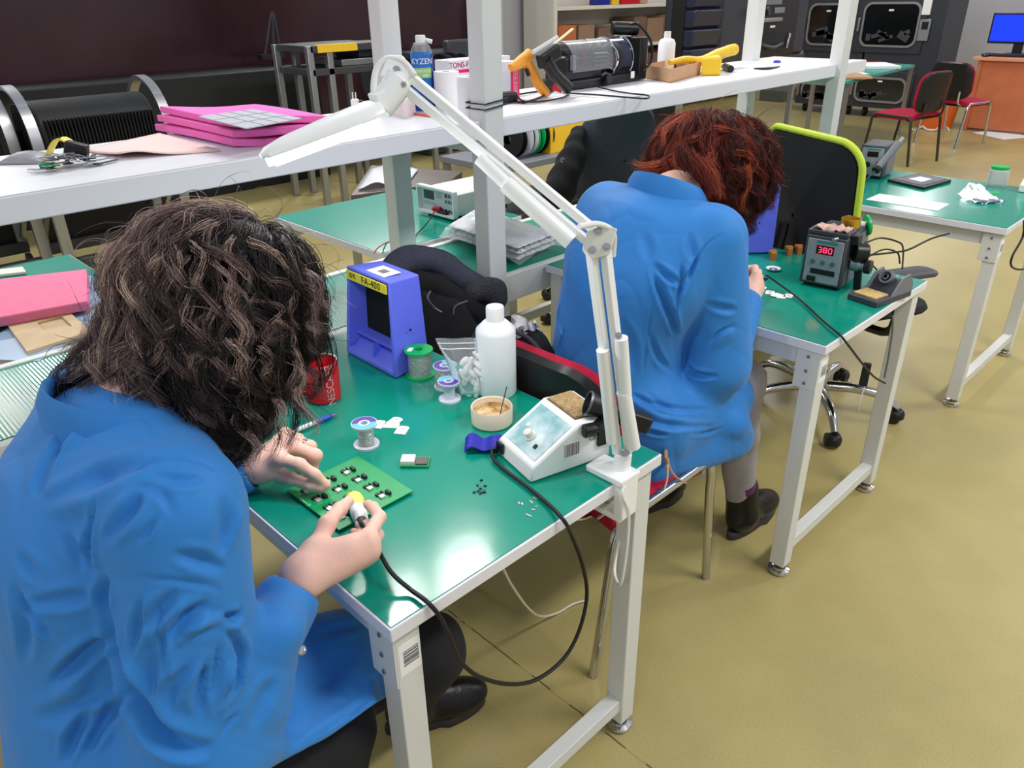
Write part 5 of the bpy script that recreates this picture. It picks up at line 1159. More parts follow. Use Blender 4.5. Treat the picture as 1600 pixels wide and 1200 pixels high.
# ------------------------------------------------------------------ middle and far bench
def gun_station(label, c, rz, s=1.0, group='grey hot air stations', digits=True):
    t = thing('hot_air_station', label, 'hot air station', c, rz, group)   # front faces -X
    w, d, h = .062 * s, .19 * s, .155 * s
    part('case', G().hexa([(-d / 2, -w, .008), (-d / 2, w, .008), (d / 2, w, .008), (d / 2, -w, .008)], [(-d / 2, -w * .93, h), (-d / 2, w * .93, h), (d / 2, w * .93, h), (d / 2, -w * .93, h)]), M['dark_grey'], t, .006)
    part('side_plate', G().hexa([(-d * .25, -w - .001, .012), (-d * .25, -w, .012), (d / 2, -w, .012), (d / 2, -w - .001, .012)], [(-d * .25, -w * .95 - .001, h * .95), (-d * .25, -w * .95, h * .95), (d / 2, -w * .95, h * .95), (d / 2, -w * .95 - .001, h * .95)]), M['grey'], t)
    f = part('front_panel', G().box((-d / 2 - .002, -w * .82, .016), (-d / 2 + .001, w * .82, h * .93)), mat('silver_panel', (150, 156, 164), .4), t, .002, label='silver grey front panel')
    x = -d / 2 - .0025
    part('display', G().box((x - .0005, -w * .42, h * .66), (x + .001, w * .38, h * .82)), mat('dark_red_display', (40, 6, 10), .2), f)
    if digits:
        led = mat('red_led', (255, 40, 70), .4, emit=5); g = G(); q = .006 * s
        seg = {'3': 'abgcd', '8': 'abcdefg', '0': 'abcdef'}; S = {'a': (0, 1, 1), 'd': (0, -1, 1), 'g': (0, 0, 1), 'f': (-.5, .5, 0), 'b': (.5, .5, 0), 'e': (-.5, -.5, 0), 'c': (.5, -.5, 0)}
        for k, ch in enumerate('380'):
            for sname in seg[ch]:
                a, b, hz = S[sname]; cy = -w * .02 - (k - 1) * .0145 * s - a * .0088 * s; cz = h * .74 + b * .0072 * s
                g.box((x - .001, cy - (.0036 if hz else .0009) * s, cz - (.0009 if hz else .0032) * s), (x - .0004, cy + (.0036 if hz else .0009) * s, cz + (.0009 if hz else .0032) * s))
        part('digits', g, led, f)
        for k in range(3): part('button', G().cyl((x, w * .45 - k * w * .45, h * .50), (x - .003, w * .45 - k * w * .45, h * .50), .0068 * s), mat('teal_button', (66, 110, 112), .4), f)
        part('slot', G().box((x - .001, -w * .62, h * .27), (x, w * .5, h * .37)), M['black'], f)
    else:
        part('dial', G().lathe([(0, 0), (.014 * s, 0), (.012 * s, .014), (0, .015)], (x, w * .25, h * .42), (-1, 0, 0), 20), M['black'], f)
        for k in range(2): part('button', G().cyl((x, -w * .45 + k * .003, h * (.5 - .14 * k)), (x - .003, -w * .45 + k * .003, h * (.5 - .14 * k)), .006 * s), mat('pink_button', (200, 60, 90), .4), f)
    part('power_switch', G().box((x - .003, w * .2, h * .12), (x, w * .62, h * .22)), M['black'], f, .001)
    part('brand_strip', G().box((x - .0003, -w * .55, h * .86), (x + .0002, w * .4, h * .91)), mat('teal_print', (60, 132, 130), .5), f)
    for y in (-w * .7, w * .7):
        for xx in (-d * .4, d * .4): part('foot', G().cyl((xx, y, 0), (xx, y, .009), .008, n=12), M['rubber'], t)
    return t
g2 = zt(1279, 450); hs = gun_station('grey hot air station showing 380 in red digits on the middle bench', (g2[0] + .094, g2[1] + .01, TZ), math.radians(6))
g3 = zt(1355, 279); gun_station('grey hot air station with a black dial on the far right bench', (g3[0] + .094, g3[1] + .01, TZ), math.radians(8), .95, digits=False)
# hot air handle, tray of scraps on top of the middle station
Rz = lambda a: np.array([math.cos(a), math.sin(a), 0]); hf = Rz(math.radians(6)); hl = Rz(math.radians(96)); ho = np.array([g2[0] + .094, g2[1] + .01, TZ])
tp = lambda a, b, c: ho + hf * a + hl * b + A0(c)
one('open_tin', G().lathe([(0, 0), (.027, 0), (.0275, .003), (.0275, .026), (.026, .026), (.0255, .004), (0, .004)], tp(.035, -.02, .157), n=32), mat('brass_tin', (214, 172, 60), .3, metal=.7), 'open brass coloured tin on top of the 380 station', 'tin')
one('scrap_tray', G().fbox(tp(-.055, .0, .162), hf, hl, A0(1.), (.075, .115, .012)), M['dark_grey'], 'small grey tray lying on top of the 380 station', 'tray', .002)
P = [[tp(-.085 + i * .007, -.05 + j * .011, .172 + .006 * math.sin(i * 2.1 + j) + .005 * math.sin(j * 2.7)) for j in range(10)] for i in range(9)]
one('scrap', G().slab(P, .003), mat('pinkish_scrap', (196, 158, 146), .6, noise=.4, scale=50), 'crumpled pinkish foil scrap in the tray on the 380 station', 'scrap', sm=180)
hk = thing('hot_air_gun', 'black hot air handle clipped to the side of the 380 station', 'hot air tool', tuple(tp(-.03, -.08, .1)))
part('nozzle', G().cyl(tp(-.10, -.02, .150), tp(-.065, -.04, .154), .006, .009), M['steel'], hk, Wd=True)
part('clip', G().fbox(tp(-.05, -.062, .148), hf, hl, A0(1.), (.04, .034, .028)), M['black'], hk, .003, Wd=True)
part('cap', G().cyl(tp(-.062, -.07, .115), tp(-.04, -.10, .112), .026), M['black'], hk, .003, Wd=True)
part('coupler', G().cyl(tp(-.05, -.066, .075), tp(-.05, -.092, .075), .019).cyl(tp(-.05, -.09, .075), tp(-.05, -.105, .075), .014), M['steel'], hk, .002, Wd=True)
part('knob', G().cyl(tp(-.05, -.104, .075), tp(-.05, -.122, .075), .020), M['black'], hk, .002, Wd=True)
part('stand', G().bar(tp(-.05, -.094, .003), tp(-.05, -.088, .07), .02, .012), M['black'], hk, .002, Wd=True)
one('paper_note', G().fbox(tp(.02, -.0645, .10), hf, A0(1.), hl, (.035, .035, .0008)), M['paper'], 'white paper note stuck on the side of the 380 station', 'note')
gc = thing('green_spool', 'bright green reel lying on its side behind the 380 station', 'reel', tuple(tp(.07, -.045, .12)))
part('flange', G().cyl(tp(.085, -.05, .155), tp(.09, -.056, .156), .03), M['green_plastic'], gc, Wd=True); part('flange', G().cyl(tp(.075, -.0, .157), tp(.078, .006, .158), .022), M['green_plastic'], gc, Wd=True)
part('core', G().cyl(tp(.084, -.05, .155), tp(.077, .0, .157), .012), M['white'], gc, Wd=True)
# iron stand with sponge
i0 = zt(1323, 467); i1 = zt(1368, 482); i2 = zt(1411, 452); fx2 = unit(i1 - i0); gy2 = unit(i2 - i1); gy2 = unit(gy2 - fx2 * np.dot(fx2, gy2)); w_ = np.linalg.norm(i1 - i0); d_ = np.linalg.norm(i2 - i1) * .8
qs = lambda a, b, c: i0 + fx2 * a * w_ + gy2 * b * d_ + A0(c)
si = thing('iron_stand', 'grey soldering iron stand with a yellow sponge at the bench edge', 'iron stand', tuple(qs(.5, .5, 0)))
part('base', G().fbox(qs(.5, .5, .009), fx2, gy2, A0(1.), (w_, d_, .018)), M['dark_grey'], si, .003, Wd=True)
part('sponge', G().fbox(qs(.46, .27, .018), fx2, gy2, A0(1.), (w_ * .78, d_ * .36, .008)), mat('yellow_sponge', (206, 178, 112), .95, noise=.25, scale=120, bump=.5, bscale=220), si, .002, Wd=True)
pg = [(.40, .01), (1, .01), (1, .04), (.86, .07), (.66, .062), (.5, .03)]
for a in (.02, .92): part('cheek', G().prism([(b * d_, c_) for b, c_ in pg], qs(a, 0, 0), gy2, A0(1.), fx2, w_ * .07), M['grey'], si, .001, Wd=True)
part('saddle', G().prism([(b * d_, c_) for b, c_ in ((.5, .01), (.95, .01), (.95, .045), (.7, .055))], qs(.08, 0, 0), gy2, A0(1.), fx2, w_ * .84), M['dark_grey'], si, Wd=True)
fc_ = qs(.45, .62, .058); ax_ = unit(gy2 * .75 - A0(.45) )
part('holder_ring', G().lathe([(.014, 0), (.019, -.001), (.02, .004), (.017, .035), (.012, .035), (.012, .01), (.014, 0)], fc_, ax_, 24), M['grey'], si, Wd=True)
part('inner_ring', G().lathe([(.006, -.002), (.009, -.002), (.009, .012), (.006, .012), (.006, -.002)], fc_, ax_, 20), M['steel'], si, Wd=True)
def cable(label, pts, r=.003, m='rubber', name='cable'): return one(name, G().tube(pts, r, 8, 6), M[m], label, 'cable')
cable('black cable draped from the middle bench over its edge', [WR2 + A0(.012) for WR2 in [zt(1196, 436, .775)]] + [zt(1215, 442, .772), zt(1250, 468, .758), zt(1285, 500, .757), zt(1311, 522, .757), aty(1322, 535, -.008), aty(1345, 565, -.02), aty(1365, 588, -.025), aty(1383, 599, -.03)])
cable('thin black cable from the hot air handle to the iron stand', [tp(-.04, -.075, .135), zt(1352, 402, .84), zt(1378, 428, .80), fc_ + A0(.01)], .0025)
cable('black cable curving from the 380 station behind the iron stand', [tp(.0, -.07, .12), zt(1375, 372, .83), zt(1403, 378, .82), zt(1411, 388, .80), zt(1410, 420, .76)], .0028)
cable('black cable looping low behind the iron stand', [tp(.06, -.068, .06), zt(1380, 390, .80), zt(1402, 395, .79), zt(1406, 412, .757)], .0026)
cable('black cable sticking out to the right of the 380 station', [tp(.09, -.05, .06), zt(1400, 394, .80), zt(1422, 389, .80), zt(1455, 373, .80), zt(1483, 365, .80)], .0032)
cable('grey cable hanging beside the middle bench leg', [aty(1395, 494, .02), aty(1394, 520, .02), aty(1388, 560, .02), aty(1382, 590, .02)], .003, 'grey')
# small things on the middle bench
c = zt(1208, 422); ds = thing('dish', 'small white dish with a blue motif on the middle bench', 'dish', tuple(c))
part('plate', G().lathe([(0, 0), (.012, 0), (.022, .005), (.0225, .007), (.012, .003), (0, .003)], n=28), M['white'], ds)
part('motif', G().lathe([(.006, .0035), (.013, .0042), (.012, .0036)], n=28), mat('blue_motif', (60, 80, 150), .5), ds)
for u, v, r, l_, k in ((1190, 450, .2, 'white tag beside the red haired worker\'s hand', 0), (1203, 457, .4, 'white tag second from the red haired worker\'s hand', 0), (1213, 461, .1, 'white tag in the middle of the row on the middle bench', 1), (1220, 463, .5, 'white tag under the row on the middle bench', 0), (1232, 462, .3, 'white tag farthest from the red haired worker\'s hand', 0)): tag_card(u, v, r, l_, k)
for u, v, l_ in ((1207, 405, 'brown terminal block nearest the red haired worker'), (1232, 398, 'brown terminal block in the middle of three'), (1247, 396, 'brown terminal block beside the 380 station')):
    q = zt(u, v); one('terminal_block', G().obox(q + A0(.011), (.032, .016, .03), .7).obox(q + A0(.022) + (.004, .004, 0), (.016, .024, .013), .7), mat('brown_plastic', (176, 112, 50), .5), l_, 'terminal block', .0015, group='brown terminal blocks')
tl = thing('soldering_tool', 'black slim iron in the red haired worker\'s fist', 'soldering iron', tuple(zt(1180, 442, .8)))
part('shaft', G().tube([zt(1163, 446, .805), zt(1180, 440, .802), zt(1198, 436, .778)], [.006, .007, .004], 12, 4), M['black'], tl, Wd=True)
# far bench
Q = [zt(1353, 312), zt(1374, 303), zt(1484, 319), zt(1465, 330)]
one('paper_strip', G().hexa([q + A0(.0006) for q in Q], [q + A0(.0014) for q in Q]), mat('printed_paper', (226, 218, 222), .8, noise=.1, scale=60), 'long white paper strip on the far right bench', 'paper')
Q = [zt(1386, 284), zt(1435, 274), zt(1486, 285), zt(1443, 297)]
mc = sum(Q) / 4; tr_ = thing('component_tray', 'black frame tray with small slots on the far right bench', 'tray', tuple(mc))
part('frame', G().hexa([q + A0(.0) for q in Q], [q + A0(.012) for q in Q]), M['black'], tr_, .002, Wd=True)
In = [mc + (q - mc) * .8 for q in Q]
part('inlay', G().hexa([q + A0(.012) for q in In], [q + A0(.0135) for q in In]), mat('grey_inlay', (96, 96, 108), .5, noise=.5, scale=30), tr_, Wd=True)
In = [mc + (q - mc) * .36 for q in Q]
part('sheet', G().hexa([q + A0(.0135) for q in In], [q + A0(.0145) for q in In]), M['paper'], tr_, Wd=True)
c = zt(1556, 291); rj = thing('jar', 'clear jar with a green lid on the far right bench', 'jar', tuple(c))
part('glass', G().lathe([(0, 0), (.036, 0), (.038, .004), (.038, .07), (.033, .076)], n=32), M['cloudy'], rj); part('lid', G().lathe([(0, .074), (.036, .074), (.036, .086), (.012, .088), (0, .086)], n=32), M['green_plastic'], rj)
c = zt(1532, 312); bg = thing('plastic_bag', 'clear folded bag of small parts on the far right bench', 'bag', tuple(c)); P = []
for i in range(10): P.append([c + np.array([.7, -.7, 0]) * (i / 9 - .5) * .13 + np.array([.6, .64, 0]) * (j / 9 - .5) * .16 + A0(.004 + .05 * abs(math.sin(i / 9 * PI)) * (j / 9) + .008 * math.sin(i * 1.7 + j)) for j in range(10)])
part('film', G().sheet(P), M['clear'], bg, Wd=True, sm=180); part('contents', G().obox(c + A0(.006) - np.array([.03, .03, 0]), (.09, .05, .012), -.8), mat('grey_parts', (110, 116, 130), .5, noise=.4, scale=150), bg, .004, Wd=True)
part('green_tab', G().obox(c + np.array([.03, -.035, .03]), (.04, .03, .004), -.8), M['green_plastic'], bg, .002, Wd=True)
e0_ = zt(1590, 300); ss2 = thing('soldering_station', 'white soldering station with green panel cut off at the right frame edge', 'soldering station', tuple(e0_))
qf = lambda a, b, c_: e0_ + np.array([.62, .1, 0]) / .63 * 0 + np.array([b, -a, c_])
part('housing', G().add([qf(0, 0, 0), qf(.14, 0, 0), qf(.14, .17, 0), qf(0, .17, 0), qf(0, 0, .03), qf(.14, 0, .03), qf(.14, .10, .10), qf(0, .10, .10), qf(.14, .17, .1), qf(0, .17, .1)], [(0, 1, 2, 3), (0, 4, 5, 1), (4, 7, 6, 5), (7, 9, 8, 6), (3, 2, 8, 9), (0, 3, 9, 7, 4), (1, 5, 6, 8, 2)]), M['white'], ss2, .004, Wd=True)
part('panel', G().hexa([qf(.014, .012, .039), qf(.126, .012, .039), qf(.126, .09, .094), qf(.014, .09, .094)], [qf(.014, .010, .041), qf(.126, .010, .041), qf(.126, .088, .096), qf(.014, .088, .096)]), mat('green_panel', (70, 170, 130), .3), ss2, Wd=True)
cable('black cable hanging off the far right bench', [zt(1600, 345, .76), aty(1598, 370, -.02), aty(1582, 400, -.02), aty(1580, 415, -.02), aty(1590, 421, -.02), aty(1604, 420, -.02)], .004)
tube_ = thing('hot_air_wand', 'grey hot air wand leaning on the far station', 'hot air tool', tuple(zt(1380, 262)))
wa, wb = zt(1372, 262, .83), zt(1411, 216, .94)
part('wand', G().cyl(wa, wa + (wb - wa) * .82, .014, .017), M['grey'], tube_, Wd=True); part('nozzle', G().cyl(wa + (wb - wa) * .82, wb, .009), M['steel'], tube_, Wd=True); part('end_cap', G().cyl(wa, wa - unit(wb - wa) * .02, .019), M['black'], tube_, .003, Wd=True)
cable('grey cable from the hot air wand across the far bench', [wa - unit(wb - wa) * .02, zt(1350, 283, .78), zt(1330, 291, .757), zt(1316, 294, .757)], .004, 'dark_grey')
cable('dark cable curling at the left edge of the far bench', [zt(1345, 284, .757), zt(1335, 298, .757), zt(1325, 304, .757), zt(1315, 306, .757)], .003, 'dark_grey')
ext = thing('power_strip', 'black plug block hanging under the middle bench', 'plug', tuple(aty(1352, 588, .25)))
part('block', G().obox(aty(1352, 585, .25), (.03, .03, .09), .3, .2), M['black'], ext, .004, Wd=True); part('cord', G().tube([aty(1352, 600, .25), aty(1349, 610, .25), aty(1342, 632, .25), aty(1342, 645, .25)], .0025, 8, 5), M['white'], ext, Wd=True)
tb = thing('strap', 'tan ribbon tied round the chair rail under the red haired worker', 'ribbon', tuple(aty(1038, 712, .185)))
part('loop', G().tube([aty(1040, 702, .20), aty(1040, 712, .155), aty(1042, 722, .16), aty(1044, 716, .2)], .005, 6, 4), mat('tan_ribbon', (178, 142, 118), .8), tb, Wd=True)
part('tail', G().tube([aty(1042, 716, .16), aty(1048, 735, .16), aty(1058, 747, .16), aty(1072, 755, .16)], [.004, .003, .0025], 6, 5), mat('tan_ribbon_end', (190, 155, 130), .8), tb, Wd=True)
part('tail', G().tube([aty(1042, 716, .16), aty(1043, 735, .16), aty(1042, 750, .16), aty(1038, 765, .16)], [.004, .003, .0025], 6, 5), M['cream'], tb, Wd=True)
# ------------------------------------------------------------------ things on the white shelf
def zs(u, v, h=0): return atz(u, v, SZ + h)
def boxp(A, B, C, h):     # a box from three floor corners (left, front, right) and a height
    D = A + C - B; return [A, B, C, D], [q + A0(h) for q in (A, B, C, D)]
# pouch, keys
q = zs(45, 252); o = G(); P = []
for i in range(9): P.append([q + CAM_R[0] * (1, 1, 0) * (i / 8 - .5) * .085 + np.array([.55, .6, 0]) * (j / 6 - .5) * .10 + A0(.006 + .016 * math.sin(PI * i / 8) ** .5 * math.sin(PI * j / 6) ** .5) for j in range(7)])
one('pouch', G().slab(P, .006), mat('grey_pouch', (150, 148, 156), .4, noise=.1, scale=20), 'grey soft pouch at the left end of the shelf beside the keys', 'pouch', sm=180)
q = zs(112, 262); ky = thing('key_bunch', 'bunch of keys with yellow, green and black tags on the shelf', 'keys', tuple(q))
rr = random.Random(8)
for k in range(15):
    a = rr.uniform(-.6, 3.6); d = np.array([math.cos(a), math.sin(a), 0]); s = q + np.array([rr.uniform(-.05, .05), rr.uniform(-.03, .03), .004 + .0018 * k])
    g = G().bar(s, s + d * .05, .008, .0018).cyl(s - A0(.0008), s + A0(.0008), .0105, n=16)
    for t_ in range(4): g.bar(s + d * (.02 + .004 * t_) , s + d * (.022 + .004 * t_), .0095, .0015)
    part('key', g, M['steel'] if k % 3 else M['dark_grey'], ky, Wd=True)
for k in range(4):
    c_ = q + np.array([.02 - .012 * k, .008 * k - .01, .018 + .002 * k]); x_, y_, _ = frame(unit((rr.uniform(-.5, .5), rr.uniform(-.5, .5), 1)))
    part('key_ring', G().tube([c_ + .016 * (math.cos(t) * x_ + math.sin(t) * y_) for t in np.linspace(0, 2 * PI, 21)], .0012, 6), M['chrome'], ky, Wd=True)
P = []; yq = zs(100, 250)
for i in range(10): P.append([yq + CAM_R[0] * (1, 1, 0) * (i / 9 - .5) * .06 + A0(.014 + .034 * math.sin(i / 9 * 2.6)) + np.array([.6, .6, 0]) * (j / 4 - .5) * .036 for j in range(5)])
yt = part('yellow_tag', G().slab(P, .003), mat('yellow_tag_plastic', (226, 206, 70), .5), ky, Wd=True, sm=180, label='bent yellow tag with black digits')
lettering('1714', .012, yq + A0(.042) - unit(CAM_R[2]) * .012, CAM_R[0], -CAM_R[1], M['ink'], yt)
bt_ = zs(122, 245, .015); part('black_fob', G().obox(bt_ + A0(.012), (.045, .026, .036), -.6, .3), M['black'], ky, .004, Wd=True)
part('green_fob', G().obox(zs(74, 258, .012), (.03, .014, .01), -.5), M['green_plastic'], ky, .003, Wd=True)
# pink foam: thin curling sheet and a stack of slabs
Q = [zs(130, 236), zs(190, 250), zs(345, 237), zs(250, 210)]
P = []
for i in range(14):
    f = i / 13; P.append([(Q[0] * (1 - f) + Q[3] * f) * (1 - g_) + (Q[1] * (1 - f) + Q[2] * f) * g_ + A0(.004 + .014 * g_ ** 2 * math.exp(-((f - .12) / .28) ** 2)) for g_ in np.linspace(0, 1, 10)])
M['pink_pale'] = mat('pale_pink_foam', (242, 206, 202), .85, noise=.04, scale=10)
one('foam_sheet', G().slab(P, .003), M['pink_pale'], 'thin pale pink foam sheet with a curled edge on the shelf', 'foam sheet', sm=180)
M['pink'] = mat('pink_foam', (246, 118, 196), .9, noise=.06, scale=200, bump=.3, bscale=250)
M['pink_side'] = M['pink']
base = [zs(246, 206), zs(365, 231), zs(520, 190, .05), zs(398, 171, .05)]
for p in base: p[2] = SZ
for k, (dx_, s_, l_) in enumerate(((0, 1.02, 'lowest pink foam slab of the stack on the shelf'), (.004, .98, 'middle pink foam slab of the stack on the shelf'), (.014, .95, 'top pink foam slab of the stack on the shelf'))):
    c_ = sum(base) / 4 + np.array([dx_, dx_, 0]); Qk = [c_ + (b - sum(base) / 4) * s_ + A0(.001 + .0205 * k) for b in base]
    P = [[(Qk[0] * (1 - f) + Qk[3] * f) * (1 - g_) + (Qk[1] * (1 - f) + Qk[2] * f) * g_ + A0(.0185 + .003 * math.sin(5 * f + 3 * g_ + k)) for g_ in np.linspace(0, 1, 8)] for f in np.linspace(0, 1, 8)]
    one('foam_slab', G().slab(P, .0165), M['pink'], l_, 'foam slab', .002, group='pink foam slabs on the shelf')
Qk = [zs(310, 183, .066), zs(385, 202, .066), zs(472, 186, .066), zs(395, 172, .066)]
gs = thing('grey_sheet', 'thin grey ruled sheet lying on the pink foam stack', 'sheet', tuple(sum(Qk) / 4)); part('sheet', G().hexa([p for p in Qk], [p + A0(.0022) for p in Qk]), mat('grey_sheet', (178, 180, 190), .6), gs, Wd=True)
g = G()
for f in (.3, .55, .8): g.bar(Qk[0] * (1 - f) + Qk[3] * f + A0(.0025), Qk[1] * (1 - f) + Qk[2] * f + A0(.0025), .0015, .0006)
for f in (.35, .7): g.bar(Qk[0] * (1 - f) + Qk[1] * f + A0(.0025), Qk[3] * (1 - f) + Qk[2] * f + A0(.0025), .0015, .0006)
part('ruling', g, M['grey_ink'], gs, Wd=True)
# charger, spray can, rolls, boxes
q = zs(556, 175); ch = thing('charger', 'white plug charger standing with its two pins up on the shelf', 'charger', tuple(q))
x_ = np.array([.74, -.67, 0]); y_ = np.array([.67, .74, 0])
part('body', G().fbox(q + A0(.019), x_, y_, A0(1.), (.022, .024, .036)), M['white'], ch, .003, Wd=True)
for s in (-1, 1): part('pin', G().cyl(q + x_ * .0045 * s + A0(.036), q + x_ * .0045 * s + A0(.056), .0019, n=10), M['cream'], ch, Wd=True)
q = zs(664, 172); can = thing('spray_can', 'blue and green spray can with clear cap and white nozzle on the shelf', 'spray can', tuple(q)); R_ = .0325
M['can_blue'] = mat('can_blue_print', (36, 110, 196), .25, noise=.25, scale=30); M['can_dark'] = mat('can_navy_print', (40, 50, 150), .25)
part('can', G().lathe([(0, 0), (R_, 0), (R_, .158), (R_ * .96, .163), (R_ * .9, .165), (0, .165)], n=40), M['can_blue'], can)
vis = math.atan2(CAM_C[1] - q[1], CAM_C[0] - q[0])
def band(z0, z1, a0, a1, m_, nm='print_band', dr=.0004):
    return part(nm, G().sheet([[((R_ + dr) * math.cos(a), (R_ + dr) * math.sin(a), z) for a in np.linspace(a0, a1, 24)] for z in (z0, z1)]), m_, can)
band(.004, .054, vis - 1.6, vis + 1.6, M['can_dark']); band(.094, .122, vis - 1.7, vis + .9, mat('lime_print', (150, 204, 120), .3))
band(.0, .157, vis + .95, vis + 1.45, M['can_dark'], dr=.0006)
def wrap(s, size, zc, m_, off=0.0):
    o_ = lettering(s, size, (0, 0, 0), (1, 0, 0), (0, 1, 0), m_, can, Wd=False)
    for v_ in o_.data.vertices:
        a = vis + off + v_.co[0] / R_; r_ = R_ + .0008 + v_.co[2] * .2; v_.co = (r_ * math.cos(a), r_ * math.sin(a), zc + v_.co[1])
wrap('KYZEN', .022, .139, M['paper'], .0); wrap('CYBERSOLV', .0105, .113, M['paper']); wrap('8882', .010, .101, M['paper'], .3)
part('shoulder', G().lathe([(R_ * .93, .163), (R_ * .93, .170), (.022, .185), (.022, .188), (0, .188)], n=32), M['clear'], can); part('dome', G().lathe([(R_ * .88, .163), (.018, .180), (0, .182)], n=32), M['steel'], can)
part('nozzle', G().lathe([(0, .182), (.015, .182), (.015, .206), (.013, .209), (0, .209)], n=24).cyl((0, 0, .20), (.034 * x_[0], .034 * x_[1], .190), .006), M['white'], can)
for u, v, l_ in ((700, 172, 'white paper roll standing beside the spray can'), (737, 184, 'white paper roll standing right against the front shelf post')):
    q = zs(u, v); rl = thing('paper_roll', l_, 'paper roll', tuple(q), 0, 'white paper rolls'); part('roll', G().lathe([(.013, 0), (.037, 0), (.038, .002), (.038, .108), (.037, .11), (.013, .11), (.013, 0)], n=40), mat('roll_paper', (232, 232, 234), .9, bump=.15, bscale=200), rl)
    part('core', G().lathe([(.0125, .0), (.0125, .11), (.011, .11), (.011, 0)], n=24), M['card'], rl)
A, B, C = zs(612, 180), zs(632, 186), zs(650, 178); lo4, hi4 = boxp(A, B, C, .05); one('box', G().hexa(lo4, hi4), mat('pale_box', (226, 214, 212), .7), 'small pale box behind the lamp joint on the shelf', 'box', .001)
one('strip', G().bar(zs(618, 172, .003), zs(688, 184, .003), .012, .004), mat('coral_strip', (244, 110, 88), .5), 'coral red strip lying in front of the spray can', 'strip')
M['magenta'] = mat('magenta_print', (232, 20, 112), .45); M['box_white'] = mat('white_carton', (226, 226, 230), .6)
bx = thing('box', 'low white carton with dark red capital letters behind the paper rolls', 'box', tuple(zs(745, 150)))
A, B, C = aty(703, 150, 1.30), aty(703, 150, 1.30), None
bo = np.array([aty(703, 110, 1.335)[0], 1.335, SZ]); X1 = np.array([.30, 0, 0])
part('carton', G().box(bo, bo + (.27, .075, .125)), M['box_white'], bx, .001, Wd=True); part('red_band', G().box(bo + (0, -.0008, .086), bo + (.27, 0, .096)), M['magenta'], bx, Wd=True)
lettering('TONS-FORM', .024, bo + (.066, -.001, .109), (1, 0, 0), (0, 0, 1), mat('dark_red_ink', (170, 20, 70), .5), bx)
bx = thing('box', 'upright white and magenta carton with lettering beside the orange tool', 'box', tuple(zs(812, 155)))
bo = zs(805, 156); xx = unit(zs(830, 150) - bo); yy = np.array([-xx[1], xx[0], 0])
part('carton', G().fbox(bo + yy * .06 + A0(.059), xx, yy, A0(1.), (.056, .12, .118)), M['box_white'], bx, .001, Wd=True)
fp = part('magenta_face', G().fbox(bo - yy * .0006 + A0(.059), xx, yy, A0(1.), (.056, .0012, .118)), M['magenta'], bx, Wd=True)
for s in (-.010, .012): part('white_line', G().fbox(bo - yy * .0014 + xx * s + A0(.059), xx, yy, A0(1.), (.0014, .0008, .118)), M['paper'], fp, Wd=True)
lettering('TONS-FORM', .0165, bo - yy * .0018 + A0(.059), A0(-1.), xx, M['paper'], fp, space=1.1)
part('navy_corner', G().fbox(bo - xx * .0285 + yy * .07 + A0(.095), yy, A0(1.), xx, (.06, .03, .0008)), M['can_dark'], bx, Wd=True)
# orange heat tool, black glue gun with clear bars
def gun(name, label, cat, pts_body, pts_grip, yv, m_, th, group=None):
    pass
q = zs(838, 148); og = thing('heat_gun', 'orange hand tool leaning on the magenta carton', 'hand tool', tuple(q))
og_a = [aty(u, v, 1.17) for u, v in ((812, 98), (830, 92), (842, 112), (846, 128), (853, 143))]
part('barrel', G().tube([aty(798, 106, 1.17), aty(815, 96, 1.17), aty(828, 84, 1.17)], [.012, .02, .018], 16, 5), M['orange'], og, Wd=True); part('handle', G().tube([aty(820, 92, 1.17), aty(832, 112, 1.17), aty(842, 132, 1.17), aty(853, 146, 1.17)], [.018, .016, .017, .016], 16, 5), M['orange'], og, Wd=True)
part('trigger', G().tube([aty(822, 108, 1.165), aty(826, 118, 1.165)], .006, 8), M['black'], og, Wd=True)
q = zs(880, 150); gg_ = thing('glue_gun', 'black glue gun leaning up with a clear glue stick in it', 'glue gun', tuple(q))
part('body', G().bar(aty(843, 98, 1.12), aty(872, 78, 1.12), .03, .045), M['black'], gg_, .006, Wd=True); part('grip', G().tube([aty(852, 92, 1.12), aty(866, 115, 1.12), aty(888, 138, 1.12)], [.022, .019, .021], 14, 5), M['black'], gg_, Wd=True)
part('glue_stick', G().cyl(aty(832, 82, 1.12), aty(871, 58, 1.12), .006), M['cloudy'], gg_, Wd=True)
one('plastic_rod', G().bar(aty(862, 72, 1.2), aty(895, 45, 1.2), .008, .005), mat('yellowish_rod', (226, 220, 180), .3), 'yellowish clear rod sticking up behind the black glue gun', 'rod')
one('red_flag', G().prism([(0, 0), (.035, -.012), (.035, .006), (.008, .02)], zs(862, 140, .012), CAM_R[0], A0(1.), np.array([.6, .6, 0]), .002), M['red'], 'red triangular scrap behind the glue gun grip', 'scrap')
for k, (pts, r, l_) in enumerate((([(772, 150), (790, 152), (815, 160), (845, 152), (865, 140), (885, 135)], .004, 'black cord heaped under the orange hand tool'), ([(805, 146), (818, 158), (850, 158), (880, 152), (888, 146), (870, 140), (840, 143), (806, 148)], .003, 'black cord coiled round the magenta carton'), ([(880, 145), (930, 148), (980, 152), (1010, 154), (1012, 149), (985, 146), (960, 142), (935, 136)], .0028, 'black cord looping toward the shelf edge'))):
    cable(l_, [zs(u, v, .005 + .004 * (i % 2)) for i, (u, v) in enumerate(pts)], r)
one('adapter', G().obox(zs(790, 152, .018), (.07, .045, .032), -.2), M['black'], 'black power adapter by the front shelf post', 'adapter', .008)
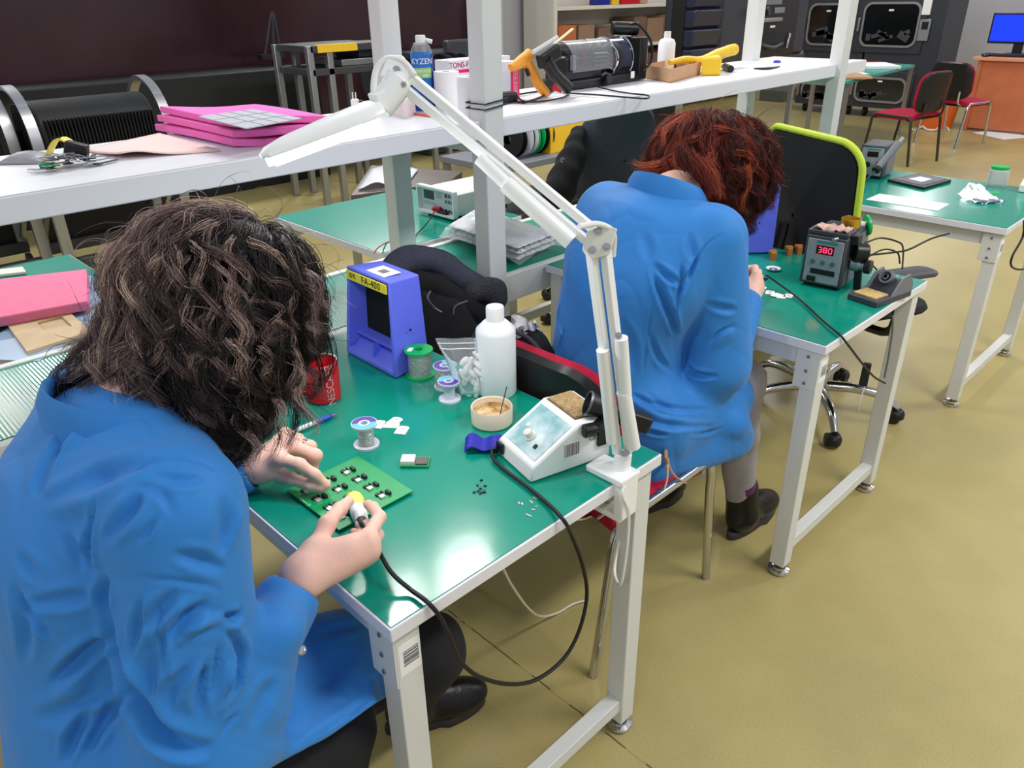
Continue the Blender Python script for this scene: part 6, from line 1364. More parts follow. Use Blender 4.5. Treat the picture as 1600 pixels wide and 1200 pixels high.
# black machine with clear rounded hood
q0 = zs(885, 143); q1 = zs(1008, 125); mx = unit(q1 - q0); my = np.array([-mx[1], mx[0], 0]); L = np.linalg.norm(q1 - q0)
mc_ = thing('tape_machine', 'black bench machine with a clear rounded hood and striped side on the shelf', 'machine', tuple((q0 + q1) / 2))
mp = lambda a, b, c: q0 + mx * a * L + my * b + A0(c * 1.22)
part('base', G().fbox(mp(.5, .07, .015), mx, my, A0(1.), (L, .15, .03)), M['black'], mc_, .006, Wd=True)
part('front_body', G().fbox(mp(.22, .055, .058), mx, my, A0(1.), (L * .44, .10, .085)), M['black'], mc_, .01, Wd=True)
part('wheel', G().cyl(mp(.56, .02, .075), mp(.62, .02, .075), .052, n=36), M['soft_black'], mc_, .006, Wd=True)
part('wheel_rim', G().lathe([(.040, 0), (.045, -.004), (.049, 0), (.045, .004), (.040, 0)], mp(.55, .02, .075), mx, 36), M['chrome'], mc_, Wd=True)
v = []; NA = 14
for s in (.05, .56):
    for k in range(NA + 1):
        a = -.35 + (PI * .95) * k / NA; v.append(mp(s, .055, .07) + my * -.066 * math.cos(a) + A0(.075 * math.sin(a)))
part('hood', G().add(v, [(k, k + 1, NA + 2 + k, NA + 1 + k) for k in range(NA)]), M['clear'], mc_, Wd=True, sm=180)
for s in (.56, .78): part('hood_rim', G().tube([mp(s, .055, .07) + my * -.068 * math.cos(a) + A0(.077 * math.sin(a)) for a in np.linspace(-.6, 2.8, 18)], .0028, 8), M['chrome'], mc_, Wd=True)
v = []
for s in (.58, .78):
    for k in range(NA + 1):
        a = -.35 + (PI * .95) * k / NA; v.append(mp(s, .055, .07) + my * -.066 * math.cos(a) + A0(.075 * math.sin(a)))
part('dark_hood', G().add(v, [(k, k + 1, NA + 2 + k, NA + 1 + k) for k in range(NA)]), mat('navy_gloss', (34, 36, 62), .15), mc_, Wd=True, sm=180)
for k in range(4): part('stripe', G().tube([mp(.30, -.004, .095 - .011 * k), mp(.45, -.005, .095 - .011 * k), mp(.53, -.005, .082 - .012 * k)], .0022, 6), M['steel'], mc_, Wd=True)
part('red_switch', G().fbox(mp(.20, .004, .09), mx, my, A0(1.), (.018, .004, .022)), mat('dark_red_switch', (110, 14, 26), .3), mc_, .001, Wd=True); part('grey_lever', G().fbox(mp(.08, .003, .075), mx, my, A0(1.), (.03, .006, .05)), M['grey'], mc_, .004, Wd=True)
part('back_plate', G().fbox(mp(.93, .06, .075), mx, my, A0(1.), (.05, .14, .13)), M['black'], mc_, .003, Wd=True)
part('roller', G().cyl(mp(.80, .10, .155), mp(.98, .04, .15), .024, n=24), M['black'], mc_, .004, Wd=True); part('label', G().fbox(mp(.80, -.007, .022), mx, my, A0(1.), (.022, .002, .024)), M['paper'], mc_, Wd=True)
part('motor_knob', G().cyl(mp(.44, -.01, .02), mp(.44, -.03, .02), .018), M['black'], mc_, .003, Wd=True); part('tape_roll', G().lathe([(.010, 0), (.022, 0), (.022, .02), (.010, .02), (.010, 0)], mp(.32, .05, .115), mx, 24).lathe([(.008, 0), (.018, 0), (.018, .02), (.008, .02), (.008, 0)], mp(.44, .05, .112), mx, 24), M['grey'], mc_, Wd=True)
part('drum', G().cyl(mp(.07, .055, .07), mp(.54, .055, .07), .05, n=28), M['soft_black'], mc_, .006, Wd=True)
cable('black cord rising over the black machine', [mp(.9, -.02, .03), mp(.98, -.03, .06), mp(.95, -.03, .12), mp(.86, .0, .165), mp(.84, .03, .165)], .005)
# cardboard box, bottle, yellow tool
A, B, C = zs(1006, 122), zs(1047, 130), zs(1094, 117); Dd = A + C - B; h = .05
cb = thing('cardboard_box', 'small open brown cardboard box on the shelf', 'box', tuple((A + C) / 2)); t_ = .004
for a, b in ((A, B), (B, C), (C, Dd), (Dd, A)): part('side', G().hexa([a, b, b + unit((A + C) / 2 - b) * t_, a + unit((A + C) / 2 - a) * t_], [p + A0(h) for p in (a, b, b + unit((A + C) / 2 - b) * t_, a + unit((A + C) / 2 - a) * t_)]), M['card'], cb, Wd=True)
part('bottom', G().hexa([p + A0(.001) for p in (A, B, C, Dd)], [p + A0(.004) for p in (A, B, C, Dd)]), M['card'], cb, Wd=True)
q = aty(1040, 100, 1.37); q[2] = SZ; bt2 = thing('bottle', 'white plastic bottle standing behind the cardboard box', 'bottle', tuple(q)); part('body', G().lathe([(0, 0), (.034, 0), (.036, .004), (.036, .115), (.03, .128), (.013, .136), (0, .136)], n=36), M['translucent'], bt2); part('cap', G().lathe([(0, .136), (.0145, .136), (.014, .16), (0, .16)], n=24), M['white'], bt2)
yt_ = thing('yellow_tool', 'yellow gun shaped plastic tool lying behind the cardboard box', 'hand tool', tuple(zs(1110, 120)))
part('barrel', G().tube([aty(1046, 98, 1.25), aty(1070, 93, 1.25), aty(1095, 95, 1.25), aty(1120, 86, 1.25), aty(1142, 78, 1.25)], [.010, .014, .018, .024, .022], 14, 5), M['yellow'], yt_, .0, Wd=True)
part('head', G().cyl(aty(1136, 80, 1.25), aty(1148, 77, 1.25), .024), M['yellow'], yt_, .004, Wd=True)
part('grip', G().hexa([zs(1094, 119), zs(1098, 119) - A0(0) + (.03, -.02, 0), zs(1126, 118), zs(1120, 112)], [p + A0(.07) for p in (zs(1094, 119), zs(1098, 119) + (.03, -.02, 0), zs(1126, 118), zs(1120, 112))]), M['yellow'], yt_, .008, Wd=True)
pt = thing('hook_tool', 'black thin pick tool lying near the shelf end', 'tool', tuple(zs(1195, 105))); part('shaft', G().tube([zs(1178, 107, .004), zs(1200, 107, .005), zs(1218, 104, .004)], [.003, .006, .003], 8, 4), M['black'], pt, Wd=True)
one('plastic_disc', G().lathe([(0, 0), (.018, 0), (.015, .01), (0, .012)], zs(1214, 98)), mat('blue_cap_plastic', (50, 50, 170), .4), 'small blue cap near the far end of the shelf', 'cap')
one('black_lens', G().cyl(zs(1132, 104, .014), zs(1142, 108, .014), .014), M['black'], 'short black cylinder lying beside the yellow tool', 'cylinder', .002)

# ------------------------------------------------------------------ on the lower shelf and side benches
# jacket in the gap
jk = thing('jacket', 'dark jacket with a grey blue sleeve heaped behind the fume absorber', 'jacket', tuple(atz(690, 460, .75)))
M['jk_grey'] = mat('grey_blue_knit', (66, 68, 84), .95, noise=.15, scale=90, bump=.3, bscale=300); M['jk_black'] = mat('black_knit', (22, 22, 25), .95, noise=.15, scale=90, bump=.3, bscale=300); M['jk_fleece'] = mat('grey_fleece', (74, 74, 80), 1, noise=.6, scale=260, bump=.8, bscale=260)
def J(u, v, y): return aty(u, v, y)
a1_ = [J(612, 420, 1.06), J(640, 405, 1.05), J(685, 410, 1.02), J(730, 440, .98), J(765, 462, .95)]
a1_ = smooth_path(a1_, 4)
blob('sleeve', [cap(a1_[i], a1_[i + 1], .036, .038, .01) for i in range(len(a1_) - 1)], .007, M['jk_grey'], jk, noise=.003, label='grey blue sleeve')
a2_ = smooth_path([J(655, 440, 1.0), J(690, 455, .97), J(725, 480, .93), J(755, 500, .9)], 4)
blob('inner_sleeve', [cap(a2_[i], a2_[i + 1], .034, .036, .01) for i in range(len(a2_) - 1)], .007, M['jk_black'], jk, noise=.004)
bb = [cap(J(660, 470, 1.0), J(700, 530, .92), .06, .06, .04), cap(J(700, 500, .92), J(740, 540, .86), .06, .05, .04), cap(J(660, 520, .95), J(720, 560, .86), .05, .05, .04), cap(J(700, 560, .86), J(710, 600, .82), .05, .06, .04)]
blob('body', bb, .008, M['jk_black'], jk, noise=.005)
blob('fleece_collar', [cap(J(740, 455, .93), J(772, 452, .91), .032, .036, .02), cap(J(765, 450, .91), J(780, 470, .88), .03, .026, .02)], .007, M['jk_fleece'], jk, noise=.003, label='fuzzy grey fleece collar')
part('cuff_trim', G().tube([J(672, 455, .90), J(668, 465, .89), J(678, 480, .88), J(690, 488, .87)], .003, 6, 5), M['dull_steel'], jk, Wd=True); part('cuff_trim', G().tube([J(708, 492, .875), J(712, 478, .875), J(730, 470, .865)], .003, 6, 5), M['dull_steel'], jk, Wd=True)
zz = thing('bag', 'black zipped bag with crumpled white tissue behind the crimson chair back', 'bag', tuple(J(828, 545, .62)))
blob('body', [cap(J(812, 530, .66), J(838, 555, .58), .05, .05, .03), cap(J(800, 520, .7), J(812, 580, .60), .05, .05, .03)], .008, M['jk_black'], zz, noise=.004)
part('zip', G().tube([J(805, 518, .60), J(825, 528, .58), J(842, 545, .55), J(852, 560, .54)], .006, 8, 6), M['dark_grey'], zz, Wd=True)
P = [[J(806 + 34 * i / 7, 500 + 26 * j / 7 + 6 * i / 7, .62) + np.array([0, .02 * math.sin(i * 1.9 + j), .015 * math.sin(j * 2 + i)]) for j in range(8)] for i in range(8)]
one('tissue', G().slab(P, .002), M['paper'], 'crumpled white tissue stuffed in the black zipped bag', 'tissue', sm=180)
# blister packs in a clear bag
q = atz(785, 380, .752)
bl = thing('plastic_bag', 'clear bag of blister trays lying on the lower shelf beside the post', 'bag', tuple(q))
Q = [atz(693, 378, .753), atz(812, 420, .753), atz(880, 392, .753), atz(745, 345, .753)]
rr = np.random.default_rng(3)
def bil(Q, f, g_): return (Q[0] * (1 - f) + Q[1] * f) * (1 - g_) + (Q[3] * (1 - f) + Q[2] * f) * g_
for k in range(3):
    P = [[bil(Q, f, g_) + A0(.022 + .018 * k + .009 * ((i + j) % 2) * (0 < i < 24) * (0 < j < 15) + .004 * rr.random()) for j, g_ in enumerate(np.linspace(.06, .94, 16))] for i, f in enumerate(np.linspace(.05, .95, 25))]
    part('blister_tray', G().slab(P, .003), mat('blister_plastic', (226, 228, 234), .18, spec=.8, alpha=.75), bl, Wd=True, sm=180)
P = [[bil(Q, f, g_) + A0(.004 + .085 * (math.sin(PI * min(max(f, .02), .98)) * math.sin(PI * min(max(g_, .02), .98))) ** .35 + .006 * math.sin(9 * f + 7 * g_) * math.sin(11 * g_)) for g_ in np.linspace(-.03, 1.03, 14)] for f in np.linspace(-.05, 1.02, 20)]
part('film', G().sheet(P), M['clear'], bl, Wd=True, sm=180)
# bench meter
A, B, C = atz(660, 325, .752), atz(735, 345, .752), atz(822, 330, .752); u_ = unit(B - A); w_ = np.array([-u_[1], u_[0], 0]); w_ = w_ if np.dot(w_, CAM_R[2]) > 0 else -w_
Lw = .23; Ld = .30; m0 = atz(659, 330, .752)
mt = thing('bench_meter', 'white bench meter with grey display and red and black clips on the side bench', 'bench meter', tuple(m0))
mq = lambda a, b, c: m0 + u_ * a * Lw + w_ * b * Ld + A0(c)
part('case', G().fbox(mq(.5, .5, .057), u_, w_, A0(1.), (Lw * .94, Ld, .085)), mat('meter_white', (214, 214, 210), .45), mt, .005, Wd=True)
part('bezel', G().ring(rrect(Lw, .108, .008, 3), rrect(Lw * .92, .088, .006, 3), mq(.5, 0, .062), u_, A0(1.), -w_, .022), M['white'], mt, .001, Wd=True)
fpn = part('front_panel', G().fbox(mq(.5, -.006, .062), u_, w_, A0(1.), (Lw * .92, .004, .09)), mat('meter_face', (198, 204, 214), .4), mt, Wd=True)
part('display', G().fbox(mq(.26, -.015, .078), u_, w_, A0(1.), (.062, .003, .034)), mat('lcd_grey', (58, 68, 70), .2), fpn, .001, Wd=True)
for i in range(3):
    for j in range(2): part('key', G().fbox(mq(.72 + .08 * i, -.015, .088 - .022 * j), u_, w_, A0(1.), (.011, .004, .013)), M['dark_grey'] if (i, j) == (0, 0) else M['grey'], fpn, .001, Wd=True)
g = G()
for k in range(4): g.fbox(mq(.53, -.0145, .092 - .006 * k), u_, w_, A0(1.), (.034 - .006 * (k % 2), .001, .0016))
for k in range(2): g.fbox(mq(.28, -.0145, .048 - .007 * k), u_, w_, A0(1.), (.08, .001, .0014))
part('printed_text', g, M['grey_ink'], fpn, Wd=True)
for i in range(4): part('terminal', G().cyl(mq(.62 + .09 * i, -.008, .03), mq(.62 + .09 * i, -.03, .03), .006), M['black'] if i % 2 else M['dull_steel'], fpn, Wd=True)
part('red_clip', G().bar(mq(.42, -.05, .03), mq(.60, -.04, .034), .02, .016), M['red'], mt, .004, Wd=True, label='red crocodile clip'); part('black_clip', G().bar(mq(.56, -.045, .024), mq(.78, -.04, .022), .018, .014), M['black'], mt, .004, Wd=True)
for y in (.1, .9): part('foot', G().cyl(mq(.5 - .4, y, 0), mq(.1, y, .015), .012).cyl(mq(.9, y, 0), mq(.9, y, .015), .012), M['black'], mt, Wd=True)
for m_, d_, l_ in (('red', 0, 'red test lead from the bench meter over the side bench edge'), ('rubber', .015, 'black test lead from the bench meter over the side bench edge')):
    cable(l_, [mq(.44, -.05, .03), atz(675, 338, .79), atz(655, 362, .757), atz(637, 374, .757), atz(608, 378, .775), atz(592 + d_ * 600, 386, .77), atz(584 + d_ * 900, 396, .756)], .0022, m_)
# foam and wooden board on the left bench
Q = [atz(-40, 503, .790), atz(137, 470, .790), atz(135, 420, .790), atz(-40, 440, .790)]
one('foam_slab', G().hexa([p - A0(.028) for p in Q], Q), mat('pink_dense_foam', (248, 130, 166), .85, noise=.06, scale=40), 'thick pink foam slab on the left side bench, over the wooden board', 'foam slab', .004)
Q = [atz(10, 505, .762), atz(42, 549, .762), atz(142, 517, .762), atz(100, 480, .762)]
wb_ = thing('wooden_board', 'pale wooden board with a square recess under the pink foam slab', 'board', tuple(sum(Q) / 4)); M['wood'] = mat('pale_wood', (218, 190, 152), .6, noise=.12, scale=14)
c_ = sum(Q) / 4; I_ = [c_ + (p - c_) * np.array([.42, .42, 0]) + np.array([.02, .01, 0]) for p in Q]; g = G(); low = [p - A0(.010) for p in Q]
v = Q + I_ + [p - A0(.006) for p in I_] + low
g.add(v, [(i, (i + 1) % 4, 4 + (i + 1) % 4, 4 + i) for i in range(4)] + [(4 + i, 4 + (i + 1) % 4, 8 + (i + 1) % 4, 8 + i) for i in range(4)] + [(8, 9, 10, 11)] + [(i, 12 + i, 12 + (i + 1) % 4, (i + 1) % 4) for i in range(4)] + [(12, 15, 14, 13)])
part('board', g, M['wood'], wb_, Wd=True)
Q = [atz(-60, 560, .7515), atz(60, 565, .7515), atz(215, 470, .7515), atz(140, 430, .7515)]
one('blue_sheet', G().hexa(Q, [p + A0(.0012) for p in Q]), mat('pale_blue_sheet', (150, 176, 206), .35), 'pale blue plastic sheet under the foam and the wooden board', 'sheet')
Q = [atz(-30, 436, .752), atz(42, 428, .752), atz(36, 420, .752), atz(-30, 428, .752)]
one('pale_card', G().hexa(Q, [p + A0(.008) for p in Q]), M['cream'], 'pale card behind the pink slab on the left side bench', 'card')
# ------------------------------------------------------------------ background
M['matte_black'] = mat('matte_black_metal', (24, 25, 27), .6, noise=.15, scale=10); M['anthracite'] = mat('anthracite_metal', (50, 53, 62), .4, noise=.05, scale=4); M['alu'] = mat('aluminium_profile', (168, 170, 174), .35, metal=.85)  # first one is a plain matte black for metal parts
M['dark_metal'] = mat('dark_sheet_metal', (74, 76, 78), .45, metal=.5)
# reel cart with arched chrome end frames
def ybox(g, u0, v0, u1, v1, y, d):      # box whose front face fills a photo rectangle on the plane y
    a, b = aty(u0, v0, y), aty(u1, v1, y); return g.box((min(a[0], b[0]), y, min(a[2], b[2])), (max(a[0], b[0]), y + d, max(a[2], b[2])))
YC = 4.3
xa, xb = aty(50, 200, YC)[0], aty(258, 170, YC)[0]; zt_ = 1.12
ct = thing('reel_cart', 'black slotted reel cart with arched chrome end frames against the dark partition', 'cart', ((xa + xb) / 2, YC + .2, 0))
for x in (xa, xb):
    for y in (YC, YC + .5): part('end_post', G().box((x - .03, y - .02, .12), (x + .03, y + .02, .6)), M['alu'], ct, .004, Wd=True)
    P = [(x, YC, .55), (x, YC - .01, .85), (x, YC + .06, 1.02), (x, YC + .2, 1.1), (x, YC + .36, 1.1), (x, YC + .5, .95), (x, YC + .5, .55)]
    P = smooth_path([np.array(p) for p in P], 5); g = G(); v = []
    for p in P: v += [p + np.array([s * .028, 0, 0]) + np.array([0, d_ * .012, d_ * .012]) for s, d_ in ((-1, -1), (1, -1), (1, 1), (-1, 1))]
    n = len(P); g.add(v, [(i * 4 + k, i * 4 + (k + 1) % 4, (i + 1) * 4 + (k + 1) % 4, (i + 1) * 4 + k) for i in range(n - 1) for k in range(4)] + [(3, 2, 1, 0), tuple(range(4 * n - 4, 4 * n))])
    part('arch', g, M['alu'], ct, .003, Wd=True)
    part('diagonal_brace', G().bar((x, YC + .02, .6), (x, YC + .46, .2), .03, .03), M['alu'], ct, .003, Wd=True)
    for y in (YC + .05, YC + .45): part('caster', G().cyl((x - .015, y, .05), (x + .015, y, .05), .05), M['rubber'], ct, .004, Wd=True)
part('drum', G().cyl((xa + .05, YC + .24, .82), (xb - .05, YC + .24, .82), .22, n=40), M['matte_black'], ct, .01, Wd=True)
g = G()
for k in range(30):
    x = xa + .08 + (xb - xa - .16) * k / 29; g.box((x - .003, YC - .005, .76), (x + .003, YC + .08, .95))
part('slot_comb', g, M['black'], ct, Wd=True)
part('added_dark_backing', G().box((xa - .02, YC + .52, .1), (xb + .02, YC + .54, 1.0)), M['black'], ct, Wd=True); part('lower_tray', G().box((xa + .03, YC + .02, .60), (xb - .03, YC + .46, .66)), M['dark_metal'], ct, .004, Wd=True)  # black backing added so the floor behind the cart looks unlit
for k in range(12):
    x = xa + .12 + (xb - xa - .2) * k / 11; part('fin', G().hexa([(x - .004, YC + .02, .44), (x + .004, YC + .02, .44), (x + .004, YC + .06, .44), (x - .004, YC + .06, .44)], [(x - .004, YC - .0, .58), (x + .004, YC - .0, .58), (x + .004, YC + .22, .58), (x - .004, YC + .22, .58)]), M['steel'], ct, Wd=True)
part('base_beam', G().box((xa - .02, YC - .02, .10), (xb + .02, YC + .04, .17)), M['dark_metal'], ct, .004, Wd=True); part('base_beam', G().box((xa - .02, YC + .46, .10), (xb + .02, YC + .5, .17)), M['dark_metal'], ct, .004, Wd=True)
x2 = aty(4, 200, YC + .15)[0]
cc = dup(ct, (x2 - (xb - xa) / 2 + .03, YC + .38, 0), 0, 'second black reel cart cut off at the left frame edge'); ct['group'] = cc['group'] = 'black reel carts'
one('added_dark_block', G().box((-3.2, 5.95, 0), (3.6, 6.5, .98)), M['matte_black'], 'long low black block added along the dark partition in place of shade', 'cabinet', .01)  # black block added to stand in for the unlit floor along the partition
# easel stand (thin tripod) by the partition
tp_ = thing('tripod', 'thin folded tripod leaning against the dark partition', 'tripod', tuple(aty(425, 70, 6.3) * (1, 1, 0)))
for a, b in (((424, 18), (414, 85)), ((426, 18), (428, 90)), ((427, 18), (440, 85))): part('leg', G().bar(aty(*a, 6.3), aty(*b, 6.3) - A0(.0), .012, .012), M['dark_grey'], tp_, Wd=True)
part('leg', G().bar(aty(427, 90, 6.3), aty(427, 90, 6.3) * (1, 1, 0), .02, .02), M['black'], tp_, Wd=True); part('base', G().obox(aty(427, 90, 6.3) * (1, 1, 0) + A0(.02), (.3, .2, .04)), M['black'], tp_, Wd=True); part('tray', ybox(G(), 410, 86, 446, 91, 6.28, .1), M['matte_black'], tp_, Wd=True)
# tool rack with aluminium frame, trays
YR = 4.9
rk = thing('tool_rack', 'aluminium framed rack with yellow edge labels by the dark partition', 'rack', tuple(aty(540, 170, YR) * (1, 1, 0)))
xs = [aty(u, 120, YR)[0] for u in (490, 520, 600)]; zr = aty(490, 72, YR)[2]; zm = aty(500, 108, YR)[2]
for x in xs:
    for y in (YR, YR + .5): part('post', G().box((x - .025, y, 0), (x + .025, y + .05, zr if x < xs[2] else zr)), M['alu'], rk, .004, Wd=True)
for z in (zr, zm, .55): part('shelf', G().box((xs[0], YR, z - .05), (xs[2] + .02, YR + .55, z)), M['dark_metal'], rk, .004, Wd=True)
part('yellow_label', G().box((xs[0] + .06, YR - .01, zr - .05), (xs[0] + .42, YR + .05, zr + .005)), M['yellow'], rk, Wd=True); part('yellow_label', G().box((xs[0] + .15, YR - .01, zm - .62), (xs[0] + .4, YR + .01, zm - .56)), M['yellow'], rk, Wd=True)
one('parts_tray', G().box((xs[0] + .3, YR + .05, zm + .002), (xs[2] + .1, YR + .5, zm + .05)), M['steel'], 'metal parts tray on the aluminium framed rack', 'tray', .004)
one('feeder', G().box((xs[0] + .5, YR + .1, zm + .052), (xs[2] + .2, YR + .45, zm + .16)).obox((xs[0] + .75, YR + .12, zm + .12), (.1, .05, .3), .3), M['dark_grey'], 'grey cluttered feeder unit on the aluminium framed rack', 'feeder', .01)
# row of black reels on a low rack, right of it
YB = 5.2
x0_, x1_ = aty(600, 100, YB)[0], aty(745, 100, YB)[0]; zl = aty(660, 160, YB)[2]
bk_ = thing('reel_rack', 'long low rack holding a row of black tape reels behind the spray can', 'rack', ((x0_ + x1_) / 2, YB + .2, 0))
part('shelf', G().box((x0_, YB, zl - .05), (x1_ + .2, YB + .5, zl)), M['dark_metal'], bk_, .004, Wd=True)
for x in (x0_ + .03, (x0_ + x1_) / 2, x1_):
    for y in (YB + .02, YB + .45): part('post', G().box((x - .025, y, 0), (x + .025, y + .04, zl + .02)), M['alu'], bk_, .003, Wd=True)
rr = random.Random(2)
for k in range(16):
    x = x0_ + .08 + (x1_ - x0_) * k / 16; R_ = rr.uniform(.17, .21); y = YB + .24; 
    g = G().lathe([(.03, -.012), (R_, -.012), (R_, -.009), (.06, -.009), (.06, .009), (R_, .009), (R_, .012), (.03, .012), (.03, -.012)], (x, y, zl + R_), unit((1, rr.uniform(-.25, .1), 0)), 28)
    one('tape_reel', g, M['black'] if k % 4 else M['dark_grey'], 'black component tape reel standing in the row behind the spray can', 'tape reel', group='black reels in the row')
mcx = aty(700, 100, YB + .6)
one('placement_machine', G().box((mcx[0] - .2, YB + .75, 0), (mcx[0] + .9, YB + 1.2, 1.02)).box((mcx[0] + .1, YB + .7, .9), (mcx[0] + .5, YB + .8, 1.12)), M['dark_grey'], 'dark grey machine body behind the row of black reels', 'machine', .02)
# low plate table behind the meter with trays on it
Q = [atz(548, 305, .62), atz(700, 285, .62), atz(722, 268, .62), atz(580, 258, .62)]
pl_ = thing('trolley', 'low trolley with a steel plate top and crumpled film on it', 'trolley', tuple(sum(Q) / 4 * (1, 1, 0)))
part('plate', G().hexa([p - A0(.05) for p in Q], Q), mat('plate_brown', (112, 102, 98), .35, metal=.5, noise=.2, scale=6), pl_, .003, Wd=True)
for p in Q: part('leg', G().bar(p * (1, 1, 0), p - A0(.05), .035, .035), M['alu'], pl_, Wd=True)
P = [[bil(Q, .05 + .5 * f, .1 + .75 * g_) + A0(.01 + .03 * abs(math.sin(5 * f + 3 * g_)) * math.sin(PI * f) + .002) for g_ in np.linspace(0, 1, 10)] for f in np.linspace(0, 1, 12)]
one('film', G().slab(P, .003), M['cloudy'], 'crumpled clear film lying on the steel plate trolley', 'film', sm=180)
# spools beside a carton, on a low shelf under the long shelf
YS = 2.75
zs_ = aty(830, 247, YS)[2]; xs0, xs1 = aty(770, 240, YS)[0], aty(1010, 230, YS)[0]
ls = thing('low_rack', 'low grey rack carrying spools and a yellow carton beyond the shelf', 'rack', ((xs0 + xs1) / 2, YS + .2, 0))
part('shelf', G().box((xs0, YS - .08, zs_ - .04), (xs1 + .03, YS + .5, zs_)), M['grey'], ls, .004, Wd=True); part('shelf', G().box((xs0, YS - .05, .25), (xs1 + .03, YS + .5, .29)), M['dark_metal'], ls, .004, Wd=True)
for x in (xs0 + .03, xs1):
    for y in (YS - .05, YS + .45): part('post', G().box((x - .02, y, 0), (x + .02, y + .04, zs_ - .04)), M['alu'], ls, Wd=True)
for k, (u, m_, l_) in enumerate(((797, 'black', 'black filament spool farthest left under the shelf'), (815, 'flange_w', 'pale grey filament spool under the shelf'), (826, 'green_plastic', 'green filament spool under the shelf'), (840, 'black', 'black filament spool nearest the yellow carton'))):
    c_ = aty(u, 228, YS + .1); R_ = .115
    sp1 = thing('spool', l_, 'spool', (c_[0], YS + .1, zs_), 0, 'filament spools under the shelf'); ax1 = unit((1, .15, 0))
    part('flange', G().lathe([(.03, -.03), (R_, -.03), (R_, -.025), (.03, -.025), (.03, -.03)], (0, 0, R_), ax1, 32).lathe([(.03, .025), (R_, .025), (R_, .03), (.03, .03), (.03, .025)], (0, 0, R_), ax1, 32), M[m_], sp1); part('winding', G().lathe([(.03, -.024), (.09, -.024), (.09, .024), (.03, .024)], (0, 0, R_), ax1, 32), M['soft_black'], sp1)
A, B, C = aty(850, 240, YS), aty(884, 240, YS - .02), aty(925, 225, YS + .1); x0_, x1_ = A[0], C[0]
yc = thing('carton', 'yellow parcel carton with red lettering under the shelf', 'box', ((x0_ + x1_) / 2, YS + .2, zs_)); part('carton', G().box((x0_ + .06, YS + .0, zs_), (x1_ + .06, YS + .32, zs_ + .30)), mat('parcel_yellow', (246, 196, 40), .6), yc, .003, Wd=True)
lettering('DHL', .06, np.array([x0_ + .06 + .085, YS - .002, zs_ + .225]), (1, 0, 0), (0, 0, 1), mat('parcel_red', (206, 24, 40), .5), yc)
lettering('DHL', .06, np.array([x0_ + .059, YS + .16, zs_ + .20]), (0, -1, 0), (0, 0, 1), M['red'], yc)
# black server cabinet and small white box
g = ybox(G(), 998, 150, 1056, 290, 3.2, .5); bc = one('cabinet', g, M['matte_black'], 'plain black cabinet under the shelf behind the red hair', 'cabinet', .006)
g = ybox(G(), 1008, 214, 1040, 262, 2.3, .18); one('white_box', g, M['white'], 'white box between the grey chair back and the red hair', 'box', .004)
g = ybox(G(), 1000, 262, 1055, 275, 2.25, .3); g.v = [(x, y, 0 if k in (0, 1, 2, 3) else z) for k, (x, y, z) in enumerate(g.v)]; one('side_stand', g, M['dark_metal'], 'small dark stand carrying the white box', 'stand', .003)
ct2 = thing('carton', 'printed white carton behind the grey office chair', 'box', tuple(aty(985, 190, 3.0))); part('carton', ybox(G(), 968, 176, 995, 200, 3.0, .2), M['box_white'], ct2, .002, Wd=True); part('print', ybox(G(), 984, 180, 989, 186, 2.998, .003), M['can_dark'], ct2, Wd=True)
# jacket hanging at the grey chair
hj = thing('jacket', 'black jacket hung on the left side of the grey office chair', 'jacket', tuple(aty(880, 290, 1.62)))
blob('body', [cap(aty(903, 208, 1.66), aty(893, 250, 1.62), .035, .06, .03), cap(aty(893, 250, 1.62), aty(872, 300, 1.6), .06, .07, .03), cap(aty(885, 270, 1.6), aty(868, 318, 1.62), .05, .06, .03)], .009, M['jk_black'], hj, noise=.005)
part('metal_hook', G().tube([aty(879, 250, 1.54) + .009 * np.array([math.cos(t), 0, math.sin(t)]) for t in np.linspace(0, 5, 14)], .002, 6), M['chrome'], hj, Wd=True)
# white shelving with boxes on the back wall
YW = 6.0
sv = thing('shelving', 'tall cream shelving against the white wall with cartons on it', 'shelving', tuple(aty(980, 220, YW) * (1, 1, 0)))
xL, xR = aty(868, 80, YW)[0], aty(1200, 80, YW)[0]
for x in (xL, xR): part('side', G().box((x - .03, YW, 0), (x + .03, YW + .5, 2.6)), M['cream'], sv, .003, Wd=True)
part('back', G().box((xL, YW + .49, 0), (xR, YW + .5, 2.6)), mat('cream_back', (214, 208, 196), .6), sv, Wd=True)
zz_ = [aty(950, 8, YW)[2], aty(1060, 62, YW)[2], .62, .2]
for z in zz_: part('shelf', G().box((xL + .03, YW, z - .04), (xR - .03, YW + .48, z)), M['cream'], sv, .003, Wd=True)
rr = random.Random(12); cols = [(196, 160, 128), (176, 172, 172), (150, 120, 96), (204, 196, 186), (120, 92, 80), (190, 110, 60)]
bxm = [mat('carton_%s' % n_, c_, .8, noise=.08, scale=8) for n_, c_ in zip(('tan', 'grey', 'brown', 'pale', 'umber', 'rust'), cols)]
side_w = ('a tan', 'a grey', 'a brown', 'a pale', 'an umber', 'a rust')
nb = {}
for lv, (z, h_) in enumerate(((zz_[1], .34), (zz_[2], .3), (zz_[3], .3))):
    x = xL + .12
    while x < xR - .35:
        w_ = rr.uniform(.22, .42); k = rr.randrange(6); nb[(lv, k)] = nb.get((lv, k), 0) + 1
        one('carton', G().box((x, YW + .06, z + .001), (x + w_, YW + .42, z + rr.uniform(.5, 1) * h_)), bxm[k], '%s carton standing on the %s board of the cream shelving' % (side_w[k][side_w[k].index(' ') + 1:], ('middle', 'lower', 'bottom')[lv]), 'box', .004, group='%s cartons on the %s board' % (side_w[k].split()[1], ('middle', 'lower', 'bottom')[lv]))
        x += w_ + rr.uniform(.02, .1)
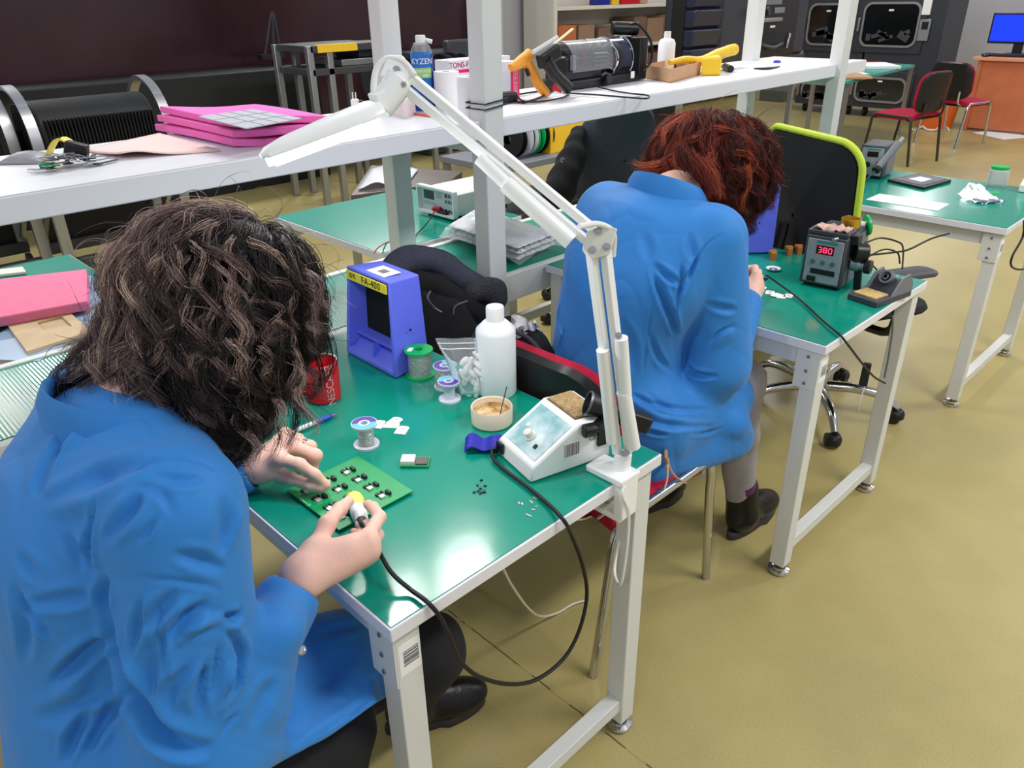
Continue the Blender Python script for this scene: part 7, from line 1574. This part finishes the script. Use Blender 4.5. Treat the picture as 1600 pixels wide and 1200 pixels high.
for u0, u1, m_, l_ in ((940, 953, 'can_dark', 'navy packet on the top shelf board'), (956, 968, 'yellow', 'yellow packet on the top shelf board'), (971, 998, 'red', 'dark red packet on the top shelf board'), (1001, 1012, 'card', 'brown packet on the top shelf board')):
    a = aty(u0, 2, YW + .05); b = aty(u1, 2, YW + .05); one('packet', G().box((a[0], YW + .05, zz_[0] + .001), (b[0], YW + .25, zz_[0] + .14)), M[m_], l_, 'packet', .006)
# wall cover on white wall
g = ybox(G(), 824, 22, 838, 42, WY - .012, .01); one('wall_plate', g, M['white'], 'faint switch plate on the white wall left of the shelving', 'switch', .004)
# tall drawer tower and moulded black machine on a high stand beyond the shelf
YM = 2.5; zb = 1.06
xd0, xd1, xm1 = aty(1072, 60, YM)[0], aty(1116, 60, YM)[0], aty(1262, 50, YM)[0]
sd = thing('high_stand', 'high thin legged stand beyond the shelf carrying the black machines', 'stand', ((xd0 + xm1) / 2, YM + .2, 0)); part('top', G().box((xd0, YM, zb - .04), (xm1, YM + .45, zb)), M['dark_metal'], sd, .003, Wd=True)
for x in (xd0 + .05, xm1 - .05):
    for y in (YM + .03, YM + .4): part('leg', G().box((x - .018, y, 0), (x + .018, y + .036, zb - .04)), M['alu'], sd, Wd=True)
dt = thing('drawer_tower', 'navy black tower of curved drawers beyond the shelf', 'drawers', ((xd0 + xd1) / 2, YM + .2, zb)); part('carcass', G().box((xd0, YM + .03, zb), (xd1 + .1, YM + .13, zb + 1.0)), M['black'], dt, .006, Wd=True)
nv = mat('navy_black_plastic', (40, 43, 66), .28)
for k in range(8): part('drawer', G().hexa([(xd0 + .01, YM - .03, zb + .01 + .12 * k), (xd1, YM - .03, zb + .01 + .12 * k), (xd1, YM + .04, zb + .01 + .12 * k), (xd0 + .01, YM + .04, zb + .01 + .12 * k)], [(xd0 + .01, YM - .06, zb + .12 + .12 * k), (xd1, YM - .06, zb + .12 + .12 * k), (xd1, YM + .04, zb + .12 + .12 * k), (xd0 + .01, YM + .04, zb + .12 + .12 * k)]), nv, dt, .012, Wd=True)
mm = thing('moulded_machine', 'large moulded black machine with knobs and screen beyond the shelf end', 'machine', ((xd1 + xm1) / 2, YM + .2, zb)); xs_ = aty(1168, 60, YM)[0]
part('body', G().box((xd1 + .02, YM + .02, zb), (xm1, YM + .45, zb + 1.1)), M['anthracite'], mm, .02, Wd=True); part('left_panel', G().box((xd1 + .03, YM - .02, zb), (xs_ - .04, YM + .05, zb + 1.1)), M['anthracite'], mm, .03, Wd=True)
part('console', G().box((xs_ + .02, YM - .06, zb + .002), (aty(1236, 40, YM)[0], YM + .05, zb + 1.1)), M['black'], mm, .03, Wd=True)
yk = YM - .062
for u, v, r_ in ((1183, 20, .03), (1199, 20, .02), (1180, 16, .02), (1198, 14, .02)): 
    p = aty(u, v, yk); part('knob', G().cyl(p, p - (0, .02, 0), r_ * .8, n=20), M['dark_grey'], mm, .002, Wd=True)
part('screen', ybox(G(), 1196, -6, 1222, 7, yk - .004, .01), M['grey'], mm, .003, Wd=True); part('panel_lights', ybox(G(), 1212, 12, 1226, 20, yk - .004, .008), M['steel'], mm, .002, Wd=True); part('handle', ybox(G(), 1192, 29, 1223, 33, yk - .02, .03), M['alu'], mm, .004, Wd=True)
part('name_plate', ybox(G(), 1204, 40, 1211, 43, yk - .002, .004), M['paper'], mm, Wd=True); part('recess', ybox(G(), 1192, 54, 1228, 72, yk - .003, .006), M['matte_black'], mm, Wd=True); part('side_lever', G().bar(aty(1234, 52, yk - .02), aty(1228, 75, yk - .02), .02, .02), M['chrome'], mm, .004, Wd=True); part('chute', G().tube([aty(1190, 70, yk), aty(1208, 74, yk - .03), aty(1222, 68, yk)], .012, 8, 5), M['dark_grey'], mm, Wd=True)
# dry cabinets with rounded windows
XC = 10.35
def xpt(u, v, x=XC): return atx(u, v, x)
yl, yr = xpt(1252, 100)[1], xpt(1462, 100)[1]; ym = xpt(1345, 100)[1]
for ya, yb, l_, us in ((yl, ym, 'left dark dry cabinet with rounded windows and pale frames', ((1268, 5, 1322, 72), (1255, 125, 1305, 157))), (ym - .02, yr, 'right dark dry cabinet with rounded windows and a wall controller', ((1354, 3, 1430, 75), (1340, 118, 1412, 163)))):
    dc = thing('dry_cabinet', l_, 'cabinet', (XC + .35, (ya + yb) / 2, 0), 0, 'dark dry cabinets'); part('body', G().box((XC, min(ya, yb), .12), (XC + .7, max(ya, yb), 2.4)), M['anthracite'], dc, .01, Wd=True)
    for y in (ya - .1, yb + .1): part('caster', G().cyl((XC + .1, y - .02, .06), (XC + .1, y + .02, .06), .06), M['black'], dc, .005, Wd=True)
    for (u0, v0, u1, v1) in us:
        A, B = xpt(u0, v0), xpt(u1, v1); w_ = abs(A[1] - B[1]); h_ = abs(A[2] - B[2]); c_ = np.array([XC - .004, (A[1] + B[1]) / 2, (A[2] + B[2]) / 2])
        dr_ = part('door', G().box((XC - .018, c_[1] - w_ / 2 - .07, c_[2] - h_ / 2 - .07), (XC - .001, c_[1] + w_ / 2 + .07, c_[2] + h_ / 2 + .07)), M['anthracite'], dc, .004, Wd=True)
        part('window_frame', G().ring(rrect(w_, h_, .1, 6), rrect(w_ - .05, h_ - .05, .085, 6), c_ - (.03, 0, 0), (0, -1, 0), (0, 0, 1), (1, 0, 0), .014), M['alu'], dr_, Wd=True); part('pane', G().prism(rrect(w_ - .05, h_ - .05, .085, 6), c_ - (.022, 0, 0), (0, -1, 0), (0, 0, 1), (1, 0, 0), .006), mat('dark_glass', (16, 18, 20), .08, spec=.7), dr_, Wd=True)
        part('latch', G().box((XC - .05, c_[1] + w_ / 2 + .02, c_[2] - .08), (XC - .02, c_[1] + w_ / 2 + .05, c_[2] + .08)), M['steel'], dr_, .003, Wd=True)
        part('sticker', G().box((XC - .031, c_[1] - .02, c_[2] + h_ * .3), (XC - .03, c_[1] + .04, c_[2] + h_ * .3 + .02)), M['paper'], dr_, Wd=True)
        rr = random.Random(int(u0)); g = G()
        for k in range(7): g.obox((XC - .032, c_[1] + rr.uniform(-.38, .38) * w_, c_[2] - h_ * .33 + rr.uniform(0, .2) * h_), (.004, rr.uniform(.05, .18), rr.uniform(.02, .1)), 0, 0, rr.uniform(-.5, .5))
        part('stored_bags', g, M['dark_grey'], dr_, Wd=True)
g = thing('humidity_controller', 'pale controller plate on the right edge of the dry cabinet', 'controller', tuple(xpt(1445, 48))); part('plate', G().box((XC - .03, xpt(1436, 48)[1], xpt(1445, 64)[2]), (XC - .004, xpt(1453, 48)[1], xpt(1445, 30)[2])), M['alu'], g, .003, Wd=True); part('display', G().box((XC - .034, xpt(1440, 48)[1], xpt(1445, 46)[2]), (XC - .03, xpt(1450, 48)[1], xpt(1445, 34)[2])), M['black'], g, Wd=True)
one('notice', G().box((XC - .03, xpt(1443, 12)[1], xpt(1450, 23)[2]), (XC - .004, xpt(1456, 12)[1], xpt(1450, -5)[2])), M['paper'], 'white notice above the humidity controller', 'notice')
# far green table with papers
Q = [atz(1268, 122, .75), atz(1325, 126, .75), atz(1430, 101, .75), atz(1330, 95, .75)]
ft = thing('far_table', 'far green table with thin chrome legs before the dry cabinets', 'table', tuple(sum(Q) / 4 * (1, 1, 0))); part('tabletop', G().hexa([p - A0(.03) for p in Q], Q), mat('far_green_top', (70, 160, 150), .3), ft, .003, Wd=True)
for p in Q: part('leg', G().bar((p * .94 + sum(Q) / 4 * .06) * (1, 1, 0), p * .94 + sum(Q) / 4 * .06 - A0(.03), .035, .035), M['alu'], ft, Wd=True)
qq = sum(Q) / 4
for k, (f, g_, s_, m_, l_, h_) in enumerate(((.72, .62, .5, 'paper', 'stack of papers on the far green table', .03), (.35, .45, .42, 'paper', 'single sheet on the far green table', .003), (.9, .45, .22, 'red', 'red item on the far green table', .02), (.15, .8, .4, 'card', 'brown board on the far green table', .02))):
    c_ = bil([Q[0], Q[1], Q[2], Q[3]], g_, f); 
    one('papers', G().obox(c_ + A0(h_ / 2 + .001), (s_, s_ * .7, h_), .7), M[m_], l_, 'papers', .003)
# orange desk, monitor, keyboard, mouse
XD = 10.0
dk = thing('desk', 'orange brown desk with a computer monitor at the right edge', 'desk', (XD + .4, 1.6, 0)); M['desk_wood'] = mat('orange_wood_veneer', (196, 112, 76), .4, noise=.1, scale=6)
yd = atx(1520, 90, XD)[1]
part('desktop', G().box((XD, yd - 2.2, .765), (XD + .85, yd, .80)), mat('light_veneer', (222, 152, 112), .35), dk, .004, Wd=True); part('front_panel', G().box((XD + .05, yd - 2.1, .03), (XD + .08, yd - .06, .765)), M['desk_wood'], dk, Wd=True); part('side_panel', G().box((XD + .03, yd - .10, 0), (XD + .8, yd - .06, .765)), M['desk_wood'], dk, .003, Wd=True)
XM = XD + .45
m0_, m1_ = atx(1548, 20, XM), atx(1546, 70, XM); 
mo = thing('monitor', 'computer monitor with a bright blue screen on the orange desk', 'monitor', (XM, m0_[1] - .3, .80)); ya_ = atx(1550, 45, XM)[1]; zt1, zb1 = atx(1560, 20, XM)[2], atx(1560, 68, XM)[2]
part('case', G().box((XM, ya_ - .62, zb1), (XM + .05, ya_ + .02, zt1)), M['black'], mo, .008, Wd=True); part('screen', G().box((XM - .002, ya_ - .60, zb1 + .025), (XM + .001, ya_, zt1 - .02)), mat('blue_screen', (20, 50, 235), .2, emit=1.1), mo, Wd=True)
part('stand', G().box((XM + .01, ya_ - .36, .82), (XM + .04, ya_ - .26, zb1 + .02)), M['black'], mo, Wd=True); part('base', G().box((XM - .05, ya_ - .43, .80), (XM + .12, ya_ - .19, .822)), M['black'], mo, .004, Wd=True)
kb = thing('keyboard', 'black keyboard in front of the blue monitor', 'keyboard', (XD + .22, ya_ - .28, .80)); part('body', G().box((-.07, -.24, 0), (.07, .24, .025)), M['black'], kb, .004)
g = G()
for i in range(4):
    for j in range(14): g.box((-.055 + i * .028, -.22 + j * .032, .025), (-.033 + i * .028, -.194 + j * .032, .031))
part('keys', g, M['dark_grey'], kb)
one('mouse', pad(.1, .06, .035, (XD + .1, yd - .1, .8085), .03), M['black'], 'black mouse left of the keyboard on the orange desk', 'mouse')
# odds and ends on the far floor
c_ = atz(1458, 198, 0); bu = thing('bucket', 'orange bucket on the floor between the cabinets and the desk', 'bucket', tuple(c_)); part('bucket', G().lathe([(0, 0), (.2, 0), (.25, .42), (.235, .42), (.19, .02), (0, .02)], n=32), mat('bucket_orange', (226, 106, 40), .45), bu); part('handle', G().tube([(.25 * math.cos(t), .05, .42 - .25 * math.sin(t)) for t in np.linspace(0, PI, 12)], .006, 6), M['cream'], bu)
c_ = atz(1450, 178, 0); one('sack', G().lathe([(0, 0), (.2, .02), (.24, .2), (.2, .5), (.14, .8), (.08, 1.05), (0, 1.1)], c_ + (.25, .15, 0), n=20), mat('brown_sack', (120, 70, 66), .8, noise=.4, scale=9), 'brown red bundle standing behind the crimson chair', 'bundle')
P = [[bil([atz(1520, 207, .004), atz(1568, 218, .004), atz(1612, 214, .004), atz(1560, 203, .004)], f, g_) for g_ in (0, 1)] for f in (0, 1)]
one('floor_paper', G().slab(P, .003), M['paper'], 'white sheet lying on the floor before the orange desk', 'paper')
rr = random.Random(6); pts = [atz(1420 + 8 * k + rr.uniform(-4, 4), 201 + 3 * math.sin(k * 1.7), .015) for k in range(9)]
one('cord_heap', G().tube(pts, .014, 8, 5), M['cream'], 'cream cord lying on the floor by the orange bucket', 'cord')
pf = thing('cabinet', 'grey green metal cabinet under the far end of the shelf', 'cabinet', tuple(aty(1240, 185, 5.2) * (1, 1, 0))); part('body', G().box((aty(1222, 170, 5.2)[0], 5.2, 0), (aty(1252, 170, 5.2)[0], 5.6, aty(1240, 140, 5.2)[2])), mat('grey_green_metal', (92, 98, 94), .5), pf, .005, Wd=True); part('door_line', G().box((aty(1236, 170, 5.2)[0], 5.197, .02), (aty(1236, 170, 5.2)[0] + .01, 5.2, aty(1240, 142, 5.2)[2])), M['black'], pf, Wd=True)
